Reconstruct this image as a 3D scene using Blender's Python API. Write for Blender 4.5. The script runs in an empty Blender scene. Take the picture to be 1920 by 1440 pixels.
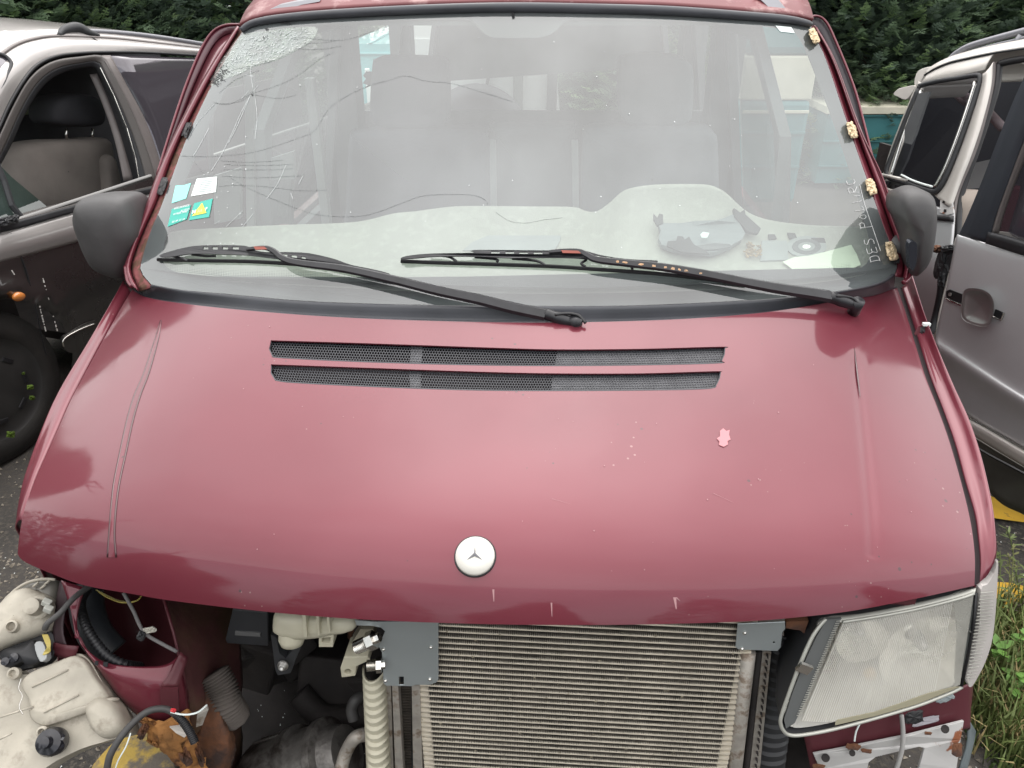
import bpy, bmesh, math, random
from mathutils import Vector, Matrix, noise
from mathutils.geometry import tessellate_polygon
R = math.radians
random.seed(7)
sc = bpy.context.scene
COL = sc.collection

# ------------------------------------------------------------ camera
CAM_Z, CAM_Y, PITCH, FPX = 1.79, -0.891, R(28.4), 1442.0
cam_d = bpy.data.cameras.new('camera'); cam = bpy.data.objects.new('camera', cam_d)
COL.objects.link(cam); sc.camera = cam
cam.location = (0, CAM_Y, CAM_Z); cam.rotation_euler = (math.pi/2-PITCH, 0, 0)
cam_d.sensor_width = 36; cam_d.lens = 36*FPX/1920; cam_d.clip_start = 0.02; cam_d.clip_end = 400
sc.render.resolution_x, sc.render.resolution_y = 1024, 768

# ------------------------------------------------------------ light
SUN_EL, SUN_AZ = R(64), R(6)       # azimuth clockwise from +Y: high beyond the van, spread out by thin cloud
w = bpy.data.worlds.new('World'); sc.world = w; w.use_nodes = True
nt = w.node_tree; nt.nodes.clear()
out = nt.nodes.new('ShaderNodeOutputWorld'); bg = nt.nodes.new('ShaderNodeBackground')
sky = nt.nodes.new('ShaderNodeTexSky'); sky.sky_type = 'NISHITA'; sky.sun_disc = False
sky.sun_elevation = SUN_EL; sky.sun_rotation = SUN_AZ; sky.air_density = 1.0; sky.dust_density = 4.0; sky.ozone_density = 1.0
hs = nt.nodes.new('ShaderNodeHueSaturation'); hs.inputs['Saturation'].default_value = 0.22
tc = nt.nodes.new('ShaderNodeTexCoord'); no = nt.nodes.new('ShaderNodeTexNoise')
no.inputs['Scale'].default_value = 2.2; no.inputs['Detail'].default_value = 6
mr = nt.nodes.new('ShaderNodeMapRange'); mr.inputs['From Min'].default_value = .3; mr.inputs['From Max'].default_value = .7
mr.inputs['To Min'].default_value = .72; mr.inputs['To Max'].default_value = 1.3
mx = nt.nodes.new('ShaderNodeMix'); mx.data_type = 'RGBA'; mx.blend_type = 'MULTIPLY'; mx.inputs[0].default_value = 1
nt.links.new(tc.outputs['Generated'], no.inputs['Vector']); nt.links.new(no.outputs['Fac'], mr.inputs['Value'])
gm = nt.nodes.new('ShaderNodeGamma'); gm.inputs['Gamma'].default_value = .55     # thin cloud evens the sky out
sc2 = nt.nodes.new('ShaderNodeVectorMath'); sc2.operation = 'SCALE'; sc2.inputs['Scale'].default_value = 2.9
nt.links.new(sky.outputs[0], gm.inputs['Color']); nt.links.new(gm.outputs[0], sc2.inputs[0]); nt.links.new(sc2.outputs[0], hs.inputs['Color']); nt.links.new(hs.outputs[0], mx.inputs[6]); nt.links.new(mr.outputs[0], mx.inputs[7])
nt.links.new(mx.outputs[2], bg.inputs['Color']); bg.inputs['Strength'].default_value = 0.15
nt.links.new(bg.outputs[0], out.inputs['Surface'])
sl = bpy.data.lights.new('sun', 'SUN'); sl.energy = 1.9; sl.angle = R(160); sl.color = (1, .94, .86)
so = bpy.data.objects.new('sun', sl); COL.objects.link(so)
sd = Vector((math.sin(SUN_AZ)*math.cos(SUN_EL), math.cos(SUN_AZ)*math.cos(SUN_EL), math.sin(SUN_EL)))
so.rotation_euler = sd.to_track_quat('Z', 'Y').to_euler(); so.location = sd*20
sc.view_settings.view_transform = 'Standard'; sc.view_settings.look = 'None'
sc.view_settings.exposure = 0.85; sc.view_settings.gamma = 1

# ------------------------------------------------------------ pixel rays and frames
def cam_ray(px, py):
    a = (px-960)/FPX; b = (720-py)/FPX
    return Vector((a, math.cos(PITCH)+b*math.sin(PITCH), -math.sin(PITCH)+b*math.cos(PITCH)))
class Frame:
    """a thing's own axes: measures where sight lines of the photograph meet the thing's surfaces"""
    def __init__(s, loc=(0,0,0), rz=0):
        s.M = Matrix.Translation(loc) @ Matrix.Rotation(rz, 4, 'Z'); s.I = s.M.inverted()
        s.o = s.I @ Vector((0, CAM_Y, CAM_Z))
    def d(s, px, py): return s.I.to_3x3() @ cam_ray(px, py)
    def X(s, px, py, x): d = s.d(px, py); return s.o + d*((x-s.o.x)/d.x)
    def Y(s, px, py, y): d = s.d(px, py); return s.o + d*((y-s.o.y)/d.y)
    def Z(s, px, py, z): d = s.d(px, py); return s.o + d*((z-s.o.z)/d.z)
    def D(s, px, py, t): return s.o + s.d(px, py)*t
    def dep(s, p): return (s.M @ Vector(p) - Vector((0, CAM_Y, CAM_Z))).dot(Vector((0, math.cos(PITCH), -math.sin(PITCH))))
    def N(s, px, py, p, dd=0.0): return s.D(px, py, s.dep(p)+dd)
    def P(s, px, py, p0, n): d = s.d(px, py); n = Vector(n); return s.o + d*((Vector(p0)-s.o).dot(n)/d.dot(n))
    def fn(s, px, py, f, t0=.3, t1=6.0, n=160):
        """first crossing of f(p)=0 along the ray"""
        d = s.d(px, py); ta = t0; fa = f(s.o+d*ta)
        for i in range(1, n+1):
            tb = t0+(t1-t0)*i/n; fb = f(s.o+d*tb)
            if fa*fb <= 0:
                for _ in range(30):
                    tm = (ta+tb)/2; fm = f(s.o+d*tm)
                    if fa*fm <= 0: tb = tm; fb = fm
                    else: ta = tm; fa = fm
                return s.o+d*((ta+tb)/2)
            ta, fa = tb, fb
        return s.o+d*ta

# ------------------------------------------------------------ curves
def cr(P, n=6, closed=False):
    P = [Vector(p) if len(p) == 3 else Vector((p[0], p[1], 0)) for p in P]
    N = len(P); out = []
    seg = N if closed else N-1
    for i in range(seg):
        g = lambda k: P[k % N] if closed else P[max(0, min(N-1, k))]
        a, b, c, d = g(i-1), g(i), g(i+1), g(i+2)
        for j in range(n):
            t = j/n
            out.append(.5*((2*b)+(c-a)*t+(2*a-5*b+4*c-d)*t*t+(-a+3*b-3*c+d)*t**3))
    if not closed: out.append(P[-1].copy())
    return out
def resamp(P, n):
    P = [Vector(p) for p in P]; L = [0]
    for a, b in zip(P, P[1:]): L.append(L[-1]+(b-a).length)
    out = []; k = 0
    for i in range(n):
        s = L[-1]*i/(n-1)
        while k < len(P)-2 and L[k+1] < s: k += 1
        d = L[k+1]-L[k]; out.append(P[k].lerp(P[k+1], (s-L[k])/d if d > 1e-9 else 0))
    return out

# ------------------------------------------------------------ objects
def link(name, me, parent=None, mat=None, smooth=False, **tags):
    ob = bpy.data.objects.new(name, me); COL.objects.link(ob)
    if mat is not None:
        for m in (mat if isinstance(mat, (list, tuple)) else [mat]): me.materials.append(m)
    if smooth:
        for p in me.polygons: p.use_smooth = True
    if parent: ob.parent = parent
    for k, v in tags.items(): ob[k] = v
    return ob
def mesh(name, V, Fc, mat=None, parent=None, smooth=False, recentre=True, **tags):
    V = [Vector(v) for v in V]
    c = Vector((0, 0, 0))
    if recentre and V and not tags.pop('keep', False):
        c = sum(V, Vector((0, 0, 0)))/len(V)
        if parent is not None and parent.get('_c') is not None: pass
    me = bpy.data.meshes.new(name); me.from_pydata([v-c for v in V], [], Fc); me.validate(); me.update()
    ob = link(name, me, parent, mat, smooth, **tags)
    off = Vector(parent['_off']) if (parent is not None and '_off' in parent) else Vector((0, 0, 0))
    ob.location = c-off
    ob['_off'] = list(c)
    return ob
def thing(name, label, cat, frame, group=None):
    o = bpy.data.objects.new(name, None); COL.objects.link(o); o.matrix_world = frame.M
    o.empty_display_size = .1
    o['label'] = label; o['category'] = cat
    if group: o['group'] = group
    return o
def tag(o, label, cat, group=None):
    o['label'] = label; o['category'] = cat
    if group: o['group'] = group
    return o
class MB:
    """collects shapes for one mesh"""
    def __init__(s): s.V = []; s.F = []
    def add(s, V, Fc):
        k = len(s.V); s.V += [Vector(v) for v in V]; s.F += [tuple(i+k for i in f) for f in Fc]; return s
    def grid(s, rows, closed=False):
        nu = len(rows[0]); V = [p for r in rows for p in r]; Fc = []
        for j in range(len(rows)-1):
            for i in range(nu if closed else nu-1):
                i2 = (i+1) % nu
                Fc.append((j*nu+i, j*nu+i2, (j+1)*nu+i2, (j+1)*nu+i))
        return s.add(V, Fc)
    def box(s, c, size, rot=None):
        c = Vector(c); h = Vector(size)/2; V = []
        for x in (-1, 1):
            for y in (-1, 1):
                for z in (-1, 1):
                    v = Vector((x*h.x, y*h.y, z*h.z))
                    if rot is not None: v = rot @ v
                    V.append(c+v)
        return s.add(V, [(0,1,3,2), (4,6,7,5), (0,4,5,1), (2,3,7,6), (0,2,6,4), (1,5,7,3)])
    def tube(s, P, r, n=8, caps=True):
        P = [Vector(p) for p in P]; rows = []; N = len(P)
        rr = r if isinstance(r, (list, tuple)) else [r]*N
        up = None
        for i, p in enumerate(P):
            t = (P[min(N-1, i+1)]-P[max(0, i-1)])
            if t.length < 1e-9: t = Vector((0, 0, 1))
            t.normalize()
            if up is None: up = t.orthogonal().normalized()
            up = (up-t*up.dot(t));
            if up.length < 1e-6: up = t.orthogonal()
            up.normalize(); b = t.cross(up)
            rows.append([p+(up*math.cos(a)+b*math.sin(a))*rr[i] for a in [2*math.pi*k/n for k in range(n)]])
        k = len(s.V); s.grid(rows, True)
        if caps:
            s.F.append(tuple(k+i for i in range(n))[::-1]); s.F.append(tuple(k+(N-1)*n+i for i in range(n)))
        return s
    def cyl(s, a, b, r, n=16, r2=None): return s.tube([a, b], [r, r if r2 is None else r2], n)
    def plate(s, outer, ext, holes=()):
        ext = Vector(ext); loops = [[Vector(p) for p in outer]]+[[Vector(p) for p in h] for h in holes]
        tr = tessellate_polygon(loops); A = [p for l in loops for p in l]; n = len(A); k = len(s.V)
        s.V += A+[p+ext for p in A]
        for t in tr: s.F.append(tuple(k+i for i in t)); s.F.append(tuple(k+n+i for i in reversed(t)))
        o = 0
        for l in loops:
            m = len(l)
            for i in range(m):
                a, b = o+i, o+(i+1) % m; s.F.append((k+a, k+b, k+n+b, k+n+a))
            o += m
        return s
    def lathe(s, c, axis, prof, n=24):
        """prof: list of (radius, height along axis)"""
        c = Vector(c); ax = Vector(axis).normalized(); u = ax.orthogonal().normalized(); v = ax.cross(u)
        rows = [[c+ax*h+(u*math.cos(a)+v*math.sin(a))*max(r, 1e-5) for a in [2*math.pi*k/n for k in range(n)]] for r, h in prof]
        return s.grid(rows, True)
    def build(s, name, mat=None, parent=None, smooth=False, auto=None, **tags):
        ob = mesh(name, s.V, s.F, mat, parent, smooth, **tags)
        fix(ob)
        if auto is not None: autosm(ob, auto)
        return ob
def fix(ob):
    bm = bmesh.new(); bm.from_mesh(ob.data); bmesh.ops.recalc_face_normals(bm, faces=bm.faces); bm.to_mesh(ob.data); bm.free()
def autosm(ob, deg=35):
    me = ob.data
    for p in me.polygons: p.use_smooth = True
    bm = bmesh.new(); bm.from_mesh(me)
    bmesh.ops.remove_doubles(bm, verts=bm.verts, dist=1e-6)
    for e in bm.edges:
        if len(e.link_faces) == 2 and e.calc_face_angle(0) > R(deg): e.smooth = False
    bm.to_mesh(me); bm.free()
def bevel(ob, wd, seg=2, deg=40):
    m = ob.modifiers.new('bevel', 'BEVEL'); m.width = wd; m.segments = seg; m.limit_method = 'ANGLE'; m.angle_limit = R(deg)
    return ob
def solid(ob, th, off=-1):
    m = ob.modifiers.new('solid', 'SOLIDIFY'); m.thickness = th; m.offset = off; return ob
def subs(ob, lv=1):
    m = ob.modifiers.new('sub', 'SUBSURF'); m.levels = lv; m.render_levels = lv; return ob
def loft(curves, nu, nv):
    """curves: 3D polylines; smooth sheet through them"""
    C = [resamp(c, nu) for c in curves]
    cols = [cr([c[i] for c in C], nv) for i in range(nu)] if len(C) > 2 else [[C[0][i].lerp(C[1][i], j/nv) for j in range(nv+1)] for i in range(nu)]
    return [[cols[i][j] for i in range(nu)] for j in range(len(cols[0]))]
def pxloft(curves, hit, nu, nv):
    """curves of pixels, filled in the picture plane, then every node dropped on its surface"""
    rows = loft([[Vector((p[0], p[1], 0)) for p in c] for c in curves], nu, nv)
    return [[hit(p.x, p.y) for p in r] for r in rows]

# ------------------------------------------------------------ materials
MATS = {}
def mat(name, col, rough=.6, metal=0, var=0.0, vscale=8, bump=0.0, bscale=120, coat=0.0, col2=None, c2lo=.55, c2hi=.7, c2scale=6,
        spec=.5, alpha=1, trans=0, detail=5, rvar=0.0):
    if name in MATS: return MATS[name]
    m = bpy.data.materials.new(name); m.use_nodes = True; n = m.node_tree; b = n.nodes['Principled BSDF']
    L = n.links.new
    c = tuple(col)+(1,)
    b.inputs['Base Color'].default_value = c; b.inputs['Roughness'].default_value = rough; b.inputs['Metallic'].default_value = metal
    b.inputs['Specular IOR Level'].default_value = spec
    b.inputs['Coat Weight'].default_value = coat; b.inputs['Coat Roughness'].default_value = .04
    b.inputs['Transmission Weight'].default_value = trans
    tc = n.nodes.new('ShaderNodeTexCoord'); src = None
    if var or rvar:
        t = n.nodes.new('ShaderNodeTexNoise'); t.inputs['Scale'].default_value = vscale; t.inputs['Detail'].default_value = detail
        L(tc.outputs['Object'], t.inputs['Vector'])
        if var:
            mr = n.nodes.new('ShaderNodeMapRange'); mr.inputs['From Min'].default_value = .3; mr.inputs['From Max'].default_value = .7
            mr.inputs['To Min'].default_value = 1-var; mr.inputs['To Max'].default_value = 1+var
            x = n.nodes.new('ShaderNodeMix'); x.data_type = 'RGBA'; x.blend_type = 'MULTIPLY'; x.inputs[0].default_value = 1
            x.inputs[6].default_value = c; L(t.outputs['Fac'], mr.inputs['Value']); L(mr.outputs[0], x.inputs[7]); src = x.outputs[2]
        if rvar:
            mr = n.nodes.new('ShaderNodeMapRange'); mr.inputs['From Min'].default_value = .3; mr.inputs['From Max'].default_value = .7
            mr.inputs['To Min'].default_value = max(0, rough-rvar); mr.inputs['To Max'].default_value = min(1, rough+rvar)
            L(t.outputs['Fac'], mr.inputs['Value']); L(mr.outputs[0], b.inputs['Roughness'])
    if col2 is not None:
        t = n.nodes.new('ShaderNodeTexNoise'); t.inputs['Scale'].default_value = c2scale; t.inputs['Detail'].default_value = 8
        t.inputs['Roughness'].default_value = .65
        L(tc.outputs['Object'], t.inputs['Vector'])
        mr = n.nodes.new('ShaderNodeMapRange'); mr.inputs['From Min'].default_value = c2lo; mr.inputs['From Max'].default_value = c2hi
        L(t.outputs['Fac'], mr.inputs['Value'])
        x = n.nodes.new('ShaderNodeMix'); x.data_type = 'RGBA'
        L(mr.outputs[0], x.inputs[0]); x.inputs[7].default_value = tuple(col2)+(1,)
        if src is not None: L(src, x.inputs[6])
        else: x.inputs[6].default_value = c
        src = x.outputs[2]
    if src is not None: L(src, b.inputs['Base Color'])
    if bump:
        t = n.nodes.new('ShaderNodeTexNoise'); t.inputs['Scale'].default_value = bscale; t.inputs['Detail'].default_value = 4
        L(tc.outputs['Object'], t.inputs['Vector'])
        bp = n.nodes.new('ShaderNodeBump'); bp.inputs['Strength'].default_value = bump; bp.inputs['Distance'].default_value = .004
        L(t.outputs['Fac'], bp.inputs['Height']); L(bp.outputs[0], b.inputs['Normal'])
    MATS[name] = m; return m
def glassmat(name, tint=(1, 1, 1), dust=.2, dustcol=(.7, .72, .72), dustvar=.12, dscale=3, ior=1.5, rough=.0, boost=1.0):
    """thin pane: see-through, mirror by Fresnel, a film of dust"""
    m = bpy.data.materials.new(name); m.use_nodes = True; n = m.node_tree; n.nodes.clear(); L = n.links.new
    o = n.nodes.new('ShaderNodeOutputMaterial'); tr = n.nodes.new('ShaderNodeBsdfTransparent'); tr.inputs[0].default_value = tuple(tint)+(1,)
    gl = n.nodes.new('ShaderNodeBsdfGlossy'); gl.inputs['Roughness'].default_value = rough
    ge = n.nodes.new('ShaderNodeNewGeometry'); dt = n.nodes.new('ShaderNodeVectorMath'); dt.operation = 'DOT_PRODUCT'; L(ge.outputs['Normal'], dt.inputs[0]); L(ge.outputs['Incoming'], dt.inputs[1])
    def mth(op, a, b_): q = n.nodes.new('ShaderNodeMath'); q.operation = op; (L(a, q.inputs[0]) if not isinstance(a, float) else setattr(q.inputs[0], 'default_value', a)); (L(b_, q.inputs[1]) if not isinstance(b_, float) else setattr(q.inputs[1], 'default_value', b_)); return q.outputs[0]
    ab = n.nodes.new('ShaderNodeMath'); ab.operation = 'ABSOLUTE'; L(dt.outputs['Value'], ab.inputs[0])
    frs = mth('ADD', mth('MULTIPLY', mth('POWER', mth('SUBTRACT', 1.0, ab.outputs[0]), 5.0), .92), .08)      # both faces of a pane
    mu = n.nodes.new('ShaderNodeMath'); mu.operation = 'MULTIPLY'; mu.inputs[1].default_value = boost; mu.use_clamp = True
    L(frs, mu.inputs[0])
    df = n.nodes.new('ShaderNodeBsdfDiffuse'); df.inputs[0].default_value = tuple(dustcol)+(1,)
    t = n.nodes.new('ShaderNodeTexNoise'); t.inputs['Scale'].default_value = dscale; t.inputs['Detail'].default_value = 6
    tc = n.nodes.new('ShaderNodeTexCoord'); L(tc.outputs['Object'], t.inputs['Vector'])
    mr = n.nodes.new('ShaderNodeMapRange'); mr.inputs['From Min'].default_value = .3; mr.inputs['From Max'].default_value = .7
    mr.inputs['To Min'].default_value = max(0, dust-dustvar); mr.inputs['To Max'].default_value = dust+dustvar
    L(t.outputs['Fac'], mr.inputs['Value'])
    a = n.nodes.new('ShaderNodeMixShader'); L(mr.outputs[0], a.inputs[0]); L(tr.outputs[0], a.inputs[1]); L(df.outputs[0], a.inputs[2])
    b = n.nodes.new('ShaderNodeMixShader'); L(mu.outputs[0], b.inputs[0]); L(a.outputs[0], b.inputs[1]); L(gl.outputs[0], b.inputs[2])
    L(b.outputs[0], o.inputs[0]); MATS[name] = m; return m
# maroon paint: faded, a little chalky, clear coat still glossy
def paint(name, col, rough=.45, coat=.9, faded=None, chips=True, metal=0):
    m = mat(name, col, rough, metal, var=.10, vscale=2.2, coat=coat, bump=0, spec=.2)
    n = m.node_tree; L = n.links.new; b = n.nodes['Principled BSDF']
    tc = [x for x in n.nodes if x.type == 'TEX_COORD'][0]
    cur = b.inputs['Base Color'].links[0].from_socket
    if faded:
        t = n.nodes.new('ShaderNodeTexNoise'); t.inputs['Scale'].default_value = 1.3; t.inputs['Detail'].default_value = 7
        L(tc.outputs['Object'], t.inputs['Vector'])
        mr = n.nodes.new('ShaderNodeMapRange'); mr.inputs['From Min'].default_value = .35; mr.inputs['From Max'].default_value = .7
        L(t.outputs['Fac'], mr.inputs['Value'])
        x = n.nodes.new('ShaderNodeMix'); x.data_type = 'RGBA'; L(mr.outputs[0], x.inputs[0]); L(cur, x.inputs[6]); x.inputs[7].default_value = tuple(faded)+(1,)
        cur = x.outputs[2]
    if chips:   # stone chips and specks of dirt
        for sc_, th, cc in ((52, .033, (.22, .11, .11)), (31, .04, (.06, .02, .025))):
            v = n.nodes.new('ShaderNodeTexVoronoi'); v.inputs['Scale'].default_value = sc_; v.inputs['Randomness'].default_value = 1
            L(tc.outputs['Object'], v.inputs['Vector'])
            r = n.nodes.new('ShaderNodeTexNoise'); r.inputs['Scale'].default_value = 6.7 if sc_ > 30 else 5.1; L(tc.outputs['Object'], r.inputs['Vector'])
            q = n.nodes.new('ShaderNodeMath'); q.operation = 'MULTIPLY_ADD'; L(r.outputs['Fac'], q.inputs[0]); q.inputs[1].default_value = .5; q.inputs[2].default_value = -.245+th-.05
            lt = n.nodes.new('ShaderNodeMath'); lt.operation = 'LESS_THAN'; L(v.outputs['Distance'], lt.inputs[0]); L(q.outputs[0], lt.inputs[1])
            x = n.nodes.new('ShaderNodeMix'); x.data_type = 'RGBA'; L(lt.outputs[0], x.inputs[0]); L(cur, x.inputs[6]); x.inputs[7].default_value = cc+(1,)
            cur = x.outputs[2]
    L(cur, b.inputs['Base Color'])
    t = n.nodes.new('ShaderNodeTexNoise'); t.inputs['Scale'].default_value = 2.6; t.inputs['Detail'].default_value = 9; t.inputs['Roughness'].default_value = .7; L(tc.outputs['Object'], t.inputs['Vector'])
    mr = n.nodes.new('ShaderNodeMapRange'); mr.inputs['From Min'].default_value = .35; mr.inputs['From Max'].default_value = .68; mr.inputs['To Min'].default_value = .02; mr.inputs['To Max'].default_value = .17
    L(t.outputs['Fac'], mr.inputs['Value']); L(mr.outputs[0], b.inputs['Coat Roughness'])
    # very slight orange peel in the lacquer
    t = n.nodes.new('ShaderNodeTexNoise'); t.inputs['Scale'].default_value = 4; L(tc.outputs['Object'], t.inputs['Vector'])
    bp = n.nodes.new('ShaderNodeBump'); bp.inputs['Strength'].default_value = .10; bp.inputs['Distance'].default_value = .02
    L(t.outputs['Fac'], bp.inputs['Height']); L(bp.outputs[0], b.inputs['Coat Normal'])
    return m
M_RED = paint('maroon_paint', (.122, .0165, .0285), .42, .75, faded=(.152, .027, .041), metal=.28)
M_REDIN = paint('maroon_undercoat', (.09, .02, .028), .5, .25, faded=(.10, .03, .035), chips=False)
M_ROOF = mat('peeling_roof_paint', (.17, .045, .05), .5, col2=(.42, .27, .26), c2lo=.54, c2hi=.66, c2scale=7, var=.1)
M_TRIM = mat('grey_black_plastic', (.045, .047, .055), .45, var=.2, bump=.05, rvar=.1)
M_BLACK = mat('black_rubber', (.012, .012, .014), .5, var=.2)
M_WIPER = mat('wiper_black', (.016, .016, .019), .38, var=.3, vscale=30)
M_RUSTW = mat('rusting_wiper_arm', (.03, .025, .025), .4, col2=(.32, .12, .06), c2lo=.5, c2hi=.6, c2scale=45)
M_RUST = mat('rusty_steel', (.16, .065, .03), .85, var=.4, vscale=14, bump=.6, bscale=60, col2=(.05, .03, .025), c2lo=.45, c2hi=.6, c2scale=9)
M_RUSTO = mat('orange_rust', (.33, .15, .045), .9, var=.4, vscale=20, bump=.6, bscale=80, col2=(.12, .05, .025), c2lo=.5, c2hi=.62, c2scale=14)
M_WHITEP = mat('white_primer_rusty', (.50, .49, .48), .5, var=.06, col2=(.26, .09, .04), c2lo=.60, c2hi=.64, c2scale=13)
M_ALU = mat('cast_aluminium', (.46, .45, .43), .42, .85, var=.25, vscale=40, bump=.2)
M_GALV = mat('galvanised_plate', (.40, .44, .45), .38, .55, var=.07, vscale=5, rvar=.06)
M_BEIGE = mat('aged_nylon', (.52, .49, .38), .5, var=.08, vscale=10, col2=(.36, .32, .22), c2lo=.58, c2hi=.75)
M_ALUD = mat('oily_aluminium', (.17, .16, .15), .5, .6, var=.4, vscale=22, bump=.5, bscale=90, col2=(.06, .05, .045), c2lo=.45, c2hi=.6, c2scale=16)
M_STEEL = mat('bright_steel', (.72, .7, .66), .22, 1, var=.1)
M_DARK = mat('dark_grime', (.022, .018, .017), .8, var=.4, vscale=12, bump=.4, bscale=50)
M_HOSE = mat('rubber_hose', (.05, .048, .047), .55, var=.25, vscale=20)
# ============================================================ THE MAROON VAN
VF = Frame((-.075, 0, 0), R(-4))
van = thing('van', 'stripped maroon van with a cracked windscreen, bare radiator and one headlight missing', 'van', VF)
WX = 0.20
def z0(t):
    if t < 0: return .865+2.3*t
    return .865+.085*(1-math.exp(-t/.04))+.30*t-.03*t*t
CRE = None
def hood_z(x, y):
    ax = abs(x); t = y-.17*x*x-.25*max(0, ax-.66)**2
    z = z0(t)-.045*x*x-.30*max(0, ax-.55)**2
    if CRE:
        for (xa, ya, xb, yb, dp, wd, sg) in CRE:
            s = (y-ya)/(yb-ya)
            if -.02 < s < 1.4:
                f = min(1, max(0, s*5)); xc = xa+(xb-xa)*s
                u = (x-xc)/wd
                z -= dp*f*math.exp(-u*u)
    return z
HF = lambda p: p.z-hood_z(p.x, p.y)
def HH(px, py, off=0.0): return VF.fn(px, py, lambda p: p.z-off-hood_z(p.x, p.y), .6, 2.6, 90)
def glass_y(x, z): return .68+.27*x*x+1.15*(z-1.15)
def GG(px, py, off=0.0): return VF.fn(px, py, lambda p: p.y-off-glass_y(p.x, p.z), .8, 4.0, 60)
def gl(pts, off=0.0): return [GG(p[0], p[1], off) for p in pts]

HREAR = cr([(248,543),(270,556),(320,566),(420,578),(560,590),(700,598),(860,603),(1000,605),(1150,603),(1300,597),(1440,585),(1560,566),(1640,552),(1682,540)], 5)
HLEFT = cr([(248,543),(225,581),(180,662),(137,742),(112,797),(88,850),(64,905),(46,955),(37,1000),(33,1038)], 5)
HRIGHT = cr([(1682,540),(1700,592),(1733,700),(1757,762),(1780,827),(1801,900),(1816,960),(1824,1005),(1828,1050),(1827,1098)], 5)
HFRONT = cr([(33,1038),(46,1053),(100,1077),(160,1098),(250,1114),(320,1126),(480,1145),(640,1159),(800,1167),(950,1171),(1100,1172),(1250,1170),(1400,1165),(1500,1157),(1600,1145),(1720,1122),(1827,1098)], 5)
def coons(T, B, Lf, Rt, nu, nv):
    T = resamp(T, nu); B = resamp(B, nu); Lf = resamp(Lf, nv); Rt = resamp(Rt, nv); rows = []
    for j in range(nv):
        v = j/(nv-1); row = []
        for i in range(nu):
            u = i/(nu-1)
            p = T[i]*(1-v)+B[i]*v+Lf[j]*(1-u)+Rt[j]*u-(T[0]*(1-u)*(1-v)+T[-1]*u*(1-v)+B[0]*(1-u)*v+B[-1]*u*v)
            row.append(p)
        rows.append(row)
    return rows
# creases pressed into the hood, measured before they are switched on
a1, a2 = HH(300, 602), HH(228, 935); b1, b2 = HH(1603, 655), HH(1628, 900)
CRE_ = [(b1.x, b1.y, b2.x, b2.y, .0025, .010, 1)]
rows = coons(HREAR, HFRONT, HLEFT, HRIGHT, 300, 110)
pts = [[HH(p.x, p.y) for p in r] for r in rows]
CRE = CRE_
for r in pts:
    for p in r: p.z = hood_z(p.x, p.y)
CRE = None
mb = MB(); mb.grid(pts)
# turned-in flange all round
rim = [pts[0][i] for i in range(300)]; 
hood = mb.build('hood', M_RED, van, True)
def normal_up(ob):
    s = sum((p.normal.z*p.area for p in ob.data.polygons))
    if s < 0: ob.data.flip_normals()
normal_up(hood); solid(hood, .0035, -1)

V1T = cr([(508,638),(700,644),(900,651),(1040,655),(1200,654),(1352,650),(1360,653)], 6)
V1B = cr([(510,668),(530,672),(700,680),(930,686),(1150,686),(1340,682),(1354,677)], 6)
V2T = cr([(508,683),(700,690),(900,697),(1040,700),(1200,700),(1340,696),(1352,697)], 6)
V2B = cr([(516,714),(560,719),(750,728),(930,733),(1150,733),(1320,730),(1344,722)], 6)
def vent_loop(T, B): return T+[T[-1].lerp(B[-1], .5)+Vector((2, 0, 0))]+B[::-1]+[B[0].lerp(T[0], .45)-Vector((5, 0, 0))]
cut = MB()
for T, B in ((V1T, V1B), (V2T, V2B)):
    lp = vent_loop(T, B); top = [HH(p.x, p.y)+Vector((0, -.02, .06)) for p in lp]
    cut.plate(top, (0, .04, -.12))
cutter = cut.build('vent_cutter', None, van)
bo = hood.modifiers.new('cut', 'BOOLEAN'); bo.operation = 'DIFFERENCE'; bo.object = cutter; bo.solver = 'EXACT'
bpy.context.view_layer.update()
me = bpy.data.meshes.new_from_object(hood.evaluated_get(bpy.context.evaluated_depsgraph_get()))
hood.modifiers.clear(); hood.data = me
bpy.data.objects.remove(cutter)
autosm(hood, 32)
M_VENT = mat('vent_grille_plastic', (.05, .052, .06), .5)
M_VDARK = mat('vent_duct_dark', (.012, .006, .008), .8)
M_VGREY = mat('vent_filter_grey', (.20, .20, .21), .8, var=.3, vscale=30)
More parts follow.
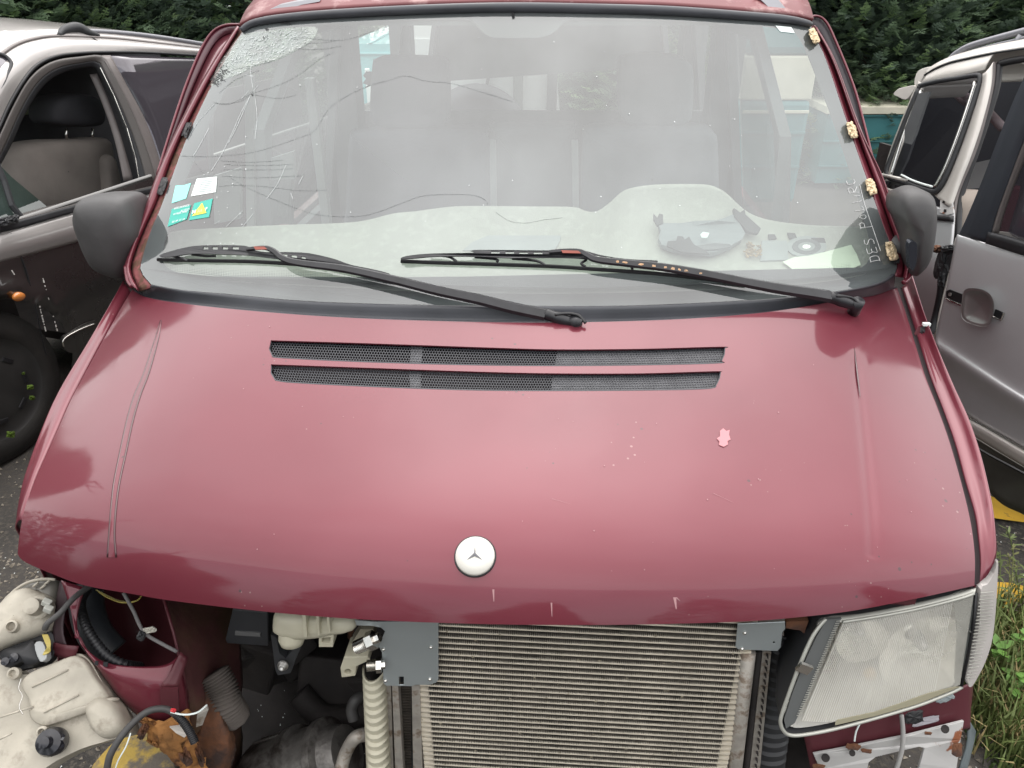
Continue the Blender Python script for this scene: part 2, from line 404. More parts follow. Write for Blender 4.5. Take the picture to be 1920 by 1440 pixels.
for T, B in ((V1T, V1B), (V2T, V2B)):
    v = MB(); lp = vent_loop(T, B)
    v.tube([HH(p.x, p.y, -.004) for p in lp+[lp[0]]], .0028, 6, False)
    vent = v.build('hood_vent', M_VENT, van, True)
    # honeycomb: a real lattice of little hexagonal cells
    n_u, n_v = 170, 7; hx = MB()
    Tm = resamp([p for p in T], 400); Bm = resamp([p for p in B], 400)
    def sp(u, v_):
        u = min(1, max(0, u)); v_ = min(1, max(0, v_)); k = u*399; i = min(398, int(k)); f = k-i
        a = Tm[i].lerp(Tm[i+1], f); b = Bm[i].lerp(Bm[i+1], f); return a.lerp(b, v_)
    def hexpt(u, v_, o): q = sp(u, v_); return (q.x, q.y, o)
    rr = 1/(n_v*1.5+.5)
    for j in range(n_v):
        for i in range(n_u):
            cu = (i+.5+(.5 if j % 2 else 0))/(n_u+.5); cv = (j*1.5+1)*rr
            A = []; 
            for s in (1.0, .84):
                for k in range(6):
                    an = math.pi/3*k+math.pi/6
                    A.append(sp(cu+math.cos(an)*s*.577/(n_u+.5)*1.0, cv+math.sin(an)*s*rr))
            hx.add([(p.x, p.y, 0) for p in A], [(k, (k+1) % 6, 6+(k+1) % 6, 6+k) for k in range(6)])
    cache = {}
    def hit2(p):
        k = (round(p.x, 2), round(p.y, 2))
        if k not in cache:
            # local linearisation: nearby nodes share one surface search
            kk = (round(p.x/12), round(p.y/8))
            if kk not in cache:
                q0 = HH(kk[0]*12, kk[1]*8, -.008); e = .5
                qx = HH(kk[0]*12+6, kk[1]*8, -.008); qy = HH(kk[0]*12, kk[1]*8+4, -.008)
                cache[kk] = (q0, (qx-q0)/6, (qy-q0)/4)
            q0, dx, dy = cache[kk]; cache[k] = q0+dx*(p.x-kk[0]*12)+dy*(p.y-kk[1]*8)
        return cache[k]
    hx.V = [hit2(p) for p in hx.V]
    lat = hx.build('honeycomb', M_VENT, vent); lat['kind'] = 'stuff'; solid(lat, .002)
    # what lies under it: open duct at the left, a grey filter pad from the middle rightwards
    for nm, ua, ub, off, mt in (('duct', 0, .62, -.035, M_VDARK), ('filter_pad', .622, 1, -.0125, M_VGREY), ('web', .305, .33, -.012, M_VGREY)):
        q = MB(); g = []
        for vv in (0, 1): g.append([HH(sp(ua+(ub-ua)*i/30, vv).x, sp(ua+(ub-ua)*i/30, vv).y, off) for i in range(31)])
        q.grid(g); q.build(nm, mt, vent)

# fenders: strips that roll over outside the hood gap
def hoodlow(px, py, dz): return HH(px, py, dz)
FLo = cr([(233,528),(215,562),(170,640),(110,740),(75,820),(48,900),(37,955),(33,1000)], 5)
FLi = cr([(246,543),(223,581),(178,662),(135,742),(110,797),(86,850),(62,905),(40,975)], 5)
a = [HH(p.x, p.y, -.004) for p in resamp(FLi, 60)]
b = []
for q, p in zip(a, resamp(FLo, 60)): b.append(VF.N(p.x, p.y, q, .025))
m_ = [(x+y)/2+Vector((-.004, -.002, .006)) for x, y in zip(a, b)]
c = [p+Vector((-.012, .03, -.10)) for p in b]; d = [p+Vector((-.015, .05, -.35)) for p in b]
a0 = [p+Vector((.012, 0, -.03)) for p in a]
mb = MB(); mb.grid(loft([a0, a, m_, b, c, d], 60, 5)); f = mb.build('fender', M_RED, van, True, label='narrow maroon fender left of the hood'); solid(f, .002)
FRi = cr([(1690,540),(1707,592),(1741,700),(1766,765),(1789,830),(1808,900),(1826,962),(1833,1010),(1837,1050),(1836,1092)], 5)
FRm = cr([(1700,530),(1722,592),(1757,690),(1783,755),(1808,820),(1828,890),(1842,950),(1849,1000),(1853,1045),(1852,1078)], 5)
FRo = cr([(1707,505),(1716,535),(1740,610),(1785,718),(1815,783),(1838,850),(1855,920),(1864,970),(1869,1030),(1867,1046)], 5)
a = [HH(p.x, p.y, -.003) for p in resamp(FRi, 60)]
m_ = [VF.N(p.x, p.y, q, .004) for q, p in zip(a, resamp(FRm, 60))]
b = [VF.N(p.x, p.y, q, .022) for q, p in zip(m_, resamp(FRo, 60))]
c = [p+Vector((.010, .03, -.10)) for p in b]; d = [p+Vector((.012, .05, -.35)) for p in b]
a0 = [p+Vector((-.012, 0, -.03)) for p in a]
mb = MB(); mb.grid(loft([a0, a, m_, b, c, d], 60, 5)); f = mb.build('fender', M_RED, van, True, label='maroon fender right of the hood'); solid(f, .002)
FRB = (a[-1], b[-1])

# pressed creases: a narrow raised fold that widens towards the front
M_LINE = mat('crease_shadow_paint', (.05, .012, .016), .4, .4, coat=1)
def crease(cl, cr_, h):
    A = resamp(cr(cl, 6), 50); B = resamp(cr(cr_, 6), 50)
    rows = [[HH(p.x, p.y, -.0012) for p in A], [HH(p.x+.6, p.y, .0012) for p in A], [HH((p.x+q.x)/2, (p.y+q.y)/2, h) for p, q in zip(A, B)], [HH(q.x-.6, q.y, .0012) for q in B], [HH(q.x, q.y, -.0012) for q in B]]
    mb = MB(); mb.grid(rows); o = mb.build('hood_crease', M_RED, van); autosm(o, 20)
    for C in (A, B):
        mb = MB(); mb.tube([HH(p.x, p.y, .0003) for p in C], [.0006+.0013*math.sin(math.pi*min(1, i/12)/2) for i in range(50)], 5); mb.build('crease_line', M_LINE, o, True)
crease([(301,600),(289,640),(270,700),(252,742),(238,790),(225,850),(214,905),(209,950),(205,1000),(202,1045)], [(303,601),(296,640),(279,700),(263,742),(249,790),(236,850),(224,905),(218,950),(215,1000),(218,1045)], .0016)
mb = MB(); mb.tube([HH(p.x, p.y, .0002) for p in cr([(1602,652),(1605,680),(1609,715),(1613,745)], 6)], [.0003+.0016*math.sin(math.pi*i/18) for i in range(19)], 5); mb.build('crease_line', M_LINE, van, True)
ga = resamp(HRIGHT, 60); gb = resamp(FRi, 60)
mb = MB(); mb.grid([[HH(p.x-.5, p.y, -.004) for p in ga], [HH((p.x+q.x)/2, (p.y+q.y)/2, -.006) for p, q in zip(ga, gb)], [HH(q.x+.8, q.y, .0012) for q in gb]]); mb.build('hood_gap', mat('gap_dark_maroon', (.012, .004, .006), .8), van, True)
# badge: a pale disc with a thin three-pointed star
bc = HH(891, 1043, .0); e = .002
nx = (HH(901, 1043)-bc).normalized(); ny = (HH(891, 1033)-bc); ny = (ny-nx*ny.dot(nx)).normalized(); nn = nx.cross(ny); 
if nn.z < 0: nn = -nn
BR = (HH(928, 1043)-bc).length
M_BADGE = mat('badge_white_metal', (.56, .545, .50), .45, .1, var=.04)
M_STAR = mat('badge_star_line', (.14, .14, .15), .4, .5)
mb = MB(); mb.lathe(bc, nn, [(BR, -.004), (BR, .003), (BR*.95, .006), (BR*.5, .009), (0.0, .010)], 48)
badge = mb.build('badge', M_BADGE, van, True)
mb = MB()
for k, lw in ((90, .55), (-35, 1), (215, 1)):
    an = R(k); dr = nx*math.cos(an)+ny*math.sin(an); sd_ = nn.cross(dr); w_ = .0024 if k != 90 else .0013
    o_ = bc+nn*.0115; tip = bc+dr*BR*.55+nn*.0085
    mb.add([o_+sd_*w_, tip, o_-sd_*w_, o_+nn*.001-dr*.002], [(0, 1, 3), (3, 1, 2), (0, 1, 2)])
mb.build('star', M_STAR, badge)
mb = MB(); mb.lathe(bc-nn*.001, nn, [(BR+.0025, 0), (BR+.0018, .0025), (BR+.0002, .003), (BR+.0002, 0)], 48); mb.build('badge_ring', M_BLACK, badge, True)

# lost paint flake and a few scratches on the hood
M_PINK = mat('primer_pink', (.46, .19, .21), .6)
def decal(name, loop, m, parent, hit, **kw):
    mb = MB(); P = [hit(p[0], p[1]) for p in loop]; tr = tessellate_polygon([P]); mb.add(P, [tuple(t) for t in tr]); return mb.build(name, m, parent, **kw)
fl = [(1350,808),(1356,803),(1362,808),(1368,806),(1367,815),(1370,824),(1364,827),(1365,833),(1357,838),(1348,834),(1349,828),(1344,822),(1350,818)]
decal('paint_flake_scar', fl, M_PINK, van, lambda x, y: HH(x, y, .0015))
M_SCR = mat('scratch_pale', (.36, .19, .20), .6)
mb = MB()
for (x0, y0_, x1, y1_, wd) in ((925,1105,926,1128,2),(1034,1130,1035,1156,1.6),(1265,1120,1268,1142,3),(1268,1120,1275,1127,1.4),(1338,925,1375,942,.5),(1035,935,1070,945,.5)):
    q = [(x0-wd, y0_), (x0+wd, y0_), (x1+wd*.3, y1_), (x1-wd*.3, y1_)]
    P = [HH(p[0], p[1], .0012) for p in q]; mb.add(P, [(0, 1, 2, 3)])
for _ in range(36):
    x = random.uniform(260, 1780); y = random.uniform(600, 1120)
    if not (620 < y < 745 and 500 < x < 1365):
        r = random.uniform(.5, 1.4); P = [HH(x+r*math.cos(k*1.26)*random.uniform(.6, 1.2), y+r*math.sin(k*1.26)*random.uniform(.6, 1.2), .0012) for k in range(5)]
        mb.add(P, [(0, 1, 2, 3, 4)])
s_ = mb.build('paint_chips', M_SCR, van); s_['kind'] = 'stuff'

# ---------------------------------------------------------------- windscreen
GL_L = cr([(455,58),(402,150),(352,255),(325,325),(303,385),(282,435),(268,480),(264,508),(286,536)], 5)
GL_B = cr([(286,536),(340,546),(430,554),(560,566),(700,572),(850,575),(1000,576),(1150,576),(1300,571),(1450,562),(1560,550),(1645,534),(1676,515)], 5)
GL_R = cr([(1517,42),(1548,110),(1590,235),(1625,335),(1655,420),(1681,492),(1676,515)], 5)
GL_T = cr([(455,58),(500,43),(560,37),(700,29),(850,25),(970,23),(1100,25),(1250,29),(1400,36),(1517,42)], 5)
rows = coons(GL_T, GL_B, GL_L, GL_R, 60, 40)
M_GLASS = glassmat('windscreen_glass', (.78, .86, .83), dust=.11, dustcol=(.62, .67, .68), dustvar=.07, dscale=2.0, boost=1.75)
mb = MB(); mb.grid([[GG(p.x, p.y) for p in r] for r in rows]); glass = mb.build('windscreen', M_GLASS, van, True)
# printed black border behind the glass, with the mirror patch
FI = cr([(483,72),(440,138),(395,225),(362,305),(335,375),(316,430),(304,478),(312,500),(340,512),(430,520),(560,524),(750,532),(950,538),(1100,540),(1300,534),(1480,524),(1580,514),(1622,497),(1632,470),(1622,420),(1597,335),(1562,230),(1520,120),(1500,75),(1480,58),(1400,47),(1250,39),(1110,34),(1075,35),(1058,42),(1040,60),(1020,69),(1000,71),(940,71),(918,69),(902,58),(888,42),(872,34),(850,34),(700,40),(560,49),(505,56)], 4, True)
FO = GL_T[:-1]+GL_R[:-1]+GL_B[::-1][:-1]+GL_L[::-1][:-1]
P1 = [GG(p.x, p.y, .004) for p in resamp(FO+[FO[0]], 260)[:-1]]; P2 = [GG(p.x, p.y, .004) for p in resamp(FI+[FI[0]], 260)[:-1]]
mb = MB(); tr = tessellate_polygon([[Vector((p.x, p.z, 0)) for p in P1], [Vector((p.x, p.z, 0)) for p in P2]]); mb.add(P1+P2, [tuple(t) for t in tr])
M_FRIT = mat('black_ceramic_print', (.035, .035, .04), .6)
mb.build('border_print', M_FRIT, glass)
# dotted fade at the lower rim
mb = MB()
def frit_low(u):  # inner edge along bottom
    L_ = resamp([Vector((p[0], p[1], 0)) for p in [(320,508),(430,520),(560,524),(750,532),(950,538),(1100,540),(1300,534),(1480,524),(1600,510)]], 401); return L_[int(u*400)]
for k in range(7):
    for i in range(400):
        p = frit_low((i+(.5 if k % 2 else 0))/401); r = 1.35*(1-k/8.5)
        c_ = Vector((p.x, p.y-1.4-k*2.9, 0))
        q = [GG(c_.x-r, c_.y, .004), GG(c_.x, c_.y-r, .004), GG(c_.x+r, c_.y, .004), GG(c_.x, c_.y+r, .004)]; mb.add(q, [(0, 1, 2, 3)])
d_ = mb.build('border_dots', M_FRIT, glass); d_['kind'] = 'stuff'
# top gasket
GK = [(452,57),(480,42),(560,31),(700,22),(850,16),(970,14),(1100,16),(1250,20),(1400,30),(1480,37),(1522,46)]
GK3 = [GG(p.x, p.y, -.01) for p in cr(GK, 5)]
mb = MB(); mb.tube(GK3, [.006+.006*math.sin(math.pi*i/(len(GK3)-1))**.4 for i in range(len(GK3))], 10); mb.build('windscreen_gasket', M_TRIM, van, True)
# roof
fr_ = [GG(p.x, p.y-5, .004) for p in cr(GK, 4)]
def sh(C, dy, dz, sx): return [Vector((.0+p.x*sx, p.y+dy, p.z+dz-.0)) for p in C]
mb = MB(); mb.grid(loft([fr_, sh(fr_, .10, .045, 1.0), sh(fr_, .35, .105, 1.0), sh(fr_, .9, .15, 1.02), sh(fr_, 3.2, .15, 1.02)], 40, 5))
roof = mb.build('roof', M_ROOF, van, True); solid(roof, .01, 1)
for sgn, pa in ((-1, [(497,28),(520,24),(560,8),(600,-6)]), (1, [(1472,19),(1462,10),(1448,-2),(1440,-12)])):
    P = [GG(p[0], p[1], .10+.12*i) for i, p in enumerate(pa)]
    P += [P[-1]+Vector((-.02*sgn, .5, .03)), P[-1]+Vector((-.02*sgn, 2.4, .03))]
    mb = MB(); P = cr(P, 5)
    for k, (w1, h1) in enumerate([(1, 1)]):
        mb.tube(P, [.012+.012*min(1, i/5) for i in range(len(P))], 8)
    mb.build('roof_rail', mat('roof_rail_grey', (.22, .22, .24), .4, .3), van, True)
for pts in ([(486,32),(500,20),(525,9),(556,3),(600,-4),(600,3),(566,9),(548,16),(530,26),(512,30)], [(1415,-10),(1450,-10),(1462,3),(1477,20),(1444,17),(1432,5)]):
    P = [GG(p[0], p[1], -.004) for p in pts]; k_ = MB(); k_.plate([Vector((p.x, p.z, 0)) for p in P], (0, 0, 1)); n_ = len(P)
    for i in range(n_): k_.V[i] = P[i]; k_.V[n_+i] = P[i]+Vector((0, .05, .012))
    bevel(k_.build('roof_rail_foot', mat('roof_rail_grey', (.22, .22, .24), .4, .3), van), .002)
mb = MB(); q = GG(962, 24, -.012); mb.cyl(q, q+Vector((0, -.003, -.012)), .004, 8, .002); mb.build('rubber_drip', M_BLACK, van)

# cowl
hr3 = [HH(p.x, p.y, -.012) for p in resamp(HREAR, 60)]; hr4 = [p+Vector((0, -.05, -.03)) for p in hr3]
gb3 = [GG(p.x, p.y, .0) for p in resamp(GL_B, 60)]
md = [(x*.45+y*.55)+Vector((0, .0, -.014)) for x, y in zip(gb3, hr3)]
up_ = [p+Vector((0, -.006, .003)) for p in gb3]; bk = [p+Vector((0, .05, .03)) for p in gb3]
mb = MB(); mb.grid(loft([[p+Vector((0,.008,-.004)) for p in gb3], up_, md, hr3, hr4], 60, 4)); cw = mb.build('cowl', M_TRIM, van, True); solid(cw, .004)
mb = MB(); mb.tube(gb3, .0035, 6); mb.build('windscreen_lower_seal', M_BLACK, van, True)

# pillars
def strip(name, curves, m, n=50, th=.003, nv=3, **kw):
    C = []
    for pts, off in curves: C.append([GG(p.x, p.y, off) for p in resamp(cr(pts, 5), n)])
    mb = MB(); mb.grid(loft(C, n, nv)); o = mb.build(name, m, van, True, **kw); solid(o, th); return o
LG_ = [(286,538),(262,508),(268,478),(283,433),(304,384),(326,324),(353,254),(403,149),(456,57)]
LC_ = [(262,545),(246,508),(255,470),(272,428),(297,372),(317,312),(346,245),(397,146),(450,55)]
LL_ = [(256,541),(240,507),(248,468),(267,421),(291,360),(311,305),(342,238),(392,142),(448,51)]
LO_ = [(243,536),(232,510),(236,488),(254,440),(277,375),(296,322),(330,245),(385,140),(444,48)]
M_CHAN = mat('rusty_glue_channel', (.20, .06, .06), .8, col2=(.10, .05, .03), c2lo=.45, c2hi=.55, c2scale=30, var=.3, vscale=40, bump=.5)
strip('pillar_channel', [(LG_, .006), (LC_, .012)], M_CHAN)
strip('windscreen_pillar', [(LC_, .010), (LL_, -.012), (LO_, .0), ([(p[0]-1, p[1]+2) for p in LO_], .08)], M_RED, label='maroon pillar left of the windscreen')
RG_ = [(1678,517),(1683,492),(1656,420),(1626,335),(1591,235),(1549,110),(1518,42)]
RC_ = [(1692,520),(1694,490),(1668,420),(1638,335),(1601,235),(1558,110),(1524,48)]
RL_ = [(1698,524),(1702,492),(1677,420),(1648,338),(1607,235),(1562,112),(1528,50)]
RO_ = [(1702,528),(1709,500),(1688,432),(1655,330),(1612,240),(1566,115),(1530,52)]
strip('pillar_channel', [(RG_, .006), (RC_, .012)], M_RED)
strip('windscreen_pillar', [(RC_, .010), (RL_, -.014), ([(1700,527),(1705,497),(1682,428),(1652,335),(1610,238),(1564,114),(1529,51)], .004), (RO_, -.008), ([(p[0]+1, p[1]+2) for p in RO_], .08)], M_RED, label='maroon pillar right of the windscreen')
# tail of the pillars curling round the glass corner to the hood
for pa in ([(236,500),(240,525),(248,537)], [(1709,500),(1704,520),(1694,530)]):
    mb = MB(); mb.tube([GG(p.x, p.y, -.004) for p in cr(pa, 6)], .006, 8); mb.build('corner_bead', M_RED, van, True)
# beads of torn glue
M_FOAM = mat('torn_cream_foam', (.62, .50, .33), .95, var=.3, vscale=60, bump=1, bscale=90)
M_GLUE = mat('torn_black_glue', (.015, .015, .017), .5, var=.3, bump=1, bscale=90)
def lump(name, px, py, w_, h_, ang, m, hit, parent=None, thick=.02, seed=1, off=-.005, nn_=None):
    rnd = random.Random(seed); mb = MB(); rows = []
    for j in range(9):
        th = math.pi*j/8; row = []
        for i in range(16):
            ph = 2*math.pi*i/16
            sx, sy = math.sin(th)*math.cos(ph), math.sin(th)*math.sin(ph)
            sq = lambda v: math.copysign(abs(v)**.55, v)
            x = sq(sx)*w_/2; y = sq(sy)*h_/2; k = 1+rnd.uniform(-.22, .22)
            ca, sa = math.cos(ang), math.sin(ang)
            q = hit(px+(x*ca-y*sa)*k, py+(x*sa+y*ca)*k, off-thick*.5*math.cos(th)*rnd.uniform(.6, 1.3)); row.append(q)
        rows.append(row)
    mb.grid(rows, True); o = mb.build(name, m, parent or van, False); return o
for k, (x, y, w_, h_, a_) in enumerate(((1526,67,15,26,-.4),(1597,243,16,28,-.25),(1633,350,17,28,-.25),(1671,470,19,32,-.2))):
    for j in range(3):
        lump('foam_chunk' if j == 0 else 'foam_crumb', x+(0, -3, 4)[j], y+(0, -h_*.33, h_*.33)[j], w_*(1, .8, .85)[j], h_*(.62, .4, .45)[j], a_, M_FOAM, GG, seed=10*k+j, off=-.012, thick=.022)
for k, (x, y, w_, h_, a_) in enumerate(((350,243,12,30,.3),(304,348,14,32,.35),(1680,489,14,12,0))):
    lump('glue_bead', x, y, w_, h_, a_, M_GLUE, GG, seed=50+k, off=-.004, thick=.014)

# front door window frames standing just behind the pillars
M_DOORIN = mat('door_frame_dark', (.028, .022, .028), .5)
def fstrip(name, A, m, **kw): return strip(name, A, m, 40, .004, 2, **kw)
L_out = [(295,327),(318,252),(345,170),(368,112),(385,78),(402,57),(424,47),(452,46)]
L_mid = [(300,327),(326,262),(358,175),(383,118),(399,88),(413,72),(430,63),(455,60)]
L_in = [(308,325),(345,238),(382,160),(410,108),(425,88),(438,76),(448,70),(460,66)]
dl = fstrip('door_frame', [(L_out, .13), (L_mid, .15)], mat('maroon_dark_reveal', (.07, .012, .022), .4, coat=.5), label='maroon door window frame behind the left pillar')
fstrip('door_frame_panel', [(L_mid, .15), (L_in, .10)], M_RED)
mb = MB(); mb.tube([GG(p.x, p.y, .125) for p in cr(L_out, 5)], .004, 8); mb.build('door_frame_edge', M_RED, van, True)
mb = MB(); mb.tube([GG(p.x, p.y, .06) for p in cr([(303,322),(325,280),(349,232),(390,155),(425,95),(448,65)], 5)], .008, 8); mb.build('door_seal', M_BLACK, van, True)
R_out = [(1514,34),(1530,30),(1546,38),(1562,66),(1600,160),(1622,240),(1637,300),(1646,324)]
R_mid = [(1514,52),(1526,54),(1536,62),(1550,92),(1582,175),(1604,262),(1613,305),(1621,332)]
R_in = [(1518,56),(1528,66),(1540,88),(1556,125),(1582,195),(1598,250),(1610,300),(1620,335)]
fstrip('door_frame', [(R_out, .10), (R_mid, .12)], M_DOORIN, label='black door window frame behind the right pillar')
fstrip('door_frame_panel', [(R_mid, .12), (R_in, .05)], M_RED)
mb = MB(); mb.tube([GG(p.x, p.y, .095) for p in cr(R_out, 5)], .0035, 8); mb.build('door_frame_edge', M_RED, van, True)

# ---------------------------------------------------------------- wipers
def plate_on(mb, outer, off, th, holes=()):
    P = [GG(p[0], p[1], off) for p in outer]; H_ = [[GG(p[0], p[1], off) for p in h] for h in holes]
    k = len(mb.V); mb.plate([Vector((p.x, p.z, 0)) for p in P], (0, 0, 1), [[Vector((p.x, p.z, 0)) for p in h] for h in H_])
    A = P+[p for h in H_ for p in h]; n = len(A)
    for i in range(n): mb.V[k+i] = A[i]; mb.V[k+n+i] = A[i]+Vector((0, -th*.6, th*.5))
def slot(x, y, w_, h_, sk=0): return [(x, y), (x+w_, y+sk), (x+w_, y+h_+sk), (x, y+h_)]
def wiper(rubber, spine, slots, claws, arm, arm_w, hubpts, rust, patch, lab):
    mb = MB(); A = cr(arm, 6); n = len(A)
    rows = []
    P3 = [GG(p.x, p.y, -.035-.01*math.sin(math.pi*i/n)) for i, p in enumerate(A)]
    W_ = resamp([Vector((w_, 0, 0)) for w_ in arm_w], n)
    for i, p in enumerate(P3):
        t = (P3[min(n-1, i+1)]-P3[max(0, i-1)]).normalized(); s_ = Vector((0, .65, .75)); s_ = (s_-t*s_.dot(t)).normalized(); b_ = t.cross(s_)
        w_ = W_[i].x; rows.append([p+s_*w_, p+s_*w_*.7+b_*w_*.5*-1, p-s_*w_*.7+b_*w_*.5*-1, p-s_*w_, p-s_*w_*.6+b_*w_*.5, p+s_*w_*.6+b_*w_*.5])
    mb.grid(rows, True); k = len(mb.V); mb.F.append((0, 1, 2, 3, 4, 5)); mb.F.append(tuple(k-6+i for i in range(6)))
    wp = mb.build('wiper', M_WIPER, van, label=lab); autosm(wp, 40)
    mb = MB(); mb.tube([GG(p.x, p.y, -.008) for p in cr(rubber, 5)], .0045, 6); mb.tube([GG(p.x, p.y-2, -.014) for p in cr(rubber, 5)], .0025, 6); mb.build('blade_rubber', M_BLACK, wp, True)
    mb = MB(); plate_on(mb, [(p.x, p.y) for p in cr(spine, 3, True)], -.024, .006, slots)
    for c_ in claws: mb.tube([GG(p.x, p.y, -.016) for p in cr(c_, 5)], .0032, 6)
    mb.build('blade_spine', M_WIPER, wp)
    mb = MB(); H3 = [GG(p[0], p[1], -.030) for p in hubpts]
    mb.tube(cr(H3, 4), [.012, .014, .013, .013, .014, .014, .013, .012, .010][:len(cr(H3, 4))] if len(cr(H3, 4)) <= 9 else .012, 10)
    mb.cyl(H3[-1]+Vector((0, .01, -.02)), H3[-1]+Vector((0, -.006, .014)), .014, 14); mb.build('arm_hub', M_WIPER, wp, True)
    mb = MB(); mb.tube([GG(p.x, p.y, -.030) for p in cr(rust, 5)], .0045, 6); mb.build('rusted_edge', M_RUSTW, wp, True)
    mb = MB(); plate_on(mb, patch, -.040, .004); mb.build('rust_patch', mat('rust_red_patch', (.26, .07, .05), .7, var=.2), wp)
    return wp
wA = wiper([(296,487),(380,489),(480,491),(580,498),(660,508),(728,518)],
     [(300,481),(322,472),(362,463),(400,461),(460,462),(478,470),(500,474),(540,474),(580,476),(625,486),(660,498),(700,506),(730,514),(729,519),(690,512),(640,502),(590,492),(520,486),(470,480),(420,478),(360,477),(320,483)],
     [slot(382,464,10,5,0), slot(399,464,11,5,0), slot(418,464,11,5,0), slot(437,464,12,5,0), slot(528,477,12,5,1), slot(547,479,11,5,1), slot(566,482,8,4,1)],
     [[(320,480),(340,484),(352,489)], [(360,477),(385,480),(404,480)], [(590,492),(600,498),(606,500)], [(690,508),(700,512),(705,516)]],
     [(462,467),(480,465),(500,465),(515,472),(530,484),(560,493),(650,505),(740,525),(820,545),(900,562),(960,577),(1022,590)],
     [.004, .004, .004, .004, .0045, .005, .006, .008, .011, .013, .014],
     [(1022,588),(1045,596),(1080,606)], [(520,476),(534,487),(560,494),(610,501)], [(476,463),(500,463),(506,468),(480,469)], 'left wiper, its arm rusting at the hook')
wB = wiper([(752,490),(830,493),(930,496),(1040,500),(1130,506),(1230,513),(1330,524),(1400,533)],
     [(752,486),(765,481),(805,477),(888,475),(890,470),(1025,471),(1040,469),(1088,470),(1120,478),(1150,484),(1190,488),(1232,490),(1234,495),(1300,508),(1320,516),(1280,514),(1200,500),(1140,492),(1080,485),(1020,484),(960,485),(890,482),(820,482),(770,486)],
     [slot(921,473,16,4,0), slot(948,473,16,4,0), slot(974,474,16,4,0), slot(1001,474,16,4,0), slot(1111,479,14,4,1), slot(1132,482,14,4,1)],
     [[(805,478),(840,481),(856,490)], [(890,482),(930,486),(932,491)], [(960,485),(1005,489),(1022,497)], [(1100,487),(1090,494),(1098,500)], [(1150,494),(1180,498),(1186,505)]],
     [(1030,472),(1055,470),(1085,471),(1100,478),(1120,487),(1180,494),(1250,502),(1320,514),(1400,530),(1460,541),(1520,550),(1556,556)],
     [.004, .004, .004, .004, .005, .005, .006, .008, .011, .014, .015],
     [(1554,556),(1575,563),(1606,573)], [(1130,489),(1180,495),(1240,502),(1310,513)], [(1052,470),(1085,471),(1092,476),(1055,475)], 'right wiper, lichen and rust along its arm')
M_LICH = mat('lichen_crust', (.55, .36, .22), .9, var=.4, vscale=70, bump=1)
for k, x in enumerate((1158, 1172, 1202, 1226, 1248, 1262, 1274, 1287, 1314)):
    p = resamp(cr([(1120,487),(1180,494),(1250,502),(1320,514)], 4), 100)[int((x-1120)/2.02)]
    lump('lichen', x, p.y-1, random.uniform(4, 12), random.uniform(3, 6), .1, M_LICH, GG, wB, thick=.006, seed=90+k, off=-.05)
for pa, nm in (([(1040,590),(1065,588),(1085,592),(1098,606)], 'hose'), ([(1568,555),(1585,556),(1600,560),(1612,572)], 'hose')):
    mb = MB(); mb.tube([GG(p.x, p.y, -.05) for p in cr(pa, 5)], .0035, 6); mb.build('washer_hose', M_BLACK, van, True)

# ---------------------------------------------------------------- cracks, stickers, writing on the glass
M_CRK = mat('crack_dark', (.20, .21, .21), .5); M_CRKW = mat('crack_light', (.66, .69, .69), .3)
def lines(name, L_, m, r, parent, off=-.0015, **kw):
    mb = MB()
    for l in L_: mb.tube([GG(p.x, p.y, off) for p in cr(l, 5)], r, 4)
    o = mb.build(name, m, parent); o['kind'] = 'stuff'; return o
lines('crack', [[(400,192),(430,195),(470,176),(520,160),(560,140),(600,110),(625,98)], [(338,292),(400,293),(480,284),(560,258),(590,244),(620,200),(680,165),(730,150),(760,142),(800,152),(840,155),(890,168),(960,190)],
   [(415,320),(450,345),(500,368),(560,392),(600,403),(660,406),(700,400),(760,378),(800,366),(880,365),(910,375),(914,384)],
   [(410,350),(440,347),(500,350),(560,357),(612,356)], [(416,330),(480,333),(570,329)], [(418,318),(500,318),(548,316)], [(420,308),(480,310),(550,308)],
   [(414,301),(470,304),(530,300)], [(345,290),(365,305),(382,326)], [(470,176),(450,190),(420,194),(400,192)], [(560,70),(640,75),(700,58),(720,52)],
   [(560,82),(600,80),(630,76)], [(552,91),(600,92),(640,86)], [(930,398),(955,414),(985,418),(1020,412),(1055,408)],
   [(398,150),(440,130),(480,122),(520,110),(580,80)], [(410,175),(440,150),(485,132)], [(470,176),(520,184),(555,178)]], M_CRK, .0003, glass)
lines('bright_crack', [[(470,178),(450,215),(435,250),(415,290),(396,320)], [(468,182),(445,235),(428,268)], [(474,165),(470,130),(476,100)], [(478,182),(482,220),(478,260)],
   [(402,195),(370,230),(352,262)], [(392,240),(370,280),(362,292)], [(536,310),(520,345),(500,372)], [(568,330),(560,345)], [(545,362),(549,372)], [(402,420),(412,414)], [(424,425),(455,395)], [(455,425),(475,400)],
   [(466,170),(452,186)], [(475,170),(484,160)]], M_CRKW, .00040, glass)
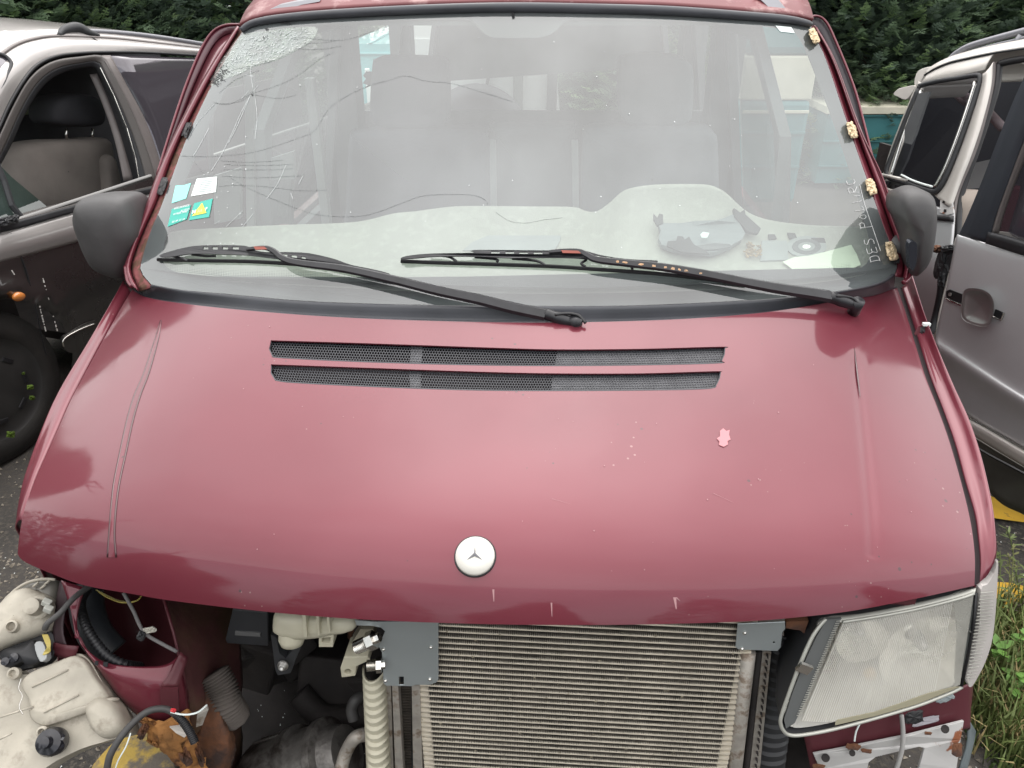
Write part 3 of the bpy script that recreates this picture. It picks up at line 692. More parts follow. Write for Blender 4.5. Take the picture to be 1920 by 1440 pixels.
# crushed, frosted corner
rnd = random.Random(3); mb = MB()
zone = [(452,66),(500,58),(590,50),(585,75),(560,92),(520,112),(480,122),(450,138),(415,150),(395,160),(410,120),(432,90)]
def inside(x, y, P):
    c_ = False; n = len(P)
    for i in range(n):
        x1, y1 = P[i]; x2, y2 = P[(i+1) % n]
        if (y1 > y) != (y2 > y) and x < (x2-x1)*(y-y1)/(y2-y1)+x1: c_ = not c_
    return c_
n_ = 0
while n_ < 620:
    x = rnd.uniform(390, 600); y = rnd.uniform(48, 165)
    if not inside(x, y, zone): continue
    n_ += 1; a_ = rnd.uniform(-1.2, .2); l = rnd.uniform(1, 5); w_ = rnd.uniform(.12, .4)
    dx, dy = math.cos(a_)*l, math.sin(a_)*l; nx_, ny_ = -math.sin(a_)*w_, math.cos(a_)*w_
    q = [(x-dx, y-dy), (x+nx_, y+ny_), (x+dx, y+dy), (x-nx_, y-ny_)]
    mb.add([GG(p[0], p[1], -.001-rnd.random()*.002) for p in q], [(0, 1, 2, 3)])
o = mb.build('crushed_glass', M_CRKW, glass); o['kind'] = 'stuff'
zc_ = [GG(p.x, p.y, -.0012) for p in cr(zone, 4, True)]; mb = MB(); mb.add(zc_, [tuple(t) for t in tessellate_polygon([[Vector((p.x, p.z, 0)) for p in zc_]])])
mb.build('frosted_patch', glassmat('frosted_glass', (.9, .95, .92), dust=.13, dustcol=(.74, .78, .72), dustvar=.13, dscale=22, boost=1.0), glass)
mb = MB(); n_ = 0
for cx_, cy_, rx_, ry_, cnt in ((412,142,16,14,120), (400,152,10,8,50), (535,43,14,3,50), (500,54,6,3,12), (471,176,3,4,10), (497,70,12,12,14)):
    for _ in range(cnt):
        x = cx_+rnd.gauss(0, .45)*rx_; y = cy_+rnd.gauss(0, .45)*ry_-(x-cx_)*.6*(rx_ > 9 and ry_ > 5); r = rnd.uniform(.5, 1.5)
        mb.add([GG(x+r*math.cos(k*1.5)*rnd.uniform(.5, 1.3), y+r*math.sin(k*1.5), -.003) for k in range(4)], [(0, 1, 2, 3)])
o = mb.build('glue_specks', M_GLUE, glass); o['kind'] = 'stuff'
# splashes and dust specks
mb = MB()
for _ in range(80):
    x = rnd.uniform(330, 1600); y = rnd.uniform(60, 470); r = rnd.uniform(.4, 1.3)
    if _ < 35: x = rnd.gauss(410, 40); y = rnd.gauss(400, 50)
    if x < 330+(470-y)*.35 or x > 1600-(470-y)*.25 or y < 50 or y > 500: continue
    mb.add([GG(x+r*math.cos(k*1.26)*rnd.uniform(.6, 1.3), y+r*math.sin(k*1.26), -.002) for k in range(5)], [(0, 1, 2, 3, 4)])
o = mb.build('dust_specks', M_CRKW, glass); o['kind'] = 'stuff'

def txt(s, size=1.0, bold=0):
    cu = bpy.data.curves.new('t', 'FONT'); cu.body = s; cu.size = size; cu.offset = bold
    ob = bpy.data.objects.new('t', cu); COL.objects.link(ob); bpy.context.view_layer.update()
    me = bpy.data.meshes.new_from_object(ob.evaluated_get(bpy.context.evaluated_depsgraph_get()))
    V = [v.co.copy() for v in me.vertices]; Fc = [tuple(p.vertices) for p in me.polygons]
    bpy.data.objects.remove(ob); bpy.data.curves.remove(cu); bpy.data.meshes.remove(me); return V, Fc
def textpx(mb, s, ox, oy, ux, uy, vx, vy, size, off=-.002, bold=0, hit=GG):
    V, Fc = txt(s, size, bold); mb.add([hit(ox+v.x*ux+v.y*vx, oy+v.x*uy+v.y*vy, off) for v in V], Fc)
M_TEAL = mat('sticker_teal', (.05, .42, .34), .5); M_TEALP = mat('sticker_pale_teal', (.30, .80, .70), .5); M_STW = mat('sticker_white', (.78, .84, .82), .6)
M_YEL = mat('sticker_yellow', (.85, .72, .08), .5); M_INK = mat('ink_grey', (.18, .22, .23), .6)
def sticker(loop, m, lab, **kw): return decal('sticker', loop, m, glass, lambda x, y: GG(x, y, -.002), label=lab)
s1 = sticker([(329,348),(345,347),(358,343),(349,372),(322,381)], M_TEALP, 'plain pale turquoise sticker')
s2 = sticker([(369,335),(407,331),(405,360),(358,368)], M_STW, 'white printed inspection sticker')
s3 = sticker([(322,392),(358,384),(350,411),(314,425)], M_TEAL, 'teal sticker with lines of small print')
s4 = sticker([(364,381),(399,372),(392,407),(354,413)], M_TEAL, 'teal sticker with a yellow triangle')
mb = MB()
for k in range(7):
    y = 339+k*3.4; mb.add([GG(q[0], q[1], -.0035) for q in ((376-k*.8, y), (398-k*.3, y-3), (398-k*.3, y-2.2), (376-k*.8, y+.8))], [(0, 1, 2, 3)])
mb.build('print_line', M_INK, s2)['kind'] = 'stuff'
mb = MB()
textpx(mb, 'ASSURANCE', 326, 393, 1, -.24, .22, -1, 5.2, -.0035, .05)
textpx(mb, 'AUTO', 338, 398, 1, -.24, .22, -1, 6, -.0035, .05)
textpx(mb, 'VITRES 2000', 324, 404, 1, -.24, .22, -1, 5, -.0035, .05); textpx(mb, '05 49 17 10', 322, 418, 1, -.24, .22, -1, 5, -.0035, .05)
mb.build('lettering', M_STW, s3)
mb = MB(); mb.add([GG(q[0], q[1], -.0035) for q in ((360,405),(379,380),(387,399))], [(0, 1, 2)]); mb.build('triangle', M_YEL, s4)
mb = MB(); textpx(mb, 'M', 359, 401, 1.0, -.15, .2, -1, 10, -.005, .1); textpx(mb, 'F', 384, 395, 1.0, -.15, .2, -1, 9, -.005, .1)
mb.build('lettering', M_STW, s4)
mb = MB(); textpx(mb, 'AA', 369.5, 399, .8, -.15, .2, -1, 9, -.0052, 0); mb.build('lettering', mat('sticker_cream', (.85, .8, .45), .5), s4)
sticker([(1454,48),(1484,51),(1490,62),(1463,59)], M_STW, 'small white sticker in the top right corner')
# chalk handwriting, reading upwards
def chalk(mb, s, ox, oy, ux, uy, vx, vy):
    """u runs along the line of writing, v up the letters, both in photograph pixels"""
    G_ = {'D': [[(0,0),(.05,1)], [(-.1,1),(.5,.9),(.6,.45),(.4,.05),(-.1,0)]], 'E': [[(.55,1),(0,.95),(.1,.5),(0,0),(.55,0)], [(.05,.5),(.45,.55)]],
      'S': [[(.6,.95),(.2,1),(.05,.75),(.5,.4),(.4,.05),(0,.05)]], 'P': [[(0,-.3),(.1,1)], [(-.05,.95),(.5,.95),(.5,.5),(.08,.45)]],
      'o': [[(.3,.7),(.05,.4),(.15,.0),(.45,.1),(.45,.55),(.25,.72)]], 'L': [[(.1,1),(0,.05),(.5,.1)]], 'l': [[(.1,.9),(.1,.1),(.25,0)]],
      'i': [[(.15,.6),(.15,0)]], 'R': [[(0,0),(.1,1)], [(-.05,.95),(.55,.95),(.45,.55),(.08,.5),(.6,0)]], 'C': [[(.5,.9),(.1,.85),(.02,.3),(.2,0),(.5,.1)]], ' ': []}
    x = 0
    for ch in s:
        for st in G_[ch]:
            mb.tube([GG(p.x, p.y, -.002) for p in cr([(ox+(x+u)*ux+v*vx+random.uniform(-.8, .8), oy+(x+u)*uy+v*vy+random.uniform(-.8, .8)) for u, v in st], 4)], .0005, 4)
        x += .95 if ch not in 'li' else .55
mb = MB(); chalk(mb, 'DES PoLliRC', 1650, 488, -5.2, -16.5, -17, 3)
mb.tube([GG(p.x, p.y, -.002) for p in cr([(1612,346),(1622,385),(1638,432),(1651,470)], 5)], .0005, 4)
mb.build('chalk_writing', mat('chalk_white', (.72, .72, .72), .9), glass)

# ---------------------------------------------------------------- side mirrors
def puff(mb, loop, c, nrm, rings):
    c = Vector(c); nrm = Vector(nrm).normalized(); rows = []
    for s_, o_ in rings: rows.append([c+(p-c)*s_+nrm*o_ for p in loop])
    mb.grid(rows, True); return mb
def centre(P): return sum(P, Vector((0, 0, 0)))/len(P)
M_MIR = mat('mirror_housing_grey', (.055, .053, .054), .55, var=.22, vscale=9, bump=.08, bscale=300)
ml = [VF.Y(p.x, p.y, .98) for p in cr([(147,388),(152,375),(170,368),(205,366),(235,369),(250,384),(262,412),(268,440),(262,470),(255,500),(243,522),(215,518),(188,505),(170,478),(155,440),(146,410)], 3, True)]
mb = MB(); puff(mb, ml, centre(ml), (.1, -1, .1), [(0.02, -.15), (.8, -.14), (.95, -.10), (1, -.04), (1, .0), (.97, .025), (.88, .048), (.7, .064), (.45, .072), (.2, .075), (0.01, .076)])
mb.cyl(centre(ml)+Vector((.02, .03, -.06)), centre(ml)+Vector((.13, .06, -.10)), .035, 14)
mb.build('side_mirror', M_MIR, van, True, label='grey side mirror left of the windscreen')
mr_ = [VF.Y(p.x, p.y, .92) for p in cr([(1681,385),(1684,368),(1696,357),(1715,353),(1735,358),(1747,368),(1750,395),(1748,430),(1742,470),(1732,498),(1716,515),(1705,512),(1700,480),(1700,452),(1692,420),(1683,402)], 3, True)]
mb = MB(); puff(mb, mr_, centre(mr_), (-.1, -1, .1), [(0.02, -.12), (.8, -.12), (1, -.05), (1, .0), (.96, .025), (.86, .045), (.68, .058), (.4, .066), (0.01, .07)])
mb.cyl(centre(mr_)+Vector((.01, .06, -.06)), centre(mr_)+Vector((.0, .14, -.14)), .025, 14)
mr_o = mb.build('side_mirror', M_MIR, van, True, label='grey side mirror right of the windscreen')
mb = MB(); q = [VF.Y(p.x, p.y, .84) for p in cr([(1705,456),(1718,455),(1720,470),(1718,495),(1710,508),(1705,490)], 3, True)]; mb.plate(q, (0, .02, 0)); mb.build('mirror_glass', mat('mirror_face', (.05, .055, .07), .08, .6), mr_o)
# side indicator stub hanging on the right fender: crumpled black connector with a white tag
c0 = HH(1727, 625, .0)
lump('torn_connector', 1737, 629, 20, 34, -.3, mat('crumpled_black_plastic', (.03, .03, .033), .6, var=.4), lambda x, y, o: VF.P(x, y, c0+Vector((.03, -o, 0)), (.3, -.8, .5)), van, thick=.03, seed=4)
mb = MB(); mb.box(VF.P(1737, 608, c0+Vector((.03, 0, .02)), (.3, -.8, .5)), (.016, .01, .006)); mb.build('connector_tag', M_STW, van)
decal('bare_patch', [(1714,625),(1722,612),(1736,610),(1745,640),(1735,648),(1722,640)], M_REDIN, van, lambda x, y: VF.P(x, y, c0+Vector((.02, -.005, .0)), (.3, -.8, .5)))
# ============================================================ FRONT END OF THE VAN
RY = .10
def RP(px, py, dy=0.0): return VF.Y(px, py, RY+dy)
def pplate(mb, pts, dy, th, holes=(), hit=None):
    hit = hit or (lambda x, y: RP(x, y, dy))
    P = [hit(p[0], p[1]) for p in pts]; mb.plate(P, (0, th, 0), [[hit(p[0], p[1]) for p in h] for h in holes])
def circ(x, y, r, n=14, ry=None): return [(x+r*math.cos(2*math.pi*k/n), y+(ry or r)*math.sin(2*math.pi*k/n)) for k in range(n)]
xL, xR = RP(786, 1300).x, RP(1404, 1230).x
zT, zB = RP(1100, 1172).z, RP(1100, 1440).z
pitch = (zT-zB)/27.3
# --- condenser core
cond = MB(); cond.box(((xL+xR)/2, RY+.045, (zT+zB)/2-.12), (xR-xL-.01, .012, zT-zB+.45))
M_FINB = mat('radiator_back_dark', (.022, .020, .018), .8); M_FIN = mat('dusty_fins', (.085, .072, .06), .85, 0, var=.35, vscale=25, col2=(.022, .018, .015), c2lo=.5, c2hi=.65, c2scale=10)
M_TUBE = mat('condenser_tube', (.82, .75, .62), .42, .3, var=.12, vscale=12, rvar=.1)
core = cond.build('radiator_core', M_FINB, van)
tm = MB(); L_ = xR-xL
tm.box((0, 0, 0), (L_, .016, .0034)); tm.add([(-L_/2, -.008, .0011), (-L_/2+.022, -.008, .0011), (-L_/2, -.008, .006), (-L_/2, .006, .0011), (-L_/2+.022, .006, .0011), (-L_/2, .006, .006)], [(0, 1, 2), (5, 4, 3), (0, 3, 4, 1), (1, 4, 5, 2)])
tm.add([(L_/2, -.008, .0011), (L_/2-.022, -.008, .0011), (L_/2, -.008, .006), (L_/2, .006, .0011), (L_/2-.022, .006, .0011), (L_/2, .006, .006)], [(2, 1, 0), (3, 4, 5), (1, 4, 3, 0), (2, 5, 4, 1)])
tube0 = tm.build('tube', M_TUBE, core); base_off = Vector(core['_off'])
c0_ = Vector(tube0['_off'])
zs = [zT+pitch*2.2-pitch*k for k in range(36)]
for k, z in enumerate(zs):
    o = tube0 if k == 0 else tube0.copy()
    if k: COL.objects.link(o); o.parent = core
    o.location = Vector(((xL+xR)/2, RY, z+random.uniform(-.0005, .0005)))-base_off+c0_
    o.rotation_euler = (0, random.uniform(-.0013, .0013), 0)
fm = MB(); rf = random.Random(5); nz = 330
for z in zs[:-1]:
    rows = [[], []]
    for i in range(nz+1):
        x = xL+.02+(L_-.04)*i/nz; zz = z-.0015 if i % 2 else z-pitch+.0015
        wv = rf.uniform(-.0006, .0006)
        rows[0].append(Vector((x, RY-.0068+wv, zz))); rows[1].append(Vector((x, RY+.014, zz)))
    fm.grid(rows)
    # louvred front edges of the fins
    for i in range(nz):
        a, b = rows[0][i], rows[0][i+1]; w_ = .00035
        fm.add([a+Vector((-w_, -.001, 0)), a+Vector((w_, -.001, 0)), b+Vector((w_, -.001, 0)), b+Vector((-w_, -.001, 0))], [(0, 1, 2, 3)])
o = fm.build('fins', M_FIN, core); o['kind'] = 'stuff'
sp = MB(); rs_ = random.Random(12)
for _ in range(150):
    x, z = rs_.uniform(xL, xR), rs_.uniform(zB-.1, zT); s_ = rs_.uniform(.001, .0035)
    sp.add([Vector((x+s_*math.cos(k*1.57+.3)*rs_.uniform(.4, 1.3), RY-.0085, z+s_*math.sin(k*1.57+.3)*rs_.uniform(.4, 1.2))) for k in range(4)], [(0, 1, 2, 3)])
o = sp.build('stuck_dirt', mat('dried_insects', (.30, .26, .19), .9, var=.5, vscale=60), core); o['kind'] = 'stuff'
# --- manifolds, side rails
def col(name, m, x0, x1, ytop, ybot, dy, r, parent=van, n=12, **kw):
    a = RP(x0, ytop, dy); b = RP(x1, ybot, dy); b = a+(b-a)*1.25; mb = MB(); mb.cyl(a, b, r, n); return mb.build(name, m, parent, True, **kw)
M_OX = mat('oxidised_aluminium', (.42, .39, .35), .6, .5, var=.25, vscale=30, col2=(.22, .17, .13), c2lo=.5, c2hi=.62, c2scale=30)
def bar(name, m, pts, dy, th, **kw):
    mb = MB(); pplate(mb, pts, dy, th); return mb.build(name, m, van, **kw)
bar('manifold', M_OX, [(772,1285),(787,1285),(792,1460),(775,1460)], -.012, .03)
bar('radiator_strip', mat('dark_fin_strip', (.05, .055, .06), .6, .3), [(747,1280),(771,1280),(775,1460),(757,1460)], .03, .02)
mb = MB()
for k in range(34):
    y = 1284+k*5.2; pplate(mb, [(748+k*.05, y), (771, y), (771, y+1.6), (748+k*.05, y+1.6)], .024, .006)
o = mb.build('strip_fin', M_FIN, van); o['kind'] = 'stuff'
bar('side_rail', M_OX, [(735,1282),(746,1282),(757,1460),(742,1460)], -.006, .02)
bar('crimped_edge', M_OX, [(722,1282),(733,1282),(738,1460),(727,1460)], .02, .02)
mb = MB(); P = [RP(1403,1222,-.004), RP(1378,1445,-.004)]; P.append(P[1]+(P[1]-P[0])*.4); mb.tube(P, .013, 14); mb.build('manifold', M_OX, van, True)
mb = MB(); P = [RP(1423,1222,.014), RP(1398,1445,.014)]; mb.tube([P[0], P[1], P[1]+(P[1]-P[0])*.3], .006, 10); mb.build('side_rail', M_DARK, van, True)
bar('crimped_edge', M_OX, [(1430,1222),(1446,1222),(1424,1450),(1405,1450)], .012, .02)
mb = MB()
for k in range(18):
    y = 1228+k*12.2; x = 1437-k*1.25; pplate(mb, [(x, y), (x+4, y+1), (x+4, y+7), (x+2, y+7), (x+2, y+3), (x, y+3)], .006, .004)
mb.build('crimp_tab', M_DARK, van)['kind'] = 'stuff'
# ribbed end tanks
def tank(m, left, right, y0_, y1_, dy, ribs, bulge, lab):
    mb = MB(); rows = []
    N_ = ribs*6
    for j in range(N_+1):
        v = j/N_; y = y0_+(y1_-y0_)*v; xa = left[0]+(left[1]-left[0])*v; xb = right[0]+(right[1]-right[0])*v
        ph = (j % 6); o = -.0045 if ph in (0, 1) else 0
        row = []
        for i in range(13):
            u = i/12; an = math.pi*u; q = RP(xa+(xb-xa)*(.5-.5*math.cos(an)), y+(2.5*math.sin(an) if True else 0), dy)
            row.append(q+Vector((0, -bulge*math.sin(an)+o*(.4+math.sin(an)), 0)))
        rows.append(row)
    mb.grid(rows); o = mb.build('end_tank', m, van, label=lab); autosm(o, 30); solid(o, .004, 1); return o
tank(M_BEIGE, (681, 690), (728, 741), 1245, 1470, .035, 15, .035, 'ribbed cream plastic radiator tank')
M_BLKP = mat('ribbed_black_plastic', (.028, .029, .032), .55, var=.2)
tank(M_BLKP, (1448, 1408), (1502, 1468), 1180, 1470, .06, 17, .012, 'ribbed black plastic radiator tank')
# --- galvanised brackets with rivets
lo = [(665,1163),(700,1166),(822,1165),(822,1274),(818,1280),(806,1284),(780,1284),(772,1287),(724,1286),(719,1282),(716,1224),(706,1204),(716,1197),(722,1184),(714,1177),(700,1174),(668,1173)]
mb = MB(); pplate(mb, lo, -.02, .002, [[(748,1269),(757,1269),(757,1284),(748,1284)], circ(684,1163.5,2.5)][:1])
br = mb.build('mounting_bracket', M_GALV, van, label='grey steel bracket with a notch, left of the condenser'); bevel(br, .0006, 1)
for (x, y) in ((719,1217),(808,1213),(723,1276),(806,1273)):
    mb = MB(); mb.lathe(RP(x, y, -.02), (0, -1, .15), [(.0035, 0), (.0035, .0015), (.002, .0035), (0, .004)], 12); mb.build('rivet', M_STEEL, br, True)
mb = MB(); pplate(mb, [(1383,1170),(1472,1166),(1472,1180),(1467,1186),(1464,1214),(1458,1221),(1384,1218),(1379,1213)], -.02, .002, [circ(1451,1205,2)])
br = mb.build('mounting_bracket', M_GALV, van, label='small grey steel bracket right of the condenser'); bevel(br, .0006, 1)
for (x, y) in ((1396,1186),(1391,1216)):
    mb = MB(); mb.lathe(RP(x, y, -.02), (0, -1, .15), [(.0035, 0), (.0035, .0015), (.002, .0035), (0, .004)], 12); mb.build('rivet', M_STEEL, br, True)
mb = MB(); pplate(mb, [(1474,1166),(1516,1164),(1508,1188),(1500,1182),(1474,1178)], -.01, .01); mb.build('rusty_tab', M_RUST, van)
# --- pipe fittings
def fitting(a, b, r, thr=True):
    a = RP(*a, -.035); b = RP(*b, -.03); ax = b-a; L = ax.length; mb = MB(); pr = []
    n = 9
    for k in range(n): pr += [(r, L*.5*k/n), (r*.88, L*.5*(k+.5)/n)]
    pr = [(r*.55, 0)]+pr+[(r*.8, L*.5)]
    mb.lathe(a, ax, pr, 18); mb.lathe(a, ax, [(r*.8, L*.5), (r*1.35, L*.52), (r*1.35, L*.8), (r*.7, L*.82), (r*.7, L)], 6)
    o = mb.build('pipe_fitting', M_STEEL, van); autosm(o, 30); return o
fitting((668,1214), (712,1194), .0125); fitting((688,1248), (722,1246), .0105)
# --- reservoir (cream) and its bosses
mb = MB()
def blob(mb, pts, c_dy, th, hit=RP, rings=None):
    P = [hit(p.x, p.y, c_dy) if hit is RP else hit(p.x, p.y) for p in cr(pts, 3, True)]
    puff(mb, P, centre(P), (0, -1, 0), rings or [(1, -th), (1, 0), (.94, .010), (.8, .016), (.4, .02), (.01, .021)])
blob(mb, [(512,1168),(518,1150),(560,1148),(620,1152),(660,1160),(668,1175),(630,1180),(612,1186),(575,1190),(540,1190),(514,1180)], .0, .06)
res = mb.build('reservoir', M_BEIGE, van, True, label='cream plastic reservoir under the hood edge')
for (x, w_, y0_, y1_) in ((566,7,1150,1196),(592,5,1152,1192),(612,5,1154,1188)):
    mb = MB(); pplate(mb, [(x, y0_), (x+w_, y0_), (x+w_+3, y1_), (x+3, y1_)], -.028, .04); r_ = mb.build('rib', M_BEIGE, res); bevel(r_, .002)
mb = MB(); pplate(mb, [(598,1188),(626,1186),(624,1213),(598,1213)], -.01, .03, [[(603,1196),(620,1195),(619,1205),(603,1205)]]); mb.build('lug', M_BEIGE, res)
mb = MB(); mb.lathe(RP(547, 1196, .0), (0, -.3, -1), [(.022, -.02), (.024, 0), (.020, .012), (.012, .014), (0, .014)], 20); mb.build('cap', M_BEIGE, res, True)
mb = MB(); pplate(mb, [(638,1253),(645,1232),(690,1231),(694,1238),(668,1250),(666,1268),(640,1271)], .0, .05, [circ(652,1260,6,12,5)]); b_ = mb.build('tank_outlet', M_BEIGE, van); bevel(b_, .002)
mb = MB(); pplate(mb, [(676,1180),(700,1180),(702,1196),(692,1226),(680,1232),(660,1230),(655,1212)], .03, .03); mb.build('tank_neck', mat('aged_nylon_shade', (.34, .31, .24), .6, var=.2), van)
# --- black box and V stay with a bolt
mb = MB(); pplate(mb, [(436,1142),(502,1148),(503,1212),(425,1207),(422,1200)], .12, .10); b_ = mb.build('control_box', M_BLKP, van, label='flat black plastic box hanging behind the hood edge'); bevel(b_, .003)
mb = MB(); pplate(mb, [(441,1184),(488,1187),(488,1194),(440,1191)], .117, .004); mb.build('box_label', mat('worn_label', (.13, .13, .13), .6), b_)
mb = MB(); pplate(mb, [(508,1190),(518,1195),(524,1225),(536,1235),(546,1222),(566,1190),(576,1188),(556,1232),(545,1262),(521,1266),(516,1255)], .06, .02); mb.build('stay', M_BLKP, van)
q = RP(531, 1247, .05); mb = MB(); mb.lathe(q, (0, -1, .2), [(.011, 0), (.011, .003), (.007, .004), (.007, .010), (.004, .011), (.003, .005), (0, .005)], 16); mb.build('bolt', M_ALU, van, True)
# --- engine lumps, hoses
mb = MB(); ec = VF.D(575, 1425, 1.72)
ax = (VF.D(690, 1372, 1.66)-VF.D(485, 1440, 1.74)).normalized()
pr = [(.0, -.16), (.06, -.16), (.075, -.14), (.085, -.12), (.085, -.03), (.092, -.028), (.092, -.01), (.08, -.008), (.08, .05), (.088, .052), (.088, .07), (.07, .075), (.06, .11), (.03, .115), (0, .115)]
mb.lathe(ec+Vector((0, 0, -.02)), ax, pr, 28)
eng = mb.build('alternator', M_ALUD, van, label='dirty cast aluminium alternator low in the engine bay'); autosm(eng, 30)
for k in range(9):
    a_ = R(200+k*22); u = ax.orthogonal().normalized(); v = ax.cross(u); d_ = u*math.cos(a_)+v*math.sin(a_)
    mb = MB(); c_ = ec+Vector((0, 0, -.02))-ax*.075+d_*.086; rot = Matrix((ax, d_, ax.cross(d_))).transposed(); mb.box(c_, (.075, .006, .006), rot); mb.build('cooling_rib', M_ALUD, eng)
def hose(name, pts, r, m, dds=None, ribs=False, depth=1.5, parent=van, **kw):
    P = []
    for i, p in enumerate(pts): P.append(VF.D(p[0], p[1], p[2] if len(p) > 2 else depth))
    P = cr(P, 8); 
    if ribs:
        P = resamp(P, len(P)*3); rr = [r*(1+.11*(1 if (i//2) % 2 else -1)) for i in range(len(P))]
    else: rr = r
    mb = MB(); mb.tube(P, rr, 10); return mb.build(name, m, parent, True, **kw)
hose('coolant_pipe', [(640,1440,1.62),(650,1408,1.62),(668,1382,1.60),(700,1376,1.62)], .014, M_OX)
hose('hose', [(664,1350,1.66),(660,1330,1.66),(668,1312,1.66),(690,1302,1.68)], .013, M_HOSE)
hose('hose', [(560,1300,1.85),(600,1340,1.85),(650,1345,1.85),(700,1330,1.85)], .03, M_DARK)
hose('ribbed_duct', [(400,1262,1.58),(415,1290,1.58),(425,1320,1.58),(440,1345,1.60)], .030, mat('dirty_canvas_duct', (.10, .085, .075), .85, var=.3), ribs=True)
# --- firewall, floor of the bay, upper cross member
mb = MB(); mb.box((0, .45, .10), (1.5, .7, .03)); mb.build('bay_floor_dark', M_DARK, van)  # dark floor added to bring the bay near black
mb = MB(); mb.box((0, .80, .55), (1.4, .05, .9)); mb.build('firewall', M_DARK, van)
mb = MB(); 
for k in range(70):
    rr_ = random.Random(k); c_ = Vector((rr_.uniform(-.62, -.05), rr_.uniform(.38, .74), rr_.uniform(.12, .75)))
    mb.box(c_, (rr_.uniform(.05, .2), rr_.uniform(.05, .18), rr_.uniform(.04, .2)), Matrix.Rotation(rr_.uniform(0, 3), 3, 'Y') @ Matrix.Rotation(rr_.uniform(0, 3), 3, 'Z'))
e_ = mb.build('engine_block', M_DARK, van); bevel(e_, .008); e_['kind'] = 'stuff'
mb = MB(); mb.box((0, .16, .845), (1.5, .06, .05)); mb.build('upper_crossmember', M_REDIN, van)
# unseen sheet added under the hood to keep daylight out of the bay
mb = MB(); mb.grid([[Vector((x, .16+.17*x*x, .85-.03*x*x)) for x in [i*.08-.8 for i in range(21)]], [Vector((x, .62+.17*x*x, 1.0-.04*x*x)) for x in [i*.08-.8 for i in range(21)]]]); solid(mb.build('bay_light_block', M_DARK, van), .01)
rr_ = random.Random(77)
for k in range(14):
    a_ = Vector((rr_.uniform(-.6, -.2), rr_.uniform(.45, .7), rr_.uniform(.3, .8))); d_ = Vector((rr_.uniform(-.15, .15), rr_.uniform(-.1, .1), rr_.uniform(-.25, .1)))
    mb = MB(); mb.tube(cr([a_, a_+d_*.4+Vector((.05, -.05, 0)), a_+d_+Vector((.0, -.08, -.05)), a_+d_*1.5], 5), rr_.uniform(.004, .016), 8); mb.build('bay_hose' if k % 3 else 'bay_pipe', (M_HOSE, M_RUST, M_DARK)[k % 3], van, True)
mb = MB()
for k in range(500):
    c_ = Vector((rr_.gauss(-.38, .10), rr_.uniform(.1, .75), .125)); s_ = rr_.uniform(.001, .003); mb.add([c_, c_+Vector((s_, 0, s_)), c_+Vector((0, s_, s_))], [(0, 1, 2)])
o = mb.build('glass_crumbs', M_STW, van); o['kind'] = 'stuff'
# --- wing inner parts at the left, rust eaten
def DP(px, py, d=1.5): return VF.D(px, py, d)
def sheet(name, pts, m, th=.004, holes=(), parent=van, **kw):
    """pts carry their own distance from the lens: a bent sheet of metal"""
    P = [DP(*p) for p in pts]; c_ = centre(P); H_ = [[DP(*p) for p in h] for h in holes]
    # flatten for triangulation in the best facing plane
    f2 = lambda p: Vector((p.x, p.z*.75-p.y*.0, 0))
    tr = tessellate_polygon([[f2(p) for p in P]]+[[f2(p) for p in h] for h in H_])
    mb = MB(); mb.add(P+[p for h in H_ for p in h], [tuple(t) for t in tr]); o = mb.build(name, m, parent, **kw)
    solid(o, th, 0); return o
def grid_sheet(name, curves, m, n=24, nv=5, th=.003, jit=0.0, parent=van, **kw):
    C = [[DP(*p) for p in c] for c in curves]; C = [cr(c, 4) for c in C]; rows = loft(C, n, nv); rj = random.Random(9)
    if jit:
        for r in rows:
            for p in r: p += Vector((rj.uniform(-jit, jit), rj.uniform(-jit, jit), rj.uniform(-jit, jit)))
    mb = MB(); mb.grid(rows); o = mb.build(name, m, parent, True, **kw); solid(o, th); return o
# cavity behind
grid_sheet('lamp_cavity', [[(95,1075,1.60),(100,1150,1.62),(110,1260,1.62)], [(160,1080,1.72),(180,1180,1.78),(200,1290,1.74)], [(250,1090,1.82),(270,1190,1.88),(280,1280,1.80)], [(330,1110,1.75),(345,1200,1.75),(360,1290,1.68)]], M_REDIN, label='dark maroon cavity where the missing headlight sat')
# crescent panel under the cavity
grid_sheet('front_panel', [[(146,1180,1.46),(156,1208,1.455),(180,1232,1.45),(210,1245,1.45),(262,1250,1.45),(312,1246,1.46),(338,1226,1.48)],
   [(148,1195,1.455),(165,1228,1.45),(190,1252,1.44),(220,1268,1.44),(268,1280,1.44),(315,1285,1.45),(342,1262,1.47)],
   [(150,1205,1.47),(182,1252,1.46),(205,1280,1.455),(232,1308,1.45),(275,1325,1.45),(322,1325,1.46),(350,1300,1.48)],
   [(152,1212,1.49),(192,1268,1.48),(222,1308,1.475),(262,1345,1.47),(292,1352,1.47),(335,1352,1.48),(356,1330,1.50)]], M_RED, 40, 5, label='bent maroon panel under the missing headlight')
grid_sheet('front_panel_ear', [[(112,1090,1.50),(104,1130,1.49),(99,1180,1.48),(98,1228,1.47)], [(135,1096,1.49),(122,1140,1.48),(118,1190,1.47),(137,1238,1.46)]], mat('bare_dark_panel', (.035, .018, .022), .6, var=.3), 12, 4)
grid_sheet('front_panel_ear', [[(114,1088,1.485),(125,1120,1.48),(134,1150,1.475),(140,1180,1.47),(140,1196,1.465)], [(160,1102,1.49),(152,1125,1.485),(146,1150,1.48),(145,1178,1.475),(150,1198,1.465)]], M_RED, 12, 4)
grid_sheet('front_panel_flap', [[(97,1228,1.47),(120,1236,1.46),(138,1240,1.46)], [(100,1205,1.465),(122,1210,1.455),(148,1212,1.46)]], M_REDIN, 8, 3)
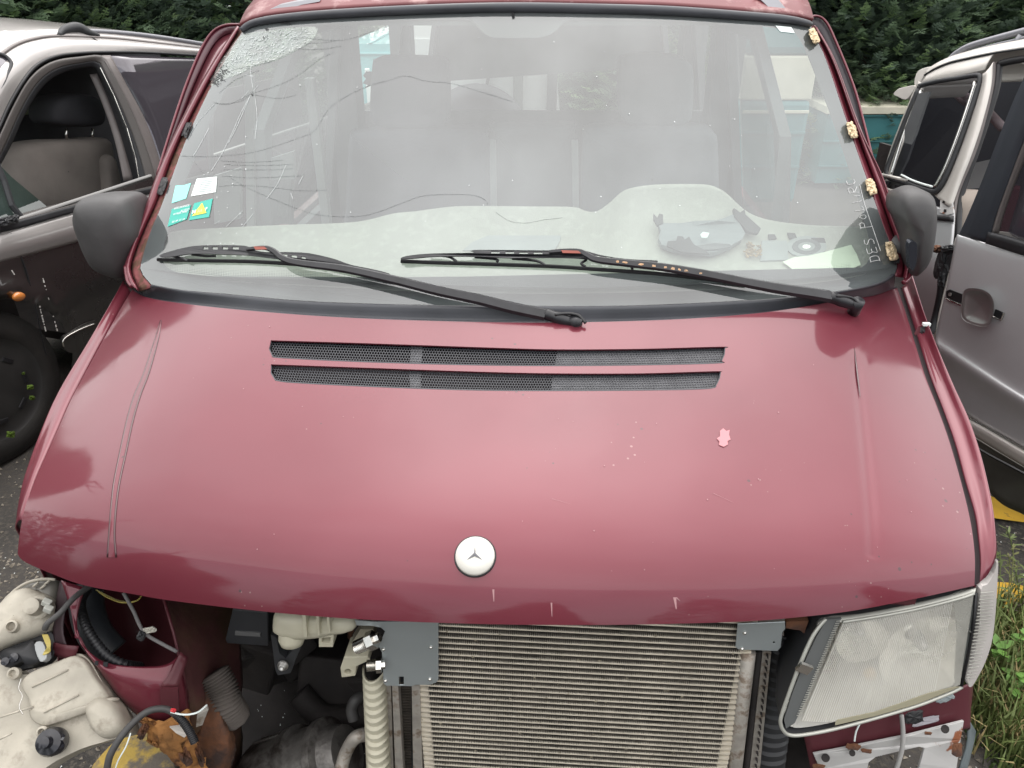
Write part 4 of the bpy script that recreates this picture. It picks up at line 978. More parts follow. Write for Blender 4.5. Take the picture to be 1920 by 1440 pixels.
for a_, b_ in (((178,1243),(184,1248)), ((194,1245),(202,1251))):
    mb = MB(); mb.plate([DP(a_[0], a_[1]-3, 1.437), DP(b_[0], a_[1]-2, 1.437), DP(b_[0]-1, b_[1], 1.437), DP(a_[0]-1, b_[1]-2, 1.437)], (0, .002, 0)); mb.build('slot', M_BLACK, van)
# boxy folded bracket at the right end of the panel
grid_sheet('folded_bracket', [[(338,1222,1.46),(318,1262,1.45),(300,1288,1.44)], [(352,1232,1.47),(343,1262,1.46),(333,1290,1.45)]], M_REDIN, 8, 3)
sheet('folded_bracket', [(300,1290,1.435),(334,1290,1.44),(336,1332,1.46),(318,1336,1.455),(302,1322,1.45)], M_REDIN)
# inner wing
grid_sheet('inner_wing', [[(306,1118,1.52),(330,1200,1.50),(346,1270,1.50),(356,1330,1.52),(350,1400,1.55),(358,1470,1.60)],
   [(345,1120,1.58),(375,1200,1.57),(385,1270,1.57),(392,1330,1.57),(400,1400,1.60),(415,1470,1.65)],
   [(440,1125,1.75),(450,1200,1.76),(455,1270,1.78),(450,1330,1.80),(455,1400,1.82),(440,1470,1.85)]],
   mat('rust_stained_wing', (.085, .025, .025), .75, var=.35, vscale=6, col2=(.075, .04, .02), c2lo=.45, c2hi=.62, c2scale=5, bump=.35, bscale=40), 40, 8, jit=.0012, label='rust stained inner wing')
mb = MB(); mb.tube([DP(306,1118,1.50), DP(325,1185,1.485), DP(342,1255,1.485), DP(352,1312,1.50)], .003, 6); mb.build('wing_seam', M_REDIN, van, True)
grid_sheet('inner_wing_lower', [[(385,1290,1.56),(380,1350,1.55),(360,1400,1.55),(350,1460,1.58)], [(410,1330,1.56),(425,1370,1.55),(425,1410,1.56),(415,1460,1.60)], [(432,1360,1.62),(442,1390,1.62),(440,1420,1.64),(425,1460,1.66)]], M_RUST, 24, 6, jit=.002)
# orange, crumpled bottom end of the leg
grid_sheet('rusted_leg', [[(262,1345,1.46),(275,1372,1.46),(300,1402,1.48),(335,1430,1.52),(350,1470,1.55)], [(300,1352,1.45),(312,1380,1.45),(325,1400,1.46),(345,1430,1.50),(362,1470,1.54)], [(352,1330,1.47),(360,1362,1.47),(372,1395,1.50),(385,1430,1.52),(395,1470,1.56)]], M_RUSTO, 26, 8, jit=.004, label='orange rusted end of the chassis leg')
lumpD = lambda nm, x, y, w_, h_, a_, m, d_, s_, th=.03: lump(nm, x, y, w_, h_, a_, m, lambda X_, Y_, o: VF.D(X_, Y_, d_+o), van, thick=th, seed=s_)
for k, (x, y, w_, h_, a_) in enumerate(((268,1372,14,30,.5),(280,1352,30,10,.4),(262,1345,12,16,0),(286,1392,26,10,.6),(345,1415,22,40,-.5),(316,1392,20,30,.3),(372,1412,14,50,-.35))):
    lumpD('rust_flake', x, y, w_, h_, a_, M_RUSTO if k % 2 else M_RUST, 1.45+.01*k, 200+k)
sheet('torn_white_edge', [(318,1362,1.445),(338,1360,1.445),(352,1376,1.45),(346,1382,1.45),(330,1374,1.445)], mat('bare_filler', (.5, .46, .42), .8, var=.2))
# cables
hose('ribbed_hose', [(165,1102,1.60),(152,1130,1.56),(160,1170,1.50),(180,1205,1.475),(205,1232,1.465),(235,1246,1.47),(262,1250,1.52)], .0085, M_BLACK, ribs=True)
hose('fat_hose', [(160,1098,1.64),(165,1150,1.62),(180,1190,1.60),(210,1225,1.60)], .034, mat('dull_black_rubber', (.03, .034, .04), .5, var=.2))
hose('cable', [(170,1098,1.47),(140,1120,1.44),(112,1150,1.42),(90,1168,1.41),(84,1180,1.41)], .0055, M_HOSE)
hose('cable', [(232,1112,1.47),(250,1145,1.46),(262,1172,1.46),(275,1190,1.455),(300,1205,1.46),(332,1222,1.47)], .0035, mat('taped_grey_cable', (.16, .15, .15), .7, var=.3))
hose('yellow_wire', [(185,1110,1.58),(205,1122,1.57),(230,1130,1.57),(255,1127,1.57),(265,1118,1.58)], .0014, mat('wire_yellow', (.42, .34, .08), .5))
hose('yellow_wire', [(180,1106,1.58),(200,1116,1.575),(222,1126,1.575),(245,1130,1.575)], .0014, mat('wire_olive', (.28, .24, .08), .5))
lumpD('torn_connector', 280, 1182, 26, 12, -.2, mat('torn_white_plastic', (.5, .48, .42), .6, var=.3), 1.455, 31, .015)
lumpD('torn_connector', 265, 1192, 14, 18, .5, M_BLKP, 1.45, 32, .015)
hose('loom', [(200,1445,1.36),(207,1415,1.36),(228,1380,1.37),(255,1350,1.39),(282,1332,1.40),(312,1330,1.41),(335,1345,1.415),(355,1372,1.42),(365,1392,1.42)], .0062, M_HOSE)
hose('loom_cover', [(328,1338,1.412),(345,1355,1.414),(358,1376,1.416),(365,1392,1.417)], .0074, M_BLACK, ribs=True)
hose('white_wire', [(320,1335,1.40),(345,1340,1.41),(370,1336,1.42),(388,1322,1.44)], .0018, M_STW)
hose('white_wire', [(245,1375,1.37),(236,1400,1.37),(222,1425,1.37),(215,1445,1.37)], .0012, M_STW)
lumpD('wire_nut', 325, 1332, 10, 8, .2, mat('wire_red', (.6, .04, .05), .5), 1.395, 41, .008)
sheet('rag_of_tape', [(388,1322,1.44),(391,1330,1.44),(380,1358,1.45),(368,1362,1.45),(370,1340,1.44)], M_OX)

# ============================================================ HEADLIGHT (right)
HLN = Vector((-.30, 1, -.30)); HLP = RP(1640, 1240, -.015)
def HLt(px, py, off=0.0): return VF.P(px, py, HLP+Vector((0, off, 0)), HLN)
M_CHR = mat('reflector_chrome', (.88, .87, .84), .25, .5, var=.08, rvar=.08)
M_LENS = glassmat('ribbed_lens', (.93, .92, .88), dust=.42, dustcol=(.76, .74, .67), dustvar=.2, dscale=6, boost=1.3, rough=.15)
M_HRIM = mat('headlight_rim', (.42, .42, .38), .35, .3, var=.1)
o1 = cr([(1540,1162),(1524,1192),(1500,1245),(1480,1298),(1465,1342),(1464,1358),(1469,1370),(1480,1378),(1505,1378),(1560,1368),(1640,1347),(1720,1323),(1780,1300),(1803,1288),(1815,1240),(1826,1170),(1829,1106),(1780,1119),(1700,1137),(1620,1153)], 3, True)
HL3 = [HLt(p.x, p.y) for p in o1]; cH = centre(HL3)
head = MB(); rws = []
for s_, d_ in ((.975, .008), (.92, .05), (.82, .11), (.65, .16), (.4, .19), (.01, .19)): rws.append([cH+(p-cH)*(s_*.965)+Vector((0, d_, 0)) for p in HL3])
head.grid(rws, True); hl = head.build('headlight', M_CHR, van, True, label='clear ribbed headlight on the right')
mb = MB(); mb.grid([[cH+(p-cH)*s_+Vector((0, d_, 0)) for p in HL3] for s_, d_ in ((1.0, .004), (.98, .05), (.86, .11), (.68, .165), (.4, .20), (.01, .20))], True); mb.build('housing', M_BLKP, hl, True)
mb = MB(); mb.tube([HLt(p.x, p.y, -.002) for p in cr([(1548,1160),(1524,1192),(1500,1245),(1480,1298),(1465,1342),(1464,1358),(1469,1370),(1480,1378),(1505,1378),(1560,1368),(1640,1347),(1720,1323),(1780,1300),(1804,1288)], 4)], .0032, 8); mb.build('rim', M_HRIM, hl, True)
mb = MB(); pts = [(1550,1162),(1578,1160),(1560,1195),(1535,1250),(1512,1310),(1490,1356),(1474,1366),(1470,1350),(1485,1302),(1505,1250),(1530,1196)]
P = [HLt(p[0], p[1], -.004) for p in pts]; mb.plate(P, (0, .004, 0)); mb.build('rim_band', mat('band_grey_black', (.10, .105, .105), .35), hl)
mb = MB()
for k in range(42):
    v = k/42; q0 = Vector((1576, 1164, 0)).lerp(Vector((1500, 1345, 0)), v); mb.tube([HLt(q0.x, q0.y, -.0062), HLt(q0.x-8, q0.y+1, -.0062)], .0007, 4, False)
mb.build('rim_ridges', M_HRIM, hl)['kind'] = 'stuff'
LT = [(1580,1166),(1640,1157),(1720,1142),(1800,1122),(1826,1113)]; LB = [(1502,1352),(1560,1353),(1640,1338),(1720,1315),(1800,1284)]
mb = MB(); top = cr([(1548,1160),(1620,1151),(1700,1136),(1780,1117),(1830,1103)], 5); low = cr([(1578,1167),(1640,1158),(1720,1143),(1790,1125),(1828,1113)], 5)
top = resamp(top, 30); low = resamp(low, 30); mb.grid([[HLt(p.x, p.y-6, .03) for p in top], [HLt(p.x, p.y, .0) for p in top], [HLt(p.x, p.y, -.003) for p in low]]); mb.build('top_flange', M_HRIM, hl, True)
TT = resamp(cr(LT, 6), 361); BB = resamp(cr(LB, 6), 361)
rows = []
for j in range(5):
    row = []
    for i in range(361):
        p = TT[i].lerp(BB[i], j/4); row.append(HLt(p.x, p.y, -.003+(.00035*math.sin(i*math.pi/3) if i < 300 else 0)))
    rows.append(row)
mb = MB(); mb.grid(rows); lens = mb.build('lens', M_LENS, hl); autosm(lens, 80)
fl_ = MB()
for i in range(2, 300, 5):
    for j0, j1 in ((0, .42), (.42, 1)):
        a0, a1_ = TT[i].lerp(BB[i], j0), TT[i].lerp(BB[i], j1); b0, b1_ = TT[min(360, i+2)].lerp(BB[min(360, i+2)], j0), TT[min(360, i+2)].lerp(BB[min(360, i+2)], j1); sh_ = 0 if j0 else 1.4
        fl_.add([HLt(a0.x+sh_, a0.y, -.0042), HLt(b0.x+sh_, b0.y, -.0042), HLt(b1_.x+sh_, b1_.y, -.0042), HLt(a1_.x+sh_, a1_.y, -.0042)], [(0, 1, 2, 3)])
fo_ = fl_.build('flute', glassmat('lens_flute', (.96, .96, .94), dust=.5, dustcol=(.80, .79, .75), dustvar=.15, dscale=7, boost=1.5, rough=.1), hl); fo_['kind'] = 'stuff'
mb = MB(); mb.tube([HLt(p.x, p.y, -.004) for p in resamp(cr(LT, 6), 30)], .0028, 6); mb.build('lens_edge', M_HRIM, hl, True)
mb = MB(); mb.tube([HLt(1830,1112,-.003), HLt(1826,1175,-.003), HLt(1803,1286,-.003)], .0025, 6); mb.build('lens_gap', M_BLACK, hl, True)
# reflector bowls seen through the lens
for nm, x, y, r_, m_ in (('reflector_bowl', 1735, 1225, .085, M_CHR), ('reflector_bowl', 1615, 1200, .045, M_CHR)):
    c_ = HLt(x, y, .03); mb = MB(); mb.lathe(c_, (-.1, 1, -.1), [(r_, -.005), (r_*.97, .004), (r_*.8, .03), (r_*.5, .05), (r_*.2, .058), (r_*.14, .05)], 32); mb.build(nm, m_, hl, True)
    mb = MB(); mb.lathe(c_+Vector((0, .045, 0)), (0, -1, .1), [(.012, 0), (.012, .02), (.009, .035), (0, .04)], 14); mb.build('bulb', mat('bulb_glass', (.6, .6, .62), .1, .3), hl, True)
mb = MB(); P = [HLt(p[0], p[1], .008) for p in ((1788,1128),(1826,1116),(1822,1180),(1806,1270),(1790,1275),(1795,1190))]; mb.plate(P, (0, .003, 0)); mb.build('grey_side_panel', mat('grey_lamp_panel', (.15, .16, .155), .4), hl)
mb = MB(); c_ = HLt(1630, 1262, .012); mb.lathe(c_, (0, -1, .2), [(.011, 0), (.010, .006), (0, .009)], 16); mb.build('amber_bulb', mat('amber_bulb', (.55, .33, .12), .4), hl, True)
mb = MB(); P = [HLt(p[0], p[1], -.005) for p in ((1566,1356),(1570,1350),(1640,1335),(1690,1318),(1740,1300),(1790,1288),(1800,1288),(1720,1320),(1640,1343),(1566,1360))]; mb.plate(P, (0, .001, 0)); mb.build('water_line', mat('wet_film', (.30, .28, .20), .2), hl)
mb = MB(); mb.box(HLt(1508, 1253, -.012), (.022, .006, .018), Matrix.Rotation(.4, 3, 'Y')); mb.build('clip', M_STEEL, hl)
# clear corner lamp
CLN = Vector((-.9, 1, -.35)); CLP = HLt(1836, 1110, -.004)
def CL(px, py, off=0.0): return VF.P(px, py, CLP+Vector((0, off, 0)), CLN)
ol = cr([(1836,1104),(1848,1094),(1860,1075),(1868,1050),(1867,1090),(1864,1140),(1858,1195),(1845,1238),(1828,1272),(1818,1286),(1813,1280),(1822,1240),(1833,1170)], 3, True)
P = [CL(p.x, p.y) for p in ol]; mb = MB(); cc = centre(P)
mb.plate([q+Vector((.0, .012, 0)) for q in P], (.002, -.014, .0))
cl = mb.build('corner_lamp', mat('clear_corner_lens', (.50, .47, .45), .22, 0, var=.08, coat=.5, rvar=.05), van, label='clear corner indicator lamp')
mb = MB()
for k in range(26):
    y = 1112+k*6.4; xa = 1836-k*1.05; xb = 1866-max(0, k-6)*1.45-k*.2
    if xb-xa > 6: mb.tube([CL(xa+2, y, -.010), CL(xb-3, y-2, -.012)], .0009, 4, False)
mb.build('lens_ribs', M_HRIM, cl)['kind'] = 'stuff'
# panel and bumper bracket under the lamp
grid_sheet('lamp_support', [[(1505,1372,1.56),(1640,1345,1.56),(1800,1290,1.58),(1826,1275,1.62)], [(1512,1400,1.57),(1640,1378,1.57),(1800,1330,1.59),(1822,1320,1.63)], [(1520,1440,1.58),(1640,1420,1.58),(1806,1368,1.60),(1815,1370,1.63)]], M_REDIN, 30, 5, label='chipped dark maroon panel below the headlight')
lumpD('chipped_zinc', 1770, 1305, 34, 22, -.3, mat('bare_grey_zinc', (.22, .25, .26), .6, var=.2), 1.578, 61, .004)
lumpD('chipped_zinc', 1735, 1352, 50, 12, -.25, mat('flaked_grey', (.35, .33, .36), .7, var=.3), 1.58, 62, .004)
lumpD('rubber_plug', 1714, 1345, 36, 24, -.2, M_BLACK, 1.575, 63, .006)
wb = [(1524,1412,1.56),(1560,1406,1.56),(1600,1398,1.56),(1700,1378,1.56),(1806,1350,1.58),(1800,1385,1.585),(1792,1440,1.60),(1785,1475,1.61),(1712,1475,1.60),(1724,1430,1.58),(1732,1402,1.575),(1722,1400,1.575),(1680,1408,1.575),(1640,1418,1.575),(1628,1428,1.575),(1618,1475,1.60),(1530,1475,1.60),(1536,1440,1.58)]
bb = sheet('bumper_bracket', wb, M_WHITEP, .006, label='chipped white primed bracket with bolt holes'); bevel(bb, .001, 1)
for (x, y, r_) in ((1548,1421,8), (1598,1412,6), (1772,1367,8)):
    mb = MB(); c_ = DP(x, y, 1.551); mb.lathe(c_, (0, -1, .8), [(r_*.00107, 0), (r_*.0010, .001), (0, .0005)], 14); mb.build('bolt_hole', M_DARK, bb)
for (x, y, w_, h_) in ((1600,1400,26,12),(1535,1438,22,10),(1795,1405,18,26),(1625,1408,20,8),(1740,1375,14,6)):
    lumpD('rust_patch', x, y, w_, h_, .1, M_RUST, 1.555, int(x), .003)
hose('drain_tube', [(1690,1340,1.55),(1693,1370,1.55),(1692,1400,1.55),(1686,1425,1.555),(1678,1450,1.56)], .0045, mat('grey_tube', (.36, .35, .34), .6))
hose('white_drip', [(1612,1357,1.555),(1605,1372,1.555),(1602,1390,1.555)], .0018, M_STW)
grid_sheet('side_bracket', [[(1812,1340,1.62),(1815,1390,1.64),(1796,1450,1.66)], [(1830,1372,1.64),(1826,1395,1.66),(1812,1450,1.68)]], mat('blue_grey_plastic', (.16, .19, .20), .5), 8, 3)
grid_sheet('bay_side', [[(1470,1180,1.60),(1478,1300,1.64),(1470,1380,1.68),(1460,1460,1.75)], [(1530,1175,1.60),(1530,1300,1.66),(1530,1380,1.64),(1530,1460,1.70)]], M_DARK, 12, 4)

# ============================================================ HEADLAMP UNIT HANGING OUT (left), its own thing
HF_ = Frame((-1.0, .05, 0), R(-4))
hu = thing('detached_headlamp', 'dusty white headlamp housing dangling backwards by its wires, lower left', 'headlamp', HF_)
p0 = HF_.D(110, 1290, 1.44); hn = Vector((.15, -.62, .77)).normalized()
def HU(px, py, off=0.0): return HF_.P(px, py, p0+hn*off, hn)
M_HOUS = mat('dusty_white_plastic', (.42, .385, .32), .6, var=.22, vscale=14, col2=(.15, .12, .09), c2lo=.53, c2hi=.78, c2scale=18, bump=.1)
def hplate(name, pts, off, th, m=M_HOUS, bev=.004, parent=hu, smooth=False, **kw):
    mb = MB(); P = [HU(p.x, p.y, off) for p in cr(pts, 3, True)]; mb.plate([p-hn*th for p in P], hn*th); o = mb.build(name, m, parent, **kw); bevel(o, bev, 3, 50); autosm(o, 50); return o
def hpuff(name, pts, off, rings, m=M_HOUS, parent=hu, **kw):
    mb = MB(); P = [HU(p.x, p.y, off) for p in cr(pts, 4, True)]; puff(mb, P, centre(P), hn, rings); return mb.build(name, m, parent, True, **kw)
hplate('lower_housing', [(-30,1235),(30,1262),(62,1262),(100,1246),(142,1225),(168,1238),(188,1272),(215,1322),(242,1372),(205,1388),(150,1405),(85,1440),(60,1475),(-30,1475)], 0, .06)
hpuff('access_cover', [(48,1290),(52,1272),(70,1258),(108,1243),(145,1230),(166,1240),(185,1270),(206,1300),(202,1312),(160,1330),(100,1352),(80,1352),(68,1340),(62,1315)], 0, [(1, -.01), (1, .012), (.97, .018), (.9, .020), (.6, .021), (.01, .021)])
hpuff('cover_lip', [(60,1330),(64,1348),(84,1360),(110,1356),(212,1318),(210,1308),(160,1328),(98,1350),(80,1350),(68,1338)], .004, [(1, -.01), (1, .01), (.9, .016), (.01, .018)])
for a, b in (((60,1288),(128,1256)), ((82,1336),(148,1303)), ((0,1345),(62,1325)), ((0,1386),(22,1375))):
    mb = MB(); mb.tube([HU(a[0], a[1], .022), HU(b[0], b[1], .022)], .0018, 6); mb.build('rib', M_HOUS, hu, True)
hpuff('round_bulge', [(165,1330),(178,1312),(200,1305),(225,1320),(238,1350),(236,1372),(205,1385),(180,1370)], 0, [(1, -.02), (1, .008), (.9, .022), (.6, .032), (.01, .035)])
hpuff('upper_housing', [(-25,1150),(2,1133),(22,1112),(48,1102),(70,1108),(98,1122),(99,1152),(92,1176),(70,1190),(30,1205),(0,1216),(-25,1225)], .01, [(1, -.05), (1, .0), (.93, .014), (.75, .024), (.4, .030), (.01, .032)])
mb = MB(); mb.tube([HU(p.x, p.y, .012) for p in cr([(-10,1165),(2,1140),(22,1112),(50,1093),(80,1086),(104,1087)], 5)], .003, 6); mb.build('lens_rim', M_HOUS, hu, True)
hpuff('dark_lens_back', [(20,1118),(50,1095),(85,1087),(108,1090),(104,1120),(98,1125),(70,1108),(48,1104)], .0, [(1, -.03), (1, 0), (.6, .006), (.01, .008)], mat('smoky_lens', (.16, .15, .13), .35, var=.3))
for x, y in ((62,1100),(76,1104),(84,1096)):
    mb = MB(); mb.tube([HU(x, y, .012), HU(x+10, y-8, .014)], .0025, 6); mb.build('lens_clip', M_HOUS, hu, True)
def sock(x, y, r, prof, m, name, ax=hn, parent=hu):
    mb = MB(); mb.lathe(HU(x, y, .01), ax, [(r*a, b) for a, b in prof], 24); o = mb.build(name, m, parent); autosm(o, 35); return o
sock(80, 1142, .020, [(1.15, .0), (1.15, .022), (1, .026), (.8, .026), (.75, .05), (.6, .052), (0, .052)], M_HOUS, 'bulb_holder')
for dx, dy in ((4, -10), (7, 2)):
    mb = MB(); mb.box(HU(84+dx, 1140+dy, .062), (.016, .012, .012), Matrix.Rotation(.5, 3, 'Y')); b_ = mb.build('terminal', mat('pale_grey_plastic', (.42, .42, .38), .5), hu); bevel(b_, .002)
sock(40, 1178, .011, [(1, .0), (1, .04), (.75, .042), (.7, .02), (0, .02)], M_HOUS, 'boss')
hpuff('side_boss', [(22,1180),(32,1170),(50,1170),(52,1185),(40,1193),(24,1194)], .02, [(1, -.02), (1, .006), (.7, .012), (.01, .014)])
hplate('shadow_gap', [(-20,1222),(30,1202),(78,1186),(100,1190),(98,1235),(60,1252),(-20,1262)], -.004, .02, M_BLACK)
hpuff('connector', [(10,1228),(18,1218),(40,1214),(60,1206),(74,1202),(80,1222),(84,1240),(62,1250),(50,1242),(28,1252),(14,1248)], .004, [(1, -.01), (1, .016), (.92, .022), (.01, .024)], M_BLACK)
hplate('connector_block', [(64,1208),(80,1204),(88,1232),(74,1240)], .03, .02, mat('dusty_grey_block', (.34, .35, .35), .6), .002)
sock(36, 1234, .009, [(1, .01), (.9, .022), (0, .026)], mat('shiny_black', (.02, .02, .025), .15), 'connector_pin')
sock(19, 1241, .008, [(1, .01), (.9, .02), (0, .022)], mat('shiny_black', (.02, .02, .025), .15), 'connector_pin')
for k in range(5):
    mb = MB(); x = 80+k*2.2
    mb.tube(cr([HU(x, 1190, .03), HU(x+5, 1203, .035), HU(x+9-k, 1214, .035), HU(x+4, 1222, .03), HU(x+1-2*k, 1228, .03)], 5), .0014, 5); mb.build('yellow_wire', mat('wire_mustard', (.45, .36, .10), .5), hu, True)
sock(104, 1390, .024, [(1.0, .0), (1.05, .02), (.9, .03), (.45, .034), (.42, .05), (.2, .052), (0, .052)], mat('shiny_black', (.02, .02, .025), .15), 'adjuster_knob')
for k in range(7):
    a_ = k*.9; q = HU(104+15*math.cos(a_), 1390+14*math.sin(a_), .035); mb = MB(); mb.box(q, (.005, .006, .014), Matrix.Rotation(a_, 3, 'Y')); mb.build('knob_tooth', mat('shiny_black', (.02, .02, .025), .15), hu)
sock(84, 1372, .010, [(1, 0), (1, .012), (.6, .015), (.5, .006), (0, .006)], M_HOUS, 'screw_tower'); sock(30, 1263, .011, [(1, 0), (1, .012), (.6, .015), (.5, .006), (0, .006)], M_HOUS, 'screw_tower')
mb = MB(); mb.tube(cr([HU(40, 1272, .026), HU(35, 1290, .026), HU(42, 1305, .026), HU(36, 1325, .026), HU(44, 1340, .026)], 5), .0009, 4); mb.build('spring_wire', M_STEEL, hu, True)
# ============================================================ INSIDE THE VAN
M_DASH = mat('dusty_grey_dashboard', (.36, .35, .31), .85, var=.10, vscale=5, col2=(.46, .45, .40), c2lo=.5, c2hi=.75, c2scale=30, bump=.35, bscale=400)
M_SEAT = mat('grey_seat_cloth', (.10, .105, .125), .9, var=.15, vscale=6, bump=.2, bscale=300)
M_SEATL = mat('pale_seat_cloth', (.17, .18, .20), .9, var=.15, vscale=6, bump=.2, bscale=300)
M_IN = mat('interior_trim_grey', (.13, .135, .14), .85, var=.15)
M_INL = mat('interior_trim_pale', (.30, .31, .31), .8, var=.1)
M_HEADL = mat('headlining', (.16, .165, .165), .95, var=.1)
DT = [(318,436),(345,431),(396,428),(520,422),(640,418),(690,412),(738,400),(780,396),(800,393),(850,387),(900,386),(1000,387),(1075,388),(1100,396),(1120,396),(1145,378),(1165,360),(1185,352),(1230,346),(1300,345),(1335,348),(1362,362),(1385,384),(1410,402),(1450,414),(1520,422),(1590,424),(1626,426)]
DB = [(296,505),(400,525),(560,535),(750,545),(950,550),(1100,550),(1300,545),(1480,535),(1600,520),(1650,500)]
def dash_hit(px, py, v):
    a = GG(px, py, .03); b = VF.Y(px, py, 1.15-.08*abs(a.x)) ; ta, tb = VF.dep(a), VF.dep(b)
    return VF.D(px, py, max(ta, ta+(tb-ta)*v))
T = resamp(cr(DT, 4), 120); B = resamp(cr(DB, 4), 120); rows = []
N_ = 26
back = [dash_hit(p.x, p.y, 1.0) for p in T]
rows.append([p+Vector((0, .06, -.45)) for p in back]); rows.append([p+Vector((0, .03, -.05)) for p in back]); rows.append([p+Vector((0, .012, -.006)) for p in back])
for j in range(N_+1):
    u = j/N_; rows.append([dash_hit(t.x+(b.x-t.x)*u, t.y+(b.y-t.y)*u, (1-u)**.8) for t, b in zip(T, B)])
mb = MB(); mb.grid(rows); dash = mb.build('dashboard', M_DASH, van, True)
def DH(px, py, off=0.0):
    # height of the dash top under a pixel: found on its own grid
    best = None
    for j in range(3, len(rows)-1):
        for i in (0,): pass
    k = min(range(120), key=lambda i: abs((T[i].x+B[i].x)/2-px)); y0_, y1_ = T[k].y, B[k].y
    u = min(1, max(0, (py-y0_)/(y1_-y0_))); p = dash_hit(px, py, (1-u)**.8); return VF.D(px, py, VF.dep(p)-off)
def dpoly(name, pts, m, off, th=.004, parent=dash, **kw):
    P = [DH(p[0], p[1], off) for p in pts]; tr = tessellate_polygon([[Vector((p[0], -p[1], 0)) for p in pts]])
    mb = MB(); mb.add(P, [tuple(t) for t in tr]); o = mb.build(name, m, parent, **kw); solid(o, th, 0); return o
dpoly('airbag_flap', [(915,442),(1052,442),(1050,452),(1040,470),(868,470),(885,455)], M_INL, .004, .002)
dpoly('vent_square', [(1440,440),(1452,440),(1456,448),(1442,450)], M_BLKP, .004); dpoly('vent_square', [(1476,437),(1490,438),(1494,447),(1480,448)], M_BLKP, .004); dpoly('vent_square', [(1520,447),(1545,447),(1548,456),(1524,456)], M_BLKP, .004)
dpoly('vent_panel', [(1428,452),(1475,452),(1478,488),(1425,490)], M_INL, .003)
for sc_ in (1.0, .72, .42, .2):
    pts = [(1512+38*sc_*math.cos(a), 463+20*sc_*math.sin(a)) for a in [k*.3927 for k in range(16)]]
    dpoly('speaker_grille', pts, (M_INL, M_IN, M_INL, M_STEEL)[(1.0, .72, .42, .2).index(sc_)], .004+.006*(1-sc_), .003, label='round speaker grille')
# loose things lying on the dash: their own things
def loose(name, lab, cat, pts, m, off, th=.002):
    P = [DH(p[0], p[1], off) for p in pts]; fr = VF.M; Pw = [fr @ p for p in P]
    tr = tessellate_polygon([[Vector((p[0], -p[1], 0)) for p in pts]]); mb = MB(); mb.add(Pw, [tuple(t) for t in tr]); o = mb.build(name, m); solid(o, th, 0); tag(o, lab, cat); return o
M_PAPER = mat('yellowish_paper', (.80, .84, .68), .7, var=.03)
loose('paper_sheet', 'creased pale yellow-green sheet of paper on the dashboard, right corner', 'paper', [(1467,491),(1490,482),(1515,480),(1545,473),(1596,459),(1607,478),(1614,497),(1590,507),(1550,515),(1515,519),(1490,508)], M_PAPER, .012, .001)
fr_c = Frame((.35, .9, 0), 0)
cowlp = thing('steering_cowl', 'broken grey steering column cowl lying on the dashboard', 'steering cowl', VF)
def cl_(name, pts, m, off, th): 
    P = [DH(p[0], p[1], off) for p in pts]; tr = tessellate_polygon([[Vector((p[0], -p[1], 0)) for p in pts]]); mb = MB(); mb.add(P, [tuple(t) for t in tr]); o = mb.build(name, m, cowlp); solid(o, th, 0); return o
M_COWL = mat('cowl_plastic_grey', (.21, .225, .235), .6, var=.06)
cl_('shell', [(1232,418),(1245,421),(1300,419),(1345,413),(1372,404),(1385,420),(1396,440),(1390,452),(1368,465),(1340,476),(1330,477),(1295,473),(1262,470),(1240,462),(1234,450),(1238,435)], M_COWL, .022, .012)
cl_('recess', [(1305,461),(1340,456),(1368,458),(1372,463),(1340,468),(1312,469)], M_IN, .036, .002)
cl_('rear_lug', [(1225,402),(1232,410),(1236,402),(1243,404),(1243,420),(1232,424),(1225,412)], M_BLKP, .028, .008)
cl_('rear_lug', [(1375,392),(1386,400),(1394,394),(1396,404),(1425,430),(1420,440),(1400,436),(1376,408)], M_BLKP, .026, .010)
cl_('torn_edge', [(1250,462),(1252,453),(1268,452),(1270,443),(1280,444),(1284,450),(1292,444),(1296,452),(1302,460),(1322,470),(1330,477),(1280,474)], M_BLKP, .036, .003)
cl_('tag', [(1313,440),(1318,435),(1330,437),(1326,446),(1316,446)], M_STW, .037, .002)
mb = MB(); rr_ = random.Random(8)
for k in range(40):
    c_ = VF.M @ DH(1412+rr_.uniform(-14, 14), 468+rr_.uniform(-12, 12), .01+rr_.uniform(0, .02)); mb.box(c_, (rr_.uniform(.006, .02), .003, .003), Matrix.Rotation(rr_.uniform(0, 3), 3, 'Z') @ Matrix.Rotation(rr_.uniform(-1, 1), 3, 'Y'))
o = mb.build('dry_leaf_clump', mat('dry_leaf_brown', (.36, .24, .13), .9, var=.4)); tag(o, 'small clump of dry brown leaves beside the broken cowl on the dashboard', 'leaves')

def YP(px, py, y): return VF.Y(px, py, y)
def ypuff(name, pts, y, m, dep=.10, r=.03, parent=van, n=4, **kw):
    P = [YP(p.x, p.y, y) for p in cr(pts, n, True)]; mb = MB(); c_ = centre(P)
    puff(mb, P, c_, (0, -1, 0), [(.9, -dep), (1, -dep*.8), (1, 0), (.97, r*.5), (.88, r*.85), (.6, r), (.01, r*1.05)]); return mb.build(name, m, parent, True, **kw)
seat = ypuff('seat_backrest', [(655,262),(662,250),(690,246),(800,243),(905,245),(914,262),(920,400),(925,520),(640,520),(648,400)], 1.95, M_SEAT, .12, .05, label='grey backrest of the left passenger seat')
ypuff('seat_backrest', [(918,250),(925,238),(985,236),(1070,236),(1080,250),(1084,400),(1086,520),(925,520),(922,400)], 2.0, M_IN, .12, .03, label='narrow middle backrest')
ypuff('seat_backrest', [(1092,262),(1098,244),(1130,238),(1230,236),(1320,240),(1340,250),(1346,275),(1349,400),(1355,520),(1085,520),(1088,400)], 1.92, M_SEATL, .12, .05, label='grey backrest of the driver seat')
